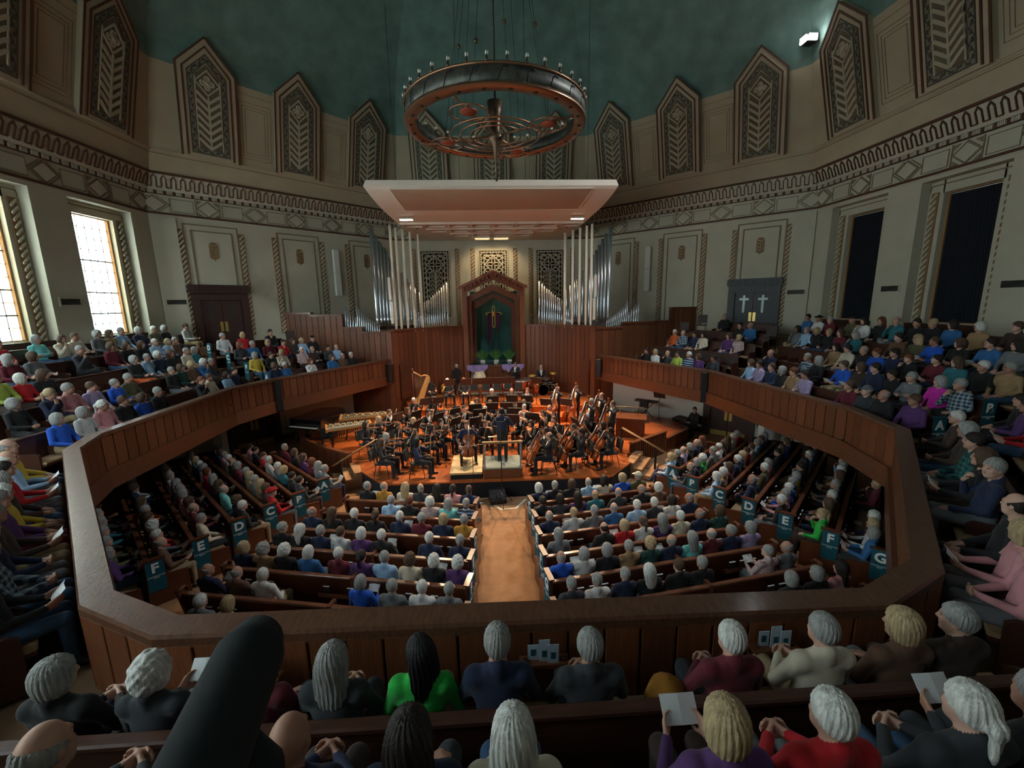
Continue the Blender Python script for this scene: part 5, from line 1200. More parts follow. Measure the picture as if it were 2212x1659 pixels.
for t in sorted({f[0] for f in FAR}):
    pz, yk = t; body('low', ARMSETS[pz], h=.021, yaw=YAWS[yk], pitch=-.12 if pz == 'P' else .03, legs={'L': 'n', 'C': 'x', 'X': 'n', 'P': 'n', 'H': 'w'}[pz], fwd=.05 if pz == 'C' else 0); LOW[t] = BODY['low']
for s_ in sorted({f[3][1] for f in FAR}-{'n'}): HLOW[s_] = hair(s_, .018)
join_far()
# ================================================================== the orchestra
ORCH = """
vn,-3.87,-0.37,bl,f,1.06
vn,-2.76,-0.48,kl,n,1.06
vn,-3.85,0.45,gl,f,1.08
vn,-4.90,1.85,dl,f,1.10
vn,-4.61,2.54,ll,f,1.10
vn,-4.40,3.34,bs,m,1.15
vn,-3.73,1.70,bs,f,1.08
vn,-3.28,2.20,lm,f,1.10
vn,-3.00,0.81,bm,f,1.08
vn,-2.48,1.23,dm,f,1.10
vn,-2.88,3.15,ds,m,1.15
vn,-2.24,1.90,ds,f,1.10
vn,-2.22,3.18,bs,m,1.15
vn,-3.77,3.78,bm,f,1.10
vn,-3.86,5.63,ws,f,1.10
vn,-3.03,5.80,dl,f,1.10
vn,-1.68,2.40,ds,m,1.15
vn,-1.51,3.64,ds,m,1.15
vn,-0.83,2.49,bs,f,1.10
vn,-0.68,3.43,gs,m,1.15
vn,-0.67,1.61,bs,f,1.08
vn,-0.15,2.71,dt,f,1.10
va,0.68,2.52,gx,m,1.15
va,0.93,1.36,dl,f,1.10
va,1.52,2.71,dt,f,1.10
va,0.90,3.57,gs,m,1.15
va,1.88,3.34,lx,f,1.15
va,1.80,1.73,bs,f,1.12
vc,1.35,-0.59,bx,m,1.20
vc,2.42,-0.27,dt,f,1.16
vc,3.42,-0.17,kt,F,1.12
vc,2.28,0.52,bs,f,1.16
vc,1.31,0.20,ds,m,1.16
vc,3.30,0.64,dl,f,1.16
sl,-1.25,0.55,bs,n,1.14
"""
ORD += ['sixteenth', 'seventeenth', 'eighteenth', 'nineteenth', 'twentieth', 'twenty-first', 'twenty-second', 'twenty-third', 'twenty-fourth', 'twenty-fifth', 'twenty-sixth', 'twenty-seventh', 'twenty-eighth', 'twenty-ninth', 'thirtieth']
A_vnL = ((-.30, .26, .86), (-.33, .47, 1.03), (-.1, .35, .9), (1, -.1, .1), .9); A_vnR = ((.31, .14, .77), (.16, .36, .79), (-.6, .5, .1), (0, -.2, -1), .9)
body('vn', (A_vnL, A_vnR), yaw=.40, pitch=-.08, legs='w', suit=True, tilt=-.12)
A_vcL = ((-.30, .12, .92), (-.13, .24, 1.13), (.7, -.1, .5), (.4, -1, 0), .8); A_vcR = ((.37, .12, .77), (.30, .42, .66), (-.5, .6, -.4), (0, -.3, -1), .7)
body('vc', (A_vcL, A_vcR), yaw=-.15, pitch=-.10, legs='c', suit=True)
A_dbL = ((-.34, .14, .98), (-.16, .27, 1.13), (.8, -.1, .5), (.3, -1, 0), .8); A_dbR = ((.30, .16, .80), (.17, .40, .66), (-.5, .4, -.7), (-.3, -1, 0), .6)
body('db', (A_dbL, A_dbR), pitch=-.12, stand=True, suit=True)
A_cdR = ((.29, .12, .76), (.20, .36, .88), (-.3, .9, .2), (0, 0, -1), .6); body('cd', (mir(A_cdR), A_cdR), pitch=-.1, stand=True, suit=True)
A_dn = ((.25, .0, .74), (.25, .06, .50), (0, .15, -1), (-1, 0, 0), .4); body('sd', (mir(A_dn), A_dn), stand=True, suit=True)
A_drR = ((.29, .12, .76), (.17, .40, .73), (-.2, .9, -.1), (0, 0, -1), .8); body('Ls', ARMSETS['L'], suit=True); body('dr', (mir(A_drR), A_drR), suit=True, pitch=-.08)
M_violin = mat('violin_varnish', (.36, .105, .022), .28, noise=.25, nscale=14, coat=.5, vary=.25); M_cello = mat('cello_varnish', (.33, .075, .015), .25, noise=.3, nscale=6, coat=.6, vary=.25); M_ebony = mat('ebony', (.010, .009, .009), .35)
M_bow = mat('bow_hair', (.62, .52, .36), .5); M_string = mat('string_metal', (.5, .5, .5), .3, metal=.8)
def fiddle(Lb, wl, dep, m, slope=False, name='violin', pin=0):
    """violin-family instrument; y runs from the tail up to the scroll, z towards the strings"""
    prof = [(0, .35), (.03, .70), (.10, .95), (.20, 1.0), (.30, .93), (.37, .72), (.40, .68), (.47, .55), (.55, .53), (.62, .60), (.64, .66), (.70, .77), (.80, .80), (.90, .72), (.97, .45), (1.0, .16)]
    if slope: prof = [(0, .35), (.03, .70), (.10, .95), (.20, 1.0), (.30, .93), (.37, .72), (.40, .68), (.47, .56), (.55, .54), (.61, .62), (.68, .70), (.76, .60), (.86, .38), (.95, .20), (1.0, .12)]
    out = [(wl*w, Lb*y) for y, w in prof] + [(-wl*w, Lb*y) for y, w in prof[::-1]]; r = empty(name); b = MB(); n = len(out); cy = Lb*.45
    rings = []
    for k, z in ((.93, 0), (1, .06), (1, .94), (.93, 1), (.55, 1.22)): rings.append([(x*k, cy+(y-cy)*k, (z-.5)*dep) for x, y in out])
    v = [p for q in rings for p in q]; f = [(i*n+j, i*n+(j+1) % n, (i+1)*n+(j+1) % n, (i+1)*n+j) for i in range(4) for j in range(n)] + [tuple(range(n-1, -1, -1)), tuple(4*n+j for j in range(n))]
    b.add(v, f); b.build('body', m, r)
    sc = Lb/.355; zt = dep*.62
    b = MB()
    for sg in (-1, 1): b.tube([(sg*wl*.42, Lb*.36, zt*1.0), (sg*wl*.36, Lb*.42, zt*1.06), (sg*wl*.30, Lb*.50, zt*1.04)], .004*sc, 5)
    b.build('sound_hole', M_ebony, r)
    NL = Lb*.62 if not slope else Lb*.60
    b = MB(); b.add([(-.012*sc, Lb*.62, zt+.012*sc), (.012*sc, Lb*.62, zt+.012*sc), (.011*sc, Lb+NL*.62, zt-.002*sc), (-.011*sc, Lb+NL*.62, zt-.002*sc), (-.012*sc, Lb*.62, zt+.004*sc), (.012*sc, Lb*.62, zt+.004*sc), (.011*sc, Lb+NL*.62, zt-.012*sc), (-.011*sc, Lb+NL*.62, zt-.012*sc)], [(0, 1, 2, 3), (7, 6, 5, 4), (0, 4, 5, 1), (2, 6, 7, 3), (1, 5, 6, 2), (0, 3, 7, 4)]); b.build('fingerboard', M_ebony, r)
    b = MB(); b.tube([(0, Lb*.97, zt*.2), (0, Lb+NL*.62, zt-.02*sc), (0, Lb+NL*.85, zt-.035*sc), (0, Lb+NL*.95, zt-.03*sc), (0, Lb+NL*.98, zt-.012*sc), (0, Lb+NL*.93, zt-.008*sc)], [.014*sc, .011*sc, .010*sc, .011*sc, .011*sc, .008*sc], 7); b.build('neck_scroll', m, r)
    b = MB()
    for i, sg in enumerate((-1, 1, -1, 1)): b.tube([(0, Lb+NL*(.68+.06*i), zt-.025*sc), (sg*.035*sc, Lb+NL*(.68+.06*i), zt-.025*sc)], .004*sc, 5)
    b.build('tuning_peg', M_ebony, r)
    b = MB(); b.box(-.018*sc, .018*sc, Lb*.425, Lb*.435, zt*.9, zt+.022*sc); b.build('bridge', M_bow, r)
    b = MB(); b.prism([(-.007*sc, 0), (.007*sc, 0), (.017*sc, Lb*.30), (-.017*sc, Lb*.30)], zt*1.0, zt+.008*sc); b.build('tailpiece', M_ebony, r)
    b = MB()
    for i in range(4): x = (i-1.5)*.007*sc; b.tube([(x, Lb*.29, zt+.008*sc), (x, Lb*.43, zt+.022*sc), (x*.7, Lb+NL*.64, zt)], .0012*sc, 4)
    b.build('string', M_string, r)
    if pin: b = MB(); b.tube([(0, 0, 0), (0, -pin, 0)], .006, 6); b.build('endpin', M_string, r)
    return r
def bow_mesh(L=.74):
    b = MB(); b.tube([(0, 0, 0), (0, L*.5, -.008), (0, L, 0)], .0045, 6); b.tube([(.0, .02, .022), (0, L-.01, .010)], .0045, 4, 1); b.box(-.006, .006, .02, .07, 0, .024); b.box(-.004, .004, L-.02, L, -.004, .014); return b.mesh('bow')
BOW = bow_mesh(); M_bowst = mat('bow_stick', (.26, .115, .045), .4)
PROTO = {'vn': fiddle(.355, .104, .040, M_violin), 'va': fiddle(.41, .122, .046, M_violin, name='viola'), 'vc': fiddle(.755, .22, .125, M_cello, name='cello', pin=.30), 'db': fiddle(1.10, .33, .21, M_cello, True, 'double_bass', .16)}
USED = set()
def axes(y, z):
    y = Vector(y).normalized(); z = Vector(z); z = (z-y*z.dot(y)).normalized(); x = y.cross(z); return Matrix(((x.x, y.x, z.x), (x.y, y.y, z.y), (x.z, y.z, z.z)))
def place(kind, M, label, cat, grp):
    o = PROTO[kind] if kind not in USED else copy_tree(PROTO[kind]); USED.add(kind); o.matrix_world = M; return tag(o, label, cat, grp)
def bow(M, label):
    o = obj('bow', BOW, [M_bowst, M_bow]); o.matrix_world = M; return tag(o, label, 'bow', 'string bows')
def T3(p, R): return Matrix.Translation(p) @ R.to_4x4()
def chair_proto():
    r = empty('orchestra_chair'); c = mat('black_chair_cloth', (.012, .013, .016), .8)
    b = MB(); b.bev(-.22, .22, -.20, .23, .43, .48, .015, 0); b.build('seat', c, r)
    b = MB(); b.bev(-.20, .20, .55, .90, -.02, .02, .015, 0, Matrix.Translation((0, -.27, 0)) @ Matrix(((1, 0, 0, 0), (0, -.13, 1, 0), (0, 1, .0, 0), (0, 0, 0, 1)))); b.build('backrest', c, r)
    for sx in (-1, 1):
        b = MB(); b.tube([(sx*.21, .24, 0), (sx*.19, .18, .43)], .012, 6); b.build('leg', M_blkm, r)
        b = MB(); b.tube([(sx*.21, -.26, 0), (sx*.19, -.16, .43), (sx*.19, -.25, .60), (sx*.19, -.32, .88)], .012, 6); b.build('leg', M_blkm, r)
    return r
CHP = [chair_proto(), False]
def ochair(x, y, z, rz, label, grp='orchestra chairs'):
    o = CHP[0] if not CHP[1] else copy_tree(CHP[0]); CHP[1] = True; o.location = (x, y, z); o.rotation_euler = (0, 0, rz); return tag(o, label, 'chair', grp)
def stand_proto():
    r = empty('music_stand'); MM = Matrix.Translation((0, 0, 1.08)) @ Matrix.Rotation(-.45, 4, 'X')
    b = MB(); b.box(-.26, .26, -.006, .006, -.02, .34, 0, MM); b.box(-.26, .26, -.06, .0, -.03, -.02, 0, MM); b.build('desk', M_blkm, r)
    b = MB(); b.tube([(0, .03, .05), (0, .03, 1.15)], .012, 6); b.build('pole', M_blkm, r)
    for k in range(3): a = k*2*PI/3+.5; b = MB(); b.tube([(0, .03, .10), (.24*math.cos(a), .03+.24*math.sin(a), .01)], .012, 5); b.build('foot', M_blkm, r)
    b = MB(); b.box(-.20, .20, -.014, -.008, 0, .28, 0, MM); b.build('sheet_music', M_paper, r)
    return r
STP = [stand_proto(), False]
def mstand(x, y, z, rz, label):
    o = STP[0] if not STP[1] else copy_tree(STP[0]); STP[1] = True; o.location = (x, y, z); o.rotation_euler = (0, 0, rz); return tag(o, label, 'music stand', 'music stands')
rows = [l.split(',') for l in ORCH.strip().split('\n')]; rows.sort(key=lambda e: float(e[1])/(float(e[2])+13)); cnt = {}
WORD = {'vn': 'violin', 'va': 'viola', 'vc': 'cello', 'sl': 'cello'}
for t, x, y, hr, of, hh in rows:
    x, y, hh = float(x), float(y), float(hh); fl = .56 if t != 'sl' else .78
    if y < .1 and t != 'sl': y += .28
    rz = math.atan2(.2-y, -.1-x)-PI/2
    if t == 'sl': rz = PI+.12
    if t == 'vc': rz += .25
    if t == 'vn': rz -= .25
    cnt[t] = cnt.get(t, 0)+1; k = ORD[cnt[t]]; w = WORD[t]
    who = '%s %s player from the left' % (k, w) if t != 'sl' else 'the soloist on the pale platform'
    outfit = {'m': 'black tailcoat with white shirt', 'f': 'black', 'F': 'black', 'n': 'dark navy'}[of]
    lab = 'person in %s playing %s, %s' % (outfit, w, who) if t != 'sl' else 'seated person in navy shirt playing cello on the pale platform'
    top = {'m': 'bk', 'f': 'bk', 'F': 'bk', 'n': 'nv'}[of]; sc = max(.93, min(1.0, hh/1.2+.03)); px = 'vc' if t in ('vc', 'sl') else 'vn'
    Mw = Matrix.Translation((x, y, fl)) @ Matrix.Rotation(rz, 4, 'Z') @ Matrix.Diagonal((sc, sc, sc, 1))
    person(px, (x, y, fl), rz, hr, top, 'bk', 'wh' if of == 'm' else None, lab, 'orchestra players', sc, skin=SKD if of == 'F' else None)
    ochair(x-math.cos(rz+PI/2)*.0, y, fl, rz, 'black padded chair under %s' % who)
    if px == 'vn':
        R = axes((-.42, .60, -.02), (-.35, -.05, 1)); place(t, Mw @ T3(Vector((-.045, .135, 1.115)), R), '%s held at the chin of %s' % (w, who), w, w+'s')
        R = axes((-.30, .02, .95), (-.2, .9, 0)); bow(Mw @ T3(Vector((.135, .43, .76)), R), 'bow in the right hand of %s' % who)
    else:
        R = axes((-.09, -.40, .86), (.05, .9, .42)); place('vc', Mw @ T3(Vector((.04, .62, .30)), R), 'cello between the knees of %s' % who, 'cello', 'cellos')
        R = axes((-.95, .15, .10), (0, -1, .3)); bow(Mw @ T3(Vector((.30, .545, .64)), R), 'bow in the right hand of %s' % who)
# basses
for i, (x, y, fl, hr) in enumerate(((2.47, 5.0, .56, 'gx'), (3.35, 5.1, .56, 'bs'), (3.35, 2.45, .56, 'gs'), (4.0, 3.45, .56, 'dx'), (4.02, 1.95, .56, 'bs'))):
    rz = math.atan2(.2-y, -.1-x)-PI/2-.2; who = '%s double bass player from the left' % ORD[i+1]; Mw = Matrix.Translation((x, y, fl)) @ Matrix.Rotation(rz, 4, 'Z')
    person('db', (x, y, fl), rz, hr, 'bk', 'bk', 'wh', 'standing person in black tailcoat, %s' % who, 'orchestra players', 1.0)
    R = axes((-.13, -.20, .97), (.1, .95, .2)); place('db', Mw @ T3(Vector((.10, .50, .17)), R), 'double bass upright in the arms of %s' % who, 'double bass', 'double basses')
# winds and brass, seated behind the strings
wn = [(-1.2, 4.25, .80-.24, 'll', 'f'), (-1.05, 5.0, .56, 'bl', 'f'), (-.47, 4.5, .56, 'bm', 'f'), (.18, 4.4, .56, 'ds', 'm'), (.95, 4.4, .56, 'bl', 'f'), (-.38, 5.75, .80, 'ws', 'f'), (.52, 5.8, .80, 'gx', 'm'), (1.22, 5.7, .80, 'bs', 'm'), (-2.5, 7.3, 1.06, 'ws', 'm'), (-1.72, 7.35, 1.06, 'rl', 'f')]
b = MB(); b.tube([(0, 0, 0), (0, 0, .55)], [.022, .009], 8); b.lathe([(.02, -.08), (.033, -.08), (.018, 0)], 10); CLAR = b.mesh('clarinet')
for i, (x, y, fl, hr, of) in enumerate(wn):
    rz = math.atan2(.2-y, -.1-x)-PI/2; who = '%s wind player from the left' % ORD[sorted(range(10), key=lambda j: wn[j][0]/(wn[j][1]+13)).index(i)+1]
    person('Ls' if i % 2 else 'Hn', (x, y, fl), rz, hr, 'bk', 'bk', 'wh' if of == 'm' else None, 'seated person in black, %s' % who, 'orchestra players', .98); ochair(x, y, fl, rz, 'black padded chair under %s' % who)
    Mw = Matrix.Translation((x, y, fl)) @ Matrix.Rotation(rz, 4, 'Z')
    if i == 8:
        r = empty('french_horn'); b = MB(); b.tube([(.13*math.cos(a*PI/8), .13*math.sin(a*PI/8), 0) for a in range(16)], .016, 8, closed=True); b.tube([(.09*math.cos(a*PI/8), .09*math.sin(a*PI/8), .02) for a in range(16)], .011, 8, closed=True); b.build('coiled_tubing', M_gilt, r)
        b = MB(); b.lathe([(.015, 0), (.03, .12), (.07, .2), (.15, .25)], 16, M=Matrix.Translation((-.13, .0, 0)) @ Matrix.Rotation(1.9, 4, 'X')); b.build('bell', M_gilt, r); r.matrix_world = Mw @ Matrix.Translation((.28, .22, .82)) @ Matrix.Rotation(1.2, 4, 'Y'); tag(r, 'gold french horn resting beside a seated player on the back riser', 'horn')
    elif i not in (9,):
        o = obj('clarinet', CLAR, M_ebony); o.matrix_world = Mw @ Matrix.Translation((0, .34, .56)) @ Matrix.Rotation(.35, 4, 'X'); tag(o, 'black woodwind pipe held upright by %s' % who, 'woodwind', 'woodwinds')
# conductor, timpanist, drummer, standing player, harpist, operator
person('cd', (-.10, .02, .90), -.05, 'ks', 'nv', 'bk', None, 'conductor in dark suit standing on the railed podium, back to camera', 'orchestra players', 1.0)
person('sd', (-2.2, 9.35, 1.06), .1, 'gs', 'bk', 'bk', None, 'person in black standing by the organ screen beside the bass drum', 'orchestra players', .98)
person('cd', (.95, 9.75, 1.06), PI-.5, 'bs', 'bk', 'bk', 'wh', 'person in black tailcoat bending over the copper timpani', 'orchestra players', .97)
person('dr', (2.35, 9.75, 1.20), PI, 'dx', 'bk', 'bk', 'wh', 'person in black tailcoat seated behind the drum kit', 'orchestra players', 1.02)
person('dr', (-3.45, 7.75, 1.06), PI+.5, 'dm', 'bk', 'bk', None, 'person in black seated behind the gilded harp', 'orchestra players', .98)
person('vc', (3.05, 1.62+.3, .56), 2.3, 'ws', 'bk', 'bk', None, 'person in black seated between the cellos and basses', 'orchestra players', .98); ochair(3.05, 1.92, .56, 2.3, 'black chair under the player between cellos and basses')
place('vc', Matrix.Translation((3.05, 1.92, .56)) @ Matrix.Rotation(2.3, 4, 'Z') @ T3(Vector((.04, .62, .30)), axes((-.09, -.40, .86), (.05, .9, .42))), 'cello of the player seated between the cellos and basses', 'cello', 'cellos')
person('Pa', (8.35, 4.35, 0), 1.9, 'ds', 'bk', 'bk', None, 'person in black with headphones seated by the right platform', 'audience', 1.0); ochair(8.35, 4.35, 0, 1.9, 'black chair under the headphone wearer by the right platform', 'side chairs')
person('sd', (10.45, 2.75, 0), 2.4, 'bs', 'bk', 'bk', None, 'person in black standing beside the white pillar under right gallery', 'audience', 1.0)
# stands and empty chairs
sts = [(-3.05, .05), (-3.1, 1.5), (-3.95, 1.15), (-2.05, .62), (-4.0, 2.6), (-3.35, 2.9), (-2.45, 2.45), (-1.75, 1.75), (-1.05, 1.75), (-1.9, 3.1), (-.9, 2.9), (.35, 1.95), (.5, 2.9), (1.15, 2.1), (.75, .35), (1.75, .15), (2.75, .25), (2.55, 1.15), (1.9, 4.3), (2.75, 4.2), (-1.1, 3.75), (-.4, 3.9), (.2, 3.85), (.9, 3.8), (-.35, 5.15), (.5, 5.2), (1.15, 5.1), (-2.35, 6.75), (-1.6, 6.8), (-1.0, 6.9), (-.5, 7.0), (0, 6.95), (.5, 7.0), (1.75, 6.7), (-3.3, 5.1), (-2.75, 5.3)]
for i, (x, y) in enumerate(sorted(sts, key=lambda q: q[0]/(q[1]+13))):
    fl = 1.06 if y > 6.4 else (.80 if y > 5.4 else .56); rz = math.atan2(.2-y, -.1-x)-PI/2
    mstand(x, y, fl, rz, 'black music stand, %s from the left on the stage' % (ORD[i+1] if i < 30 else ['thirty-first', 'thirty-second', 'thirty-third', 'thirty-fourth', 'thirty-fifth', 'thirty-sixth'][i-30]))
for i, (x, y, fl) in enumerate(((-1.2, 7.6, 1.06), (-.65, 7.65, 1.06), (-.1, 7.6, 1.06), (.42, 7.65, 1.06), (.95, 7.6, 1.06), (-1.85, 4.95, .56), (-2.35, 4.3, .56))):
    ochair(x, y, fl, math.atan2(.2-y, -.1-x)-PI/2, 'empty black chair, %s from the left at the back of the orchestra' % ORD[[3, 4, 5, 6, 7, 2, 1][i]], 'empty orchestra chairs')
# soloist platform and podium
r = empty('solo_platform', (-1.26, .2, .56)); b = MB(); b.box(-.50, .50, -.80, .80, .16, .22); b.build('deck', mat('pale_birch', (.55, .40, .20), .5, noise=.08, nscale=4), r); b = MB(); b.box(-.47, .47, -.77, .77, 0, .16); b.build('skirt', M_black, r); tag(r, 'low pale plywood platform under the cello soloist', 'platform')
ochair(-1.25, .62, .78, PI+.12, 'black chair under the cello soloist on the pale platform')
r = empty('conductor_podium', (-.12, -.12, .56)); b = MB(); b.box(-.60, .60, -.52, .62, 0, .30); b.build('base', M_woodh, r); b = MB(); b.box(-.58, .58, -.50, .60, .30, .34); b.build('carpet', mat('podium_carpet', (.20, .23, .20), .95), r)
gm = mat('podium_rail_paint', (.26, .32, .32), .5)
for sx in (-1, 1): b = MB(); b.box(sx*.555-.025, sx*.555+.025, -.50, -.45, .34, 1.13); b.box(sx*.555-.04, sx*.555+.04, -.52, -.43, .34, .42); b.build('post', gm, r)
b = MB(); b.bev(-.62, .62, -.52, -.43, 1.13, 1.19, .015); b.build('handrail', M_oakf, r); tag(r, 'conductor podium with grey carpet and a wooden back rail', 'podium')
o = mstand(-.15, .75, .50, PI, 'low stand with the open score before the conductor'); b = MB(); b.box(-.34, .34, -.22, .22, 0, .02); q = b.build('open_score', mat('score_paper', (.62, .56, .40), .8)); q.location = (-.22, .72, 1.47); q.rotation_euler = (-.25, 0, 0); tag(q, 'cream open score on the stand before the conductor', 'score')
# ================================================================== organ, chandelier, furniture and small things
BIG = [(-5.93, 8.59, 9.5), (-5.77, 8.74, 9.2), (-5.64, 8.87, 8.96), (-5.5, 8.99, 8.68), (-5.38, 9.11, 8.45), (-5.25, 9.23, 8.25), (-5.12, 9.35, 8.05), (-4.99, 9.47, 7.84), (-4.82, 9.63, 7.51), (-4.59, 9.85, 7.21), (-4.49, 9.94, 7.02), (-4.28, 10.14, 6.77), (-4.09, 10.32, 6.54)]
WHT = [(-4.99, 8.4, 9.6), (-4.78, 8.61, 9.55), (-4.5, 8.87, 9.5), (-4.2, 9.16, 9.43), (-3.86, 9.48, 9.36)]
ASC = [(-4.11, 9.24, 5.47), (-4.02, 9.33, 5.56), (-3.93, 9.41, 5.65), (-3.73, 9.61, 6.02), (-3.63, 9.7, 6.09), (-3.54, 9.79, 6.16), (-3.43, 9.89, 6.26), (-3.33, 9.98, 6.36), (-3.24, 10.07, 6.45), (-3.14, 10.17, 6.55), (-3.03, 10.27, 6.63), (-2.91, 10.38, 6.77), (-2.8, 10.49, 6.89), (-2.65, 10.64, 7.03)]
FAN = [(-7.58, 8.85, 5.86), (-7.46, 8.83, 5.72), (-7.33, 8.8, 5.59), (-7.19, 8.77, 5.47), (-7.05, 8.74, 5.35), (-6.95, 8.72, 5.9), (-6.84, 8.69, 5.74), (-6.73, 8.67, 5.62), (-6.62, 8.64, 5.52), (-6.51, 8.62, 5.42), (-6.40, 8.59, 5.32), (-6.29, 8.57, 5.23), (-6.18, 8.54, 5.15), (-6.07, 8.52, 5.08), (-5.96, 8.5, 5.02), (-5.85, 8.48, 4.97)]
for sg, side in ((-1, 'left'), (1, 'right')):
    r = empty('pipe_organ', (sg*4.5-.14, 9.6, 4.4)); tag(r, 'ranks of silver and cream organ pipes on the %s of the arch' % side, 'organ', 'organ pipe ranks')
    def pipe(p, z0, rad, m, nm):
        x = p[0] if sg < 0 else -.28-p[0]; h = p[2]-z0; b = MB(); f = min(.30, h*.2)
        b.lathe([(rad*.25, 0), (rad, f), (rad, h), (rad*.9, h), (rad*.9, h-.02)], 12)
        if m is M_silver: b.box(-rad*.45, rad*.45, -rad-.004, -rad*.8, f+.02, f+.06+rad*.5)
        b.build(nm, m, r, Matrix.Translation((x-r.location.x, p[1]-r.location.y, z0-r.location.z)))
    for i, p in enumerate(BIG): pipe(p, 4.85, .085-.0035*i, M_silver, 'silver_pipe')
    for p in WHT: pipe(p, 4.55, .065, M_pipew, 'cream_pipe')
    for i, p in enumerate(ASC): pipe(p, 4.62, .030+.0016*i, M_silver, 'silver_pipe')
    for i, p in enumerate(FAN): pipe(p, 4.5, .042-.0012*i, M_silver, 'silver_pipe')
    for x, y, z0, z1 in ((-5.16, 8.26, 6.12, 7.2), (-5.13, 8.3, 5.0, 6.08)):
        b = MB(); xx = x if sg < 0 else -.28-x; b.bev(xx-.06-r.location.x, xx+.06-r.location.x, y-.06-r.location.y, y+.06-r.location.y, z0-r.location.z, z1-r.location.z, .012); b.build('square_pipe', M_pipew, r)
    b = MB(); xs = [-5.9, -4.0]; b.prism([((x if sg < 0 else -.28-x)-r.location.x, y-r.location.y) for x, y in ((-5.95, 8.5), (-4.0, 10.2), (-4.1, 10.5), (-6.1, 8.8))][::-sg], .3, .45); b.build('wind_chest', M_dark, r)
# ---- chandelier
CC = (-.10, 0, 0); r = empty('ring_chandelier', CC); tag(r, 'huge bronze ring chandelier hung from the dome above the floor', 'chandelier')
RR = 2.46; zb, zt = 10.70, 11.12
b = MB(); b.lathe([(RR-.02, zb), (RR, zb), (RR, zt), (RR-.02, zt), (RR-.02, zb)], 64, caps=False); b.lathe([(RR-.24, zb+.02), (RR-.24, zt-.1), (RR-.26, zt-.1), (RR-.26, zb+.02), (RR-.24, zb+.02)], 64, caps=False); b.build('band', M_bronzeg, r)
b = MB(); b.lathe([(RR+.03, zb), (RR+.03, zb+.05), (RR-.29, zb+.03), (RR-.29, zb-.03), (RR-.02, zb-.05), (RR+.03, zb)], 64, caps=False); b.build('bottom_rim', M_copper, r)
b = MB(); b.tube([(RR*math.cos(a*PI/32), RR*math.sin(a*PI/32), zt) for a in range(64)], .035, 6, closed=True); b.build('top_rim', M_copper, r)
b = MB()
for k in range(24):
    a0 = k*PI/12; q = [(-.26, .06), (.0, .06), (.12, .34), (.26, .34)]
    for (u0, v0), (u1, v1) in zip(q, q[1:]): b.tube([((RR+.008)*math.cos(a0+u0/RR), (RR+.008)*math.sin(a0+u0/RR), zb+v0), ((RR+.008)*math.cos(a0+u1/RR), (RR+.008)*math.sin(a0+u1/RR), zb+v1)], .009, 4)
b.build('zigzag_inlay', M_blkm, r)
b = MB(); b.lathe([(.05, 0), (.03, .05), (.02, .12)], 8); b.tube([(0, 0, .1), (0, 0, .15)], .012, 6)
for k in range(3): b.lathe([(0, .13), (.018, .15), (.022, .17), (.012, .2), (0, .21)], 6, 1, M=Matrix.Translation((.026*math.cos(k*2.1), .026*math.sin(k*2.1), 0)))
LAMP = b.mesh('lamp'); M_bulb = mat('clear_bulb', (.85, .82, .7), .08, spec=.8)
for k in range(34): a = k*2*PI/34; obj('lamp', LAMP, [M_bronze, M_bulb], r, Matrix.Translation((RR*math.cos(a), RR*math.sin(a), zt+.02)))
b = MB(); b.lathe([(.055, 0), (.055, .012), (.03, .015)], 10); DSC = b.mesh('downlight')
for k in range(24): a = (k+.5)*PI/12; obj('downlight', DSC, M_blkm, r, Matrix.Translation(((RR-.14)*math.cos(a), (RR-.14)*math.sin(a), zb-.055)))
zs = 10.50
b = MB(); b.lathe([(0, 9.30), (.03, 9.32), (.035, 9.75), (.09, 9.95), (.08, 10.2), (.19, 10.36), (.22, 10.45), (.18, 10.52), (.12, 10.6), (.16, 11.0), (.22, 11.36), (.2, 11.36), (.14, 11.0)], 16); b.build('hub', M_bronze, r)
b = MB()
for q in (.72, .98, 1.25): b.tube([(q*math.cos(a*PI/20), q*math.sin(a*PI/20), zs) for a in range(40)], .022, 5, closed=True)
b.build('scroll_ring', M_copper, r)
for k in range(4):
    a = PI/4+.32+k*PI/2; c, s = math.cos(a), math.sin(a)
    b = MB(); b.tube([(.1*c, .1*s, zs), (2.25*c, 2.25*s, zs+.12)], .03, 6); b.build('arm', M_copper, r)
    b = MB(); b.lathe([(.20, zs+.02), (.23, zs+.06), (.1, zs+.1), (.02, zs+.2)], 16, M=Matrix.Translation((1.55*c, 1.55*s, 0))); b.build('disc', mat('red_copper', (.28, .075, .04), .5, metal=.3), r)
    b = MB(); b.tube([(1.55*c+.48*math.cos(t*PI/12), 1.55*s+.48*math.sin(t*PI/12), zs+.03) for t in range(24)], .02, 5, closed=True); b.build('scroll_ring', M_copper, r)
    for dx in (-.12, .12):
        top = Vector((.12*c-s*dx, .12*s+c*dx, 19.0)); bot = Vector((1.55*c-s*dx, 1.55*s+c*dx, zs+.2)); b = MB(); b.tube([bot, top], .008, 4); b.build('wire', M_blkm, r)
        p = bot.lerp(top, .18+.10*((k+(dx > 0)*2) % 4)); b = MB(); b.lathe([(0, -.06), (.045, -.04), (.055, 0), (.045, .04), (0, .06)], 10, M=Matrix.Translation(p)); b.build('ball', M_bronze, r)
b = MB(); b.tube([(0, 0, 11.3), (0, 0, 21)], .028, 8); b.build('rod', M_blkm, r)
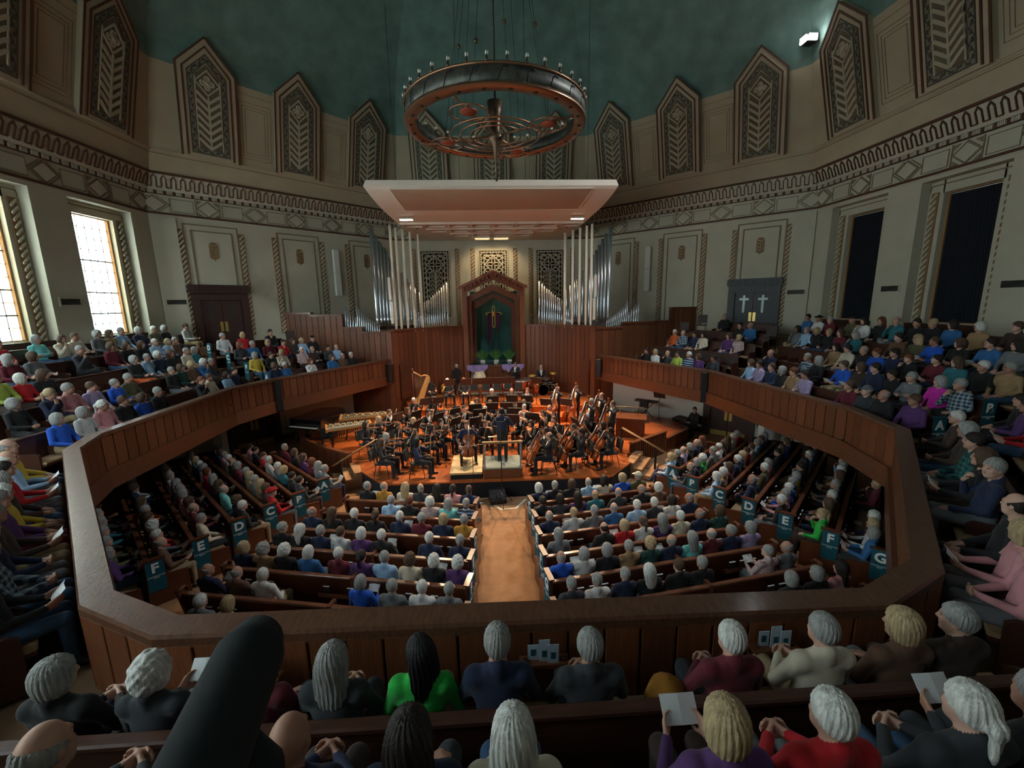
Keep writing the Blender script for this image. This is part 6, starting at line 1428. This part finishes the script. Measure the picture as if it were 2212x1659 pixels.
# ---- cross with purple drape, palms and cloth in the arch
r = empty('hanging_cross', (-.13, 12.4, 5.3)); MM = Matrix(((1, 0, 0, 0), (0, 0, -1, 0), (0, 1, 0, 0), (0, 0, 0, 1)))
b = MB()
for q in ([(-.07, .1), (-.07, .38), (0, .47), (.07, .38), (.07, .1)], [(-.07, -.1), (-.07, -.72), (0, -.82), (.07, -.72), (.07, -.1)]): b.ribbon(q, .035, .05, False, 0, MM)
for sg in (-1, 1): b.ribbon([(sg*.12, .07), (sg*.38, .07), (sg*.47, 0), (sg*.38, -.07), (sg*.12, -.07)], .035, .05, False, 0, MM)
b.lathe([(.16, 0), (.16, .04), (.05, .07), (0, .07)], 16, 0, MM); b.build('gilt_cross', M_gilt, r); b = MB(); b.tube([(0, 0, .45), (0, 0, 1.2)], .008, 5); b.build('hanging_wire', M_gilt, r); tag(r, 'gold openwork cross hanging in the teal niche', 'cross')
b = MB()
for sg, l in ((-1, 1.42), (1, 1.0)):
    for k in range(5): x = sg*(.16+.045*k); b.tube([(x*.6, -.06, .06), (x, -.08, -.1), (x*1.02, -.08, -.5), (x*1.0+.02*sg, -.07, -l+.10*k*sg)], [.02, .035, .036, .02], 6)
o = b.build('purple_drape', mat('purple_cloth', (.075, .016, .055), .85)); o.location = (-.13, 12.4, 5.3); tag(o, 'dark purple cloth draped over the arms of the gold cross', 'drape')
M_leaf = mat('palm_leaf', (.035, .13, .025), .5, vary=.2)
for i, x in enumerate((-.83, -.06, .69)):
    r = empty('potted_palm', (x, 11.05, 2.47)); b = MB(); b.lathe([(.09, 0), (.13, .06), (.15, .2), (.12, .27), (.10, .27)], 14); b.build('pot', M_white, r)
    for k in range(11):
        t = (k-5)/5; b = MB(); n = 7; v = []; 
        for j in range(n):
            u = j/(n-1); w = .055*math.sin(PI*min(1, .12+u*.95)); cx, cz = t*.46*u**1.1, .25+.72*u*(1-.35*abs(t)); cy = .06*((k*7) % 5-2)*u
            v += [(cx-w*math.cos(t), cy, cz+w*math.sin(t)*.6), (cx+w*math.cos(t), cy+.015, cz-w*math.sin(t)*.6)]
        b.add(v, [(2*j, 2*j+1, 2*j+3, 2*j+2) for j in range(n-1)]); b.build('leaf', M_leaf, r)
    tag(r, 'green palm in a white pot, %s in the arch' % ('leftmost', 'middle one', 'rightmost')[i], 'plant', 'potted palms')
M_lilac = mat('lilac_cloth', (.30, .22, .45), .8)
for i, (x0, x1) in enumerate(((-1.75, -.55), (.25, 1.5))):
    b = MB(); v = []; n = 14
    for j in range(n+1):
        u = j/n; x = x0+(x1-x0)*u; d = .16+.30*math.sin(PI*u)**.7+.04*math.sin(u*25); v += [(x, 10.95, 2.49), (x, 10.78-.03*math.sin(u*19), 2.49), (x, 10.72-.02*math.cos(u*22), 2.49-d)]
    b.add(v, [(3*j+a, 3*j+3+a, 3*j+4+a, 3*j+1+a) for j in range(n) for a in (0, 1)]); o = b.build('swag_cloth', M_lilac); tag(o, 'lilac cloth swag on the %s of the chancel ledge' % ('left', 'right')[i], 'cloth', 'lilac swags')
    b = MB()
    for k in range(90):
        a, q = RS.rand()*6.28, RS.rand(); c = Vector(((x0+x1)/2+RS.normal()*.33, 10.88+RS.normal()*.05, 2.5+RS.rand()*.12)); d = Vector((math.cos(a), math.sin(a)*.4, RS.rand()*.6)).normalized()*.12; w = d.cross(Vector((0, 0, 1))).normalized()*.022
        b.add([c-w, c+d, c+w], [(0, 1, 2)])
    o = b.build('greenery', mat('fern', (.012, .035, .014), .7)); tag(o, 'dark fern greenery bedded on the %s of the chancel ledge' % ('left', 'right')[i], 'greenery', 'ledge greenery')
# ---- percussion
M_kettle = mat('copper_kettle', (.36, .10, .035), .25, metal=.7); M_skin = mat('drum_skin', (.60, .47, .30), .6); M_chrome = mat('chrome', (.6, .6, .6), .2, metal=.9); M_shellw = mat('cream_shell', (.55, .50, .38), .4)
for i, (x, y, q) in enumerate(((-.15, 9.35, .36), (.45, 8.85, .40), (1.2, 8.85, .40), (1.72, 9.4, .36))):
    r = empty('timpani', (x, y, 1.06)); b = MB(); b.lathe([(0, .28), (q*.5, .30), (q*.9, .5), (q, .78), (q, .82)], 20); b.build('kettle', M_kettle, r); b = MB(); b.lathe([(q+.015, .80), (q+.015, .85), (q, .86)], 20); b.build('hoop', M_chrome, r); b = MB(); b.lathe([(q, .855), (0, .857)], 20); b.build('head', M_skin, r)
    for k in range(3): a = k*2.09; b = MB(); b.tube([(q*math.cos(a), q*math.sin(a), .75), (q*.8*math.cos(a), q*.8*math.sin(a), .0)], .015, 6); b.build('leg', M_chrome, r)
    tag(r, 'copper kettle timpani with pale skin, %s from the left' % ORD[i+1], 'timpani', 'timpani')
r = empty('bass_drum', (-1.05, 9.1, 1.06)); MM = Matrix.Translation((0, 0, .85)) @ Matrix.Rotation(.35, 4, 'Z') @ Matrix.Rotation(PI/2, 4, 'Y'); b = MB(); b.lathe([(.47, -.22), (.47, .22)], 28, 0, MM); b.build('shell', M_shellw, r); b = MB(); b.lathe([(.47, -.222), (0, -.224)], 28, 0, MM); b.lathe([(.47, .222), (0, .224)], 28, 0, MM); b.build('head', M_white, r)
b = MB(); b.lathe([(.50, -.24), (.50, -.2), (.47, -.2)], 28, 0, MM, caps=False); b.lathe([(.50, .24), (.50, .2), (.47, .2)], 28, 0, MM, caps=False); b.build('hoop', M_shellw, r); b = MB()
for sx in (-.3, .3): b.tube([(sx, -.5, 0), (sx*.6, -.35, .9), (sx*.6, .35, .9), (sx, .5, 0)], .02, 6)
b.build('cradle', M_chrome, r); tag(r, 'large cream bass drum in a chrome cradle below the chancel ledge', 'drum')
r = empty('drum_kit', (2.35, 9.0, 1.06)); kit = [('bass_drum_shell', (0, 0, .30), .29, .36, PI/2), ('snare_drum', (.42, .1, .62), .18, .15, 0), ('tom_drum', (-.18, .05, .78), .15, .2, .3), ('tom_drum', (.18, .05, .78), .16, .22, .3), ('floor_tom', (.55, .0, .40), .22, .42, 0)]
for nm, p, q, h, tl in kit:
    MM = Matrix.Translation(p) @ Matrix.Rotation(tl, 4, 'X'); b = MB(); b.lathe([(q, -h/2), (q, h/2)], 20, 0, MM); b.lathe([(q+.012, h/2-.03), (q+.012, h/2), (q, h/2)], 20, 1, MM); b.lathe([(q+.012, -h/2), (q+.012, -h/2+.03), (q, -h/2+.03)], 20, 1, MM); b.lathe([(q, h/2-.004), (0, h/2-.003)], 20, 2, MM); b.lathe([(q, -h/2+.004), (0, -h/2+.003)], 20, 2 if nm != 'bass_drum_shell' else 2, MM); b.build(nm, [M_ebony, M_chrome, M_shellw if nm != 'bass_drum_shell' else M_ebony], r)
for x, y, z in ((-.55, .1, 1.05), (.6, .35, 1.1)):
    b = MB(); b.lathe([(0, .02), (.05, .012), (.21, 0)], 20, 1, Matrix.Translation((x, y, z)) @ Matrix.Rotation(.25, 4, 'X')); b.tube([(x, y, 0), (x, y, z)], .01, 6); b.build('cymbal', [M_chrome, M_gilt], r)
tag(r, 'black drum kit with chrome hoops at the right of the riser', 'drum kit')
r = empty('conga_drum', (1.95, 8.55, 1.06)); b = MB(); b.lathe([(.12, .2), (.17, .5), (.15, .75)], 16); b.build('shell', M_kettle, r); b = MB(); b.lathe([(.155, .73), (.155, .76), (0, .765)], 16); b.build('head', mat('pale_skin', (.66, .50, .28), .6), r); b = MB()
for k in range(3): b.tube([(0, 0, .3), (.2*math.cos(k*2.1), .2*math.sin(k*2.1), 0)], .012, 5)
b.build('stand', M_chrome, r); tag(r, 'single conga drum with a pale head beside the drum kit', 'drum')
# harp
r = empty('harp', (-3.75, 7.25, 1.06), .5); M_harp = mat('harp_maple', (.55, .30, .10), .35, coat=.4); b = MB(); b.tube([(-.42, 0, .12), (-.40, 0, 1.72)], .03, 10); b.lathe([(.05, 1.70), (.055, 1.85), (.02, 1.88)], 10, M=Matrix.Translation((-.40, 0, 0))); b.build('column', mat('harp_column', (.10, .03, .018), .4), r)
b = MB(); b.prism([(-.30, .10), (-.05, .12), (.42, 1.38), (.34, 1.46)], -.14, .14, 0, Matrix(((1, 0, 0, 0), (0, 0, -1, 0), (0, 1, 0, 0), (0, 0, 0, 1)))); b.build('soundbox', M_harp, r)
b = MB(); b.tube([(-.40, 0, 1.72), (-.22, 0, 1.62), (0, 0, 1.46), (.20, 0, 1.50), (.40, 0, 1.42)], .035, 8); b.build('neck', M_harp, r); b = MB(); b.box(-.48, .05, -.16, .16, 0, .12); b.build('base', M_harp, r); b = MB()
for k in range(16): u = k/16; b.tube([(-.34+.70*u, 0, 1.64-.18*math.sin(u*3.0)), (-.22+.60*u, 0, .14+1.22*u)], .002, 3)
b.build('string', M_bow, r); tag(r, 'tall golden maple harp at the left of the riser', 'harp')
# grand piano, marimba, vibraphone on the left platform
r = empty('grand_piano', (-7.35, 4.35, .56), -.35); M_pno = mat('piano_black', (.008, .008, .009), .12, coat=.8); out = [(-.75, -1.0), (.75, -1.0), (.75, -.55), (.72, .1), (.5, .75), (.1, 1.05), (-.35, 1.05), (-.70, .8), (-.75, .4)]
b = MB(); b.prism(out, .66, .97); b.build('case', M_pno, r); b = MB(); b.prism([(x*1.02, y*1.01) for x, y in out], .975, 1.0); b.build('lid', M_pno, r); b = MB(); b.box(-.72, .72, -1.22, -1.0, .66, .72); b.build('keybed', M_pno, r)
b = MB(); b.box(-.62, .62, -1.2, -1.02, .72, .745, 0)
for k in range(36):
    if k % 7 not in (2, 6): b.box(-.60+k*.034, -.585+k*.034, -1.13, -1.02, .745, .757, 1)
b.build('keyboard', [M_white, M_ebony], r)
for x, y in ((-.62, -.85), (.62, -.85), (0, .75)): b = MB(); b.lathe([(.035, 0), (.05, .1), (.06, .5), (.075, .66)], 10, M=Matrix.Translation((x, y, 0))); b.build('leg', M_pno, r)
b = MB(); b.box(-.12, .12, -.95, -.85, .05, .66); b.build('pedal_lyre', M_pno, r); tag(r, 'closed black grand piano on the left stage platform', 'piano')
o = ochair(-6.7, 2.9, .56, .3, 'dark chair beside the grand piano', 'side chairs')
def mallet(nm, x, y, rz, L, m, lab, res):
    r = empty(nm, (x, y, .56), rz); b = MB()
    for sg in (-1, 1): b.prism([(-L/2, sg*.06), (L/2, sg*.06), (L/2, sg*.22), (-L/2, sg*.38)][::sg], .82, .90)
    b.box(-L/2-.06, -L/2, -.42, .42, .8, .93); b.box(L/2, L/2+.06, -.26, .26, .8, .93); b.build('frame', mat('marimba_frame', (.42, .22, .075), .45), r)
    for k in range(22): w = .36-.17*k/22; b = MB(); b.box(-L/2+.05+k*(L-.1)/22, -L/2+.05+(k+.82)*(L-.1)/22, -w, -.02, .90, .92); b.build('tone_bar', m, r)
    for k in range(22):
        if k % 7 in (2, 6): continue
        w = .34-.16*k/22; b = MB(); b.box(-L/2+.08+k*(L-.1)/22, -L/2+.08+(k+.72)*(L-.1)/22, .02, w, .925, .945); b.build('tone_bar', m, r)
    b = MB()
    for k in range(22): b.tube([(-L/2+.08+k*(L-.1)/22, -.15, .85), (-L/2+.08+k*(L-.1)/22, -.15, .80-.35*(1-k/22))], .022, 8)
    b.build('resonator', res, r)
    for x0 in (-L*.42, L*.42): b = MB(); b.tube([(x0, -.3, .03), (x0, 0, .1), (x0, .3, .03)], .025, 6); b.tube([(x0, 0, .1), (x0, 0, .82)], .025, 6); b.build('leg', M_blkm, r)
    return tag(r, lab, 'marimba')
mallet('vibraphone', -5.85, 2.85, .38, 1.5, mat('grey_bar', (.22, .25, .22), .4), 'vibraphone with grey bars and a wooden frame near the stage rail', M_blkm)
mallet('marimba', -5.6, 4.3, .25, 1.9, mat('green_bar', (.10, .10, .075), .5), 'long marimba with dark bars behind the vibraphone', mat('gold_resonator', (.33, .30, .10), .4, metal=.5))
# pulpit desk, keyboard corner at right
r = empty('pulpit_desk', (5.15, 3.2, .56), -.35); b = MB(); b.box(-.55, .55, -.38, .38, 0, .75); b.build('body', M_wood, r); b = MB(); b.box(-.62, .62, -.45, .45, .75, .80); b.build('top', M_woodh, r); b = MB(); b.tube([(-.45, .3, .8), (-.42, .2, 1.1)], .012, 6); b.tube([(.2, .3, .8), (.22, .2, 1.1)], .012, 6); b.tube([(-.6, .2, 1.12), (.5, .2, 1.12)], .018, 6, 1); b.build('rail', [M_brass, M_oakf], r); tag(r, 'low wooden organ console desk with a rail beside the basses', 'desk')
r = empty('keyboard_stand', (6.7, 5.6, .56), 2.4); b = MB(); b.box(-.5, .5, -.16, .16, .78, .86); b.build('keyboard', M_blkm, r)
for sg in (-1, 1): b = MB(); b.tube([(-.35*sg, 0, .02), (.35*sg, 0, .78)], .018, 6); b.build('leg', M_blkm, r)
tag(r, 'black keyboard on crossed legs on the right platform', 'keyboard'); ochair(6.3, 5.2, .56, 2.4, 'black chair by the keyboard on the right platform', 'side chairs'); mstand(7.1, 5.1, .56, 2.4, 'black music stand by the keyboard on the right platform')
r = empty('sound_desk', (7.75+.3, 4.75, 0), 2.1); b = MB(); b.box(-.4, .4, -.25, .25, .70, .74); b.build('top', M_blkm, r); b = MB(); b.box(-.3, .3, -.18, .18, .74, .80); b.build('mixer', M_bookc, r)
for x in (-.36, .36): b = MB(); b.box(x-.02, x+.02, -.22, .22, 0, .7); b.build('leg', M_blkm, r)
tag(r, 'small black sound desk before the headphone wearer', 'desk')
# microphone stand, monitors, tape marks in front of the stage
r = empty('microphone_stand', (-.18, -1.22, 0)); b = MB(); b.tube([(0, 0, .1), (0, 0, 2.55)], .014, 6); b.build('pole', M_blkm, r)
for k in range(3): b = MB(); a = k*2.09+.6; b.tube([(0, 0, .42), (.38*math.cos(a), .38*math.sin(a), .01)], .011, 5); b.build('leg', M_blkm, r)
b = MB(); b.tube([(-.12, 0, 2.55), (.12, 0, 2.55)], .01, 5); b.tube([(-.12, 0, 2.55), (-.14, .1, 2.6)], .013, 6); b.tube([(.12, 0, 2.55), (.14, .1, 2.6)], .013, 6); b.build('microphone', M_blkm, r); tag(r, 'tall black microphone stand at the head of the centre aisle', 'microphone')
o = empty('microphone_stand', (-1.02, -1.0, 0)); b = MB(); b.tube([(0, 0, .02), (0, 0, 1.7)], .009, 5); b.build('pole', M_blkm, o); b = MB(); b.lathe([(.13, 0), (.13, .02), (.02, .03)], 14); b.build('base', M_blkm, o); tag(o, 'slim black microphone stand in front of the solo platform', 'microphone')
r = empty('stage_monitor', (-.32, -1.02, 0), .2); b = MB(); b.prism([(-.2, 0), (.22, 0), (.22, .14), (-.05, .36), (-.2, .36)], -.24, .24, 0, Matrix(((0, 0, 1, 0), (-1, 0, 0, 0), (0, 1, 0, 0), (0, 0, 0, 1)))); b.build('cabinet', M_blkm, r); tag(r, 'black wedge monitor at the foot of the tall microphone stand', 'loudspeaker')
for i, (p, q) in enumerate((((-.55, -1.05), (-.22, -1.55)), ((-.22, -1.55), (.22, -1.5)), ((.22, -1.5), (.55, -.95)), ((-.85, -1.1), (-.7, -1.0)))):
    P, Q = Vector(p), Vector(q); n = Vector((-(Q-P).y, (Q-P).x)).normalized()*.03; b = MB(); b.prism([P-n, Q-n, Q+n, P+n], .001, .004); o = b.build('tape_mark', M_white); tag(o, 'white tape strip on the aisle carpet, %s from the left' % ORD[(2, 3, 4, 1)[i]], 'tape', 'tape marks')
b = MB(); b.tube([(-.3, -1.1, .012), (-.5, -.95, .012), (-.42, -.86, .012), (-.65, -.9, .012), (-.75, -1.05, .012), (-.95, -.95, .012)], .008, 5); tag(b.build('cable', M_blkm), 'loose black cable on the carpet by the monitor', 'cable')
# hymnals in the pew racks
for key in [k for k in PEWS if k[0] in 'CDLR' and k not in GROWS]:
    A, u, n, z, L = PEWS[key]; nr = max(1, round(L/1.6)); ro = 'ABCDEFG'.index(key[1])+1 if key[0] in 'LR' else int(key[1]); ang = math.atan2(u.y, u.x)
    for i in range(nr):
        for dx in (-.26, -.02, .22):
            if dx == -.02 and i % 2: continue
            c = A+u*((i+.5)*L/nr+dx)-n*.085; o = obj('hymnal', BOOKM[0 if dx else 1], [M_bookc, M_paper] if dx else [mat('card_blue', (.25, .33, .42), .7), M_paper]); o.matrix_world = TR(c.x, c.y, .555, ang) @ Matrix.Rotation(.12, 4, 'X')
            tag(o, ('dark hymnal with pale page edges' if dx else 'slim pale blue booklet')+' in the racks on the %s %s pew' % (ORD[ro], FLO[key[0]].replace(' block', '')), 'book', 'books in racks of pew '+key)
# gallery: spare chairs, card holders, outlet
A, u, n, z, L = PEWS['WR1']; rz = math.atan2(n.y, n.x)-PI/2
for i in range(7):
    P = A+u*(.3+i*.6)+n*.27; st_chair((P.x, P.y, z), rz, 'empty brown stacking chair, %s from the near end of the second far right row' % ORD[i+1], 'stacking chairs in the gallery')
for i, (x, y, zz, rz) in enumerate(((9.15, 7.6, ZG+RISE*4, 2.4), (9.7, 6.9, ZG+RISE*5, 2.5), (10.6, 3.3, ZG+RISE*5-RISE, 2.0), (-9.3, 6.9, ZG+RISE*4, -2.2))):
    st_chair((x, y, zz), rz, ('empty chair beside the right organ screen', 'empty chair against the wall by the dark right door', 'empty chair at the far end of the right gallery', 'empty chair against the wall by the left gallery door')[i], 'stacking chairs in the gallery')
for i, x in enumerate((-2.37, -.06, 1.89)):
    r = empty('card_shelf', (x, -9.93, 2.98)); b = MB(); b.box(-.20, .20, -.12, .0, 0, .02); b.box(-.20, .20, -.13, -.115, .0, .04); b.build('shelf', M_woodh, r)
    for k, (dx, h) in enumerate(((-.09, .14), (0, .20), (.07, .17))): b = MB(); b.box(dx-.045, dx+.045, -.05-.02*k, -.045-.02*k, .02, .02+h, 0); b.box(dx-.02, dx+.02, -.052-.02*k, -.05-.02*k, .06, .12, 1); b.build('card', [mat('card_pale', (.42, .52, .60), .7), M_tealcl], r)
    for dx in (-.15, .13, .17): b = MB(); b.lathe([(.018, .021), (.018, .04), (.012, .04)], 10, M=Matrix.Translation((dx, -.06, 0))); b.build('cup_ring', M_dark, r)
    tag(r, 'small wooden card shelf on the rear parapet, %s of three' % ('leftmost', 'middle', 'rightmost')[i], 'shelf', 'card shelves')
b = MB(); b.box(-.045, .045, -.012, 0, 0, .12, 0); b.box(-.018, .018, -.016, -.012, .02, .05, 1); b.box(-.018, .018, -.016, -.012, .07, .10, 1); o = b.build('power_outlet', [M_white, M_lead]); o.location = (.53, -9.93, 2.72); tag(o, 'white power outlet on the rear parapet', 'outlet')
o = bpy.data.objects.new('concert_program', PROG); COL.objects.link(o); o.location = (8.45, -4.0, .5); o.rotation_euler = (-1.5, 0, .8); tag(o, 'white program lying on the empty seat of the right pew G', 'program', 'concert programs')
b = MB(); b.lathe([(0, 0), (.16, .02), (.20, .12), (.15, .26), (.05, .32), (0, .33)], 12); o = b.build('handbag', mat('mustard_cloth', (.33, .14, .015), .9)); o.location = (.78, -10.42, ZG+.46); o.scale = (.8, .8, 1); tag(o, 'mustard cloth bag on the rear gallery front row', 'bag')
# white step stool and coats
r = empty('step_stool', (-9.0, 6.3, 0), -.6); b = MB(); b.box(-.24, .24, -.12, .12, .62, .65); b.box(-.24, .24, -.26, -.06, .30, .33); b.build('step', M_white, r)
for x in (-.23, .23): b = MB(); b.tube([(x, -.32, 0), (x, -.02, .65), (x, .24, 0)], .018, 6); b.build('leg', M_white, r)
tag(r, 'white folding step stool by the left lower door', 'stool')
# dark padded arm close to the camera at lower left
r = empty('camera_support_arm', (-.93, -12.29, 4.6)); M_foam = mat('black_foam', (.012, .015, .017), .95)
b = MB(); p0, p1 = Vector((.10, -.42, .60)), Vector((.04, .02, .66)); b.tube([p0+(p0-p1)*1.2, p0, p1, p1+Vector((-.002, .035, .0)), p1+Vector((-.002, .048, -.012))], [.062, .062, .058, .046, .015], 20); b.build('padded_tube', M_foam, r)
b = MB(); b.tube([(.075, -.16, -.6), (.075, -.13, .30), (.07, -.09, .54), (.065, -.06, .585)], [.07, .07, .062, .02], 18); b.build('padded_post', M_foam, r); tag(r, 'dark padded equipment arm in the close left foreground', 'equipment')
# bright flood lamp at the dome edge
r = empty('dome_floodlight', (12.2, 4.9, 15.55)); b = MB(); b.box(-.2, .2, -.2, .2, 0, .25); b.build('housing', M_blkm, r); b = MB(); b.box(-.16, .16, -.25, -.2, .02, .23); b.box(-.25, -.2, -.16, .16, .02, .23); b.build('lens', mat('flood_lens_white', (1, 1, 1), .3, emit=((.95, .98, 1), 30)), r); tag(r, 'bright floodlight on the right rim of the dome', 'lamp')
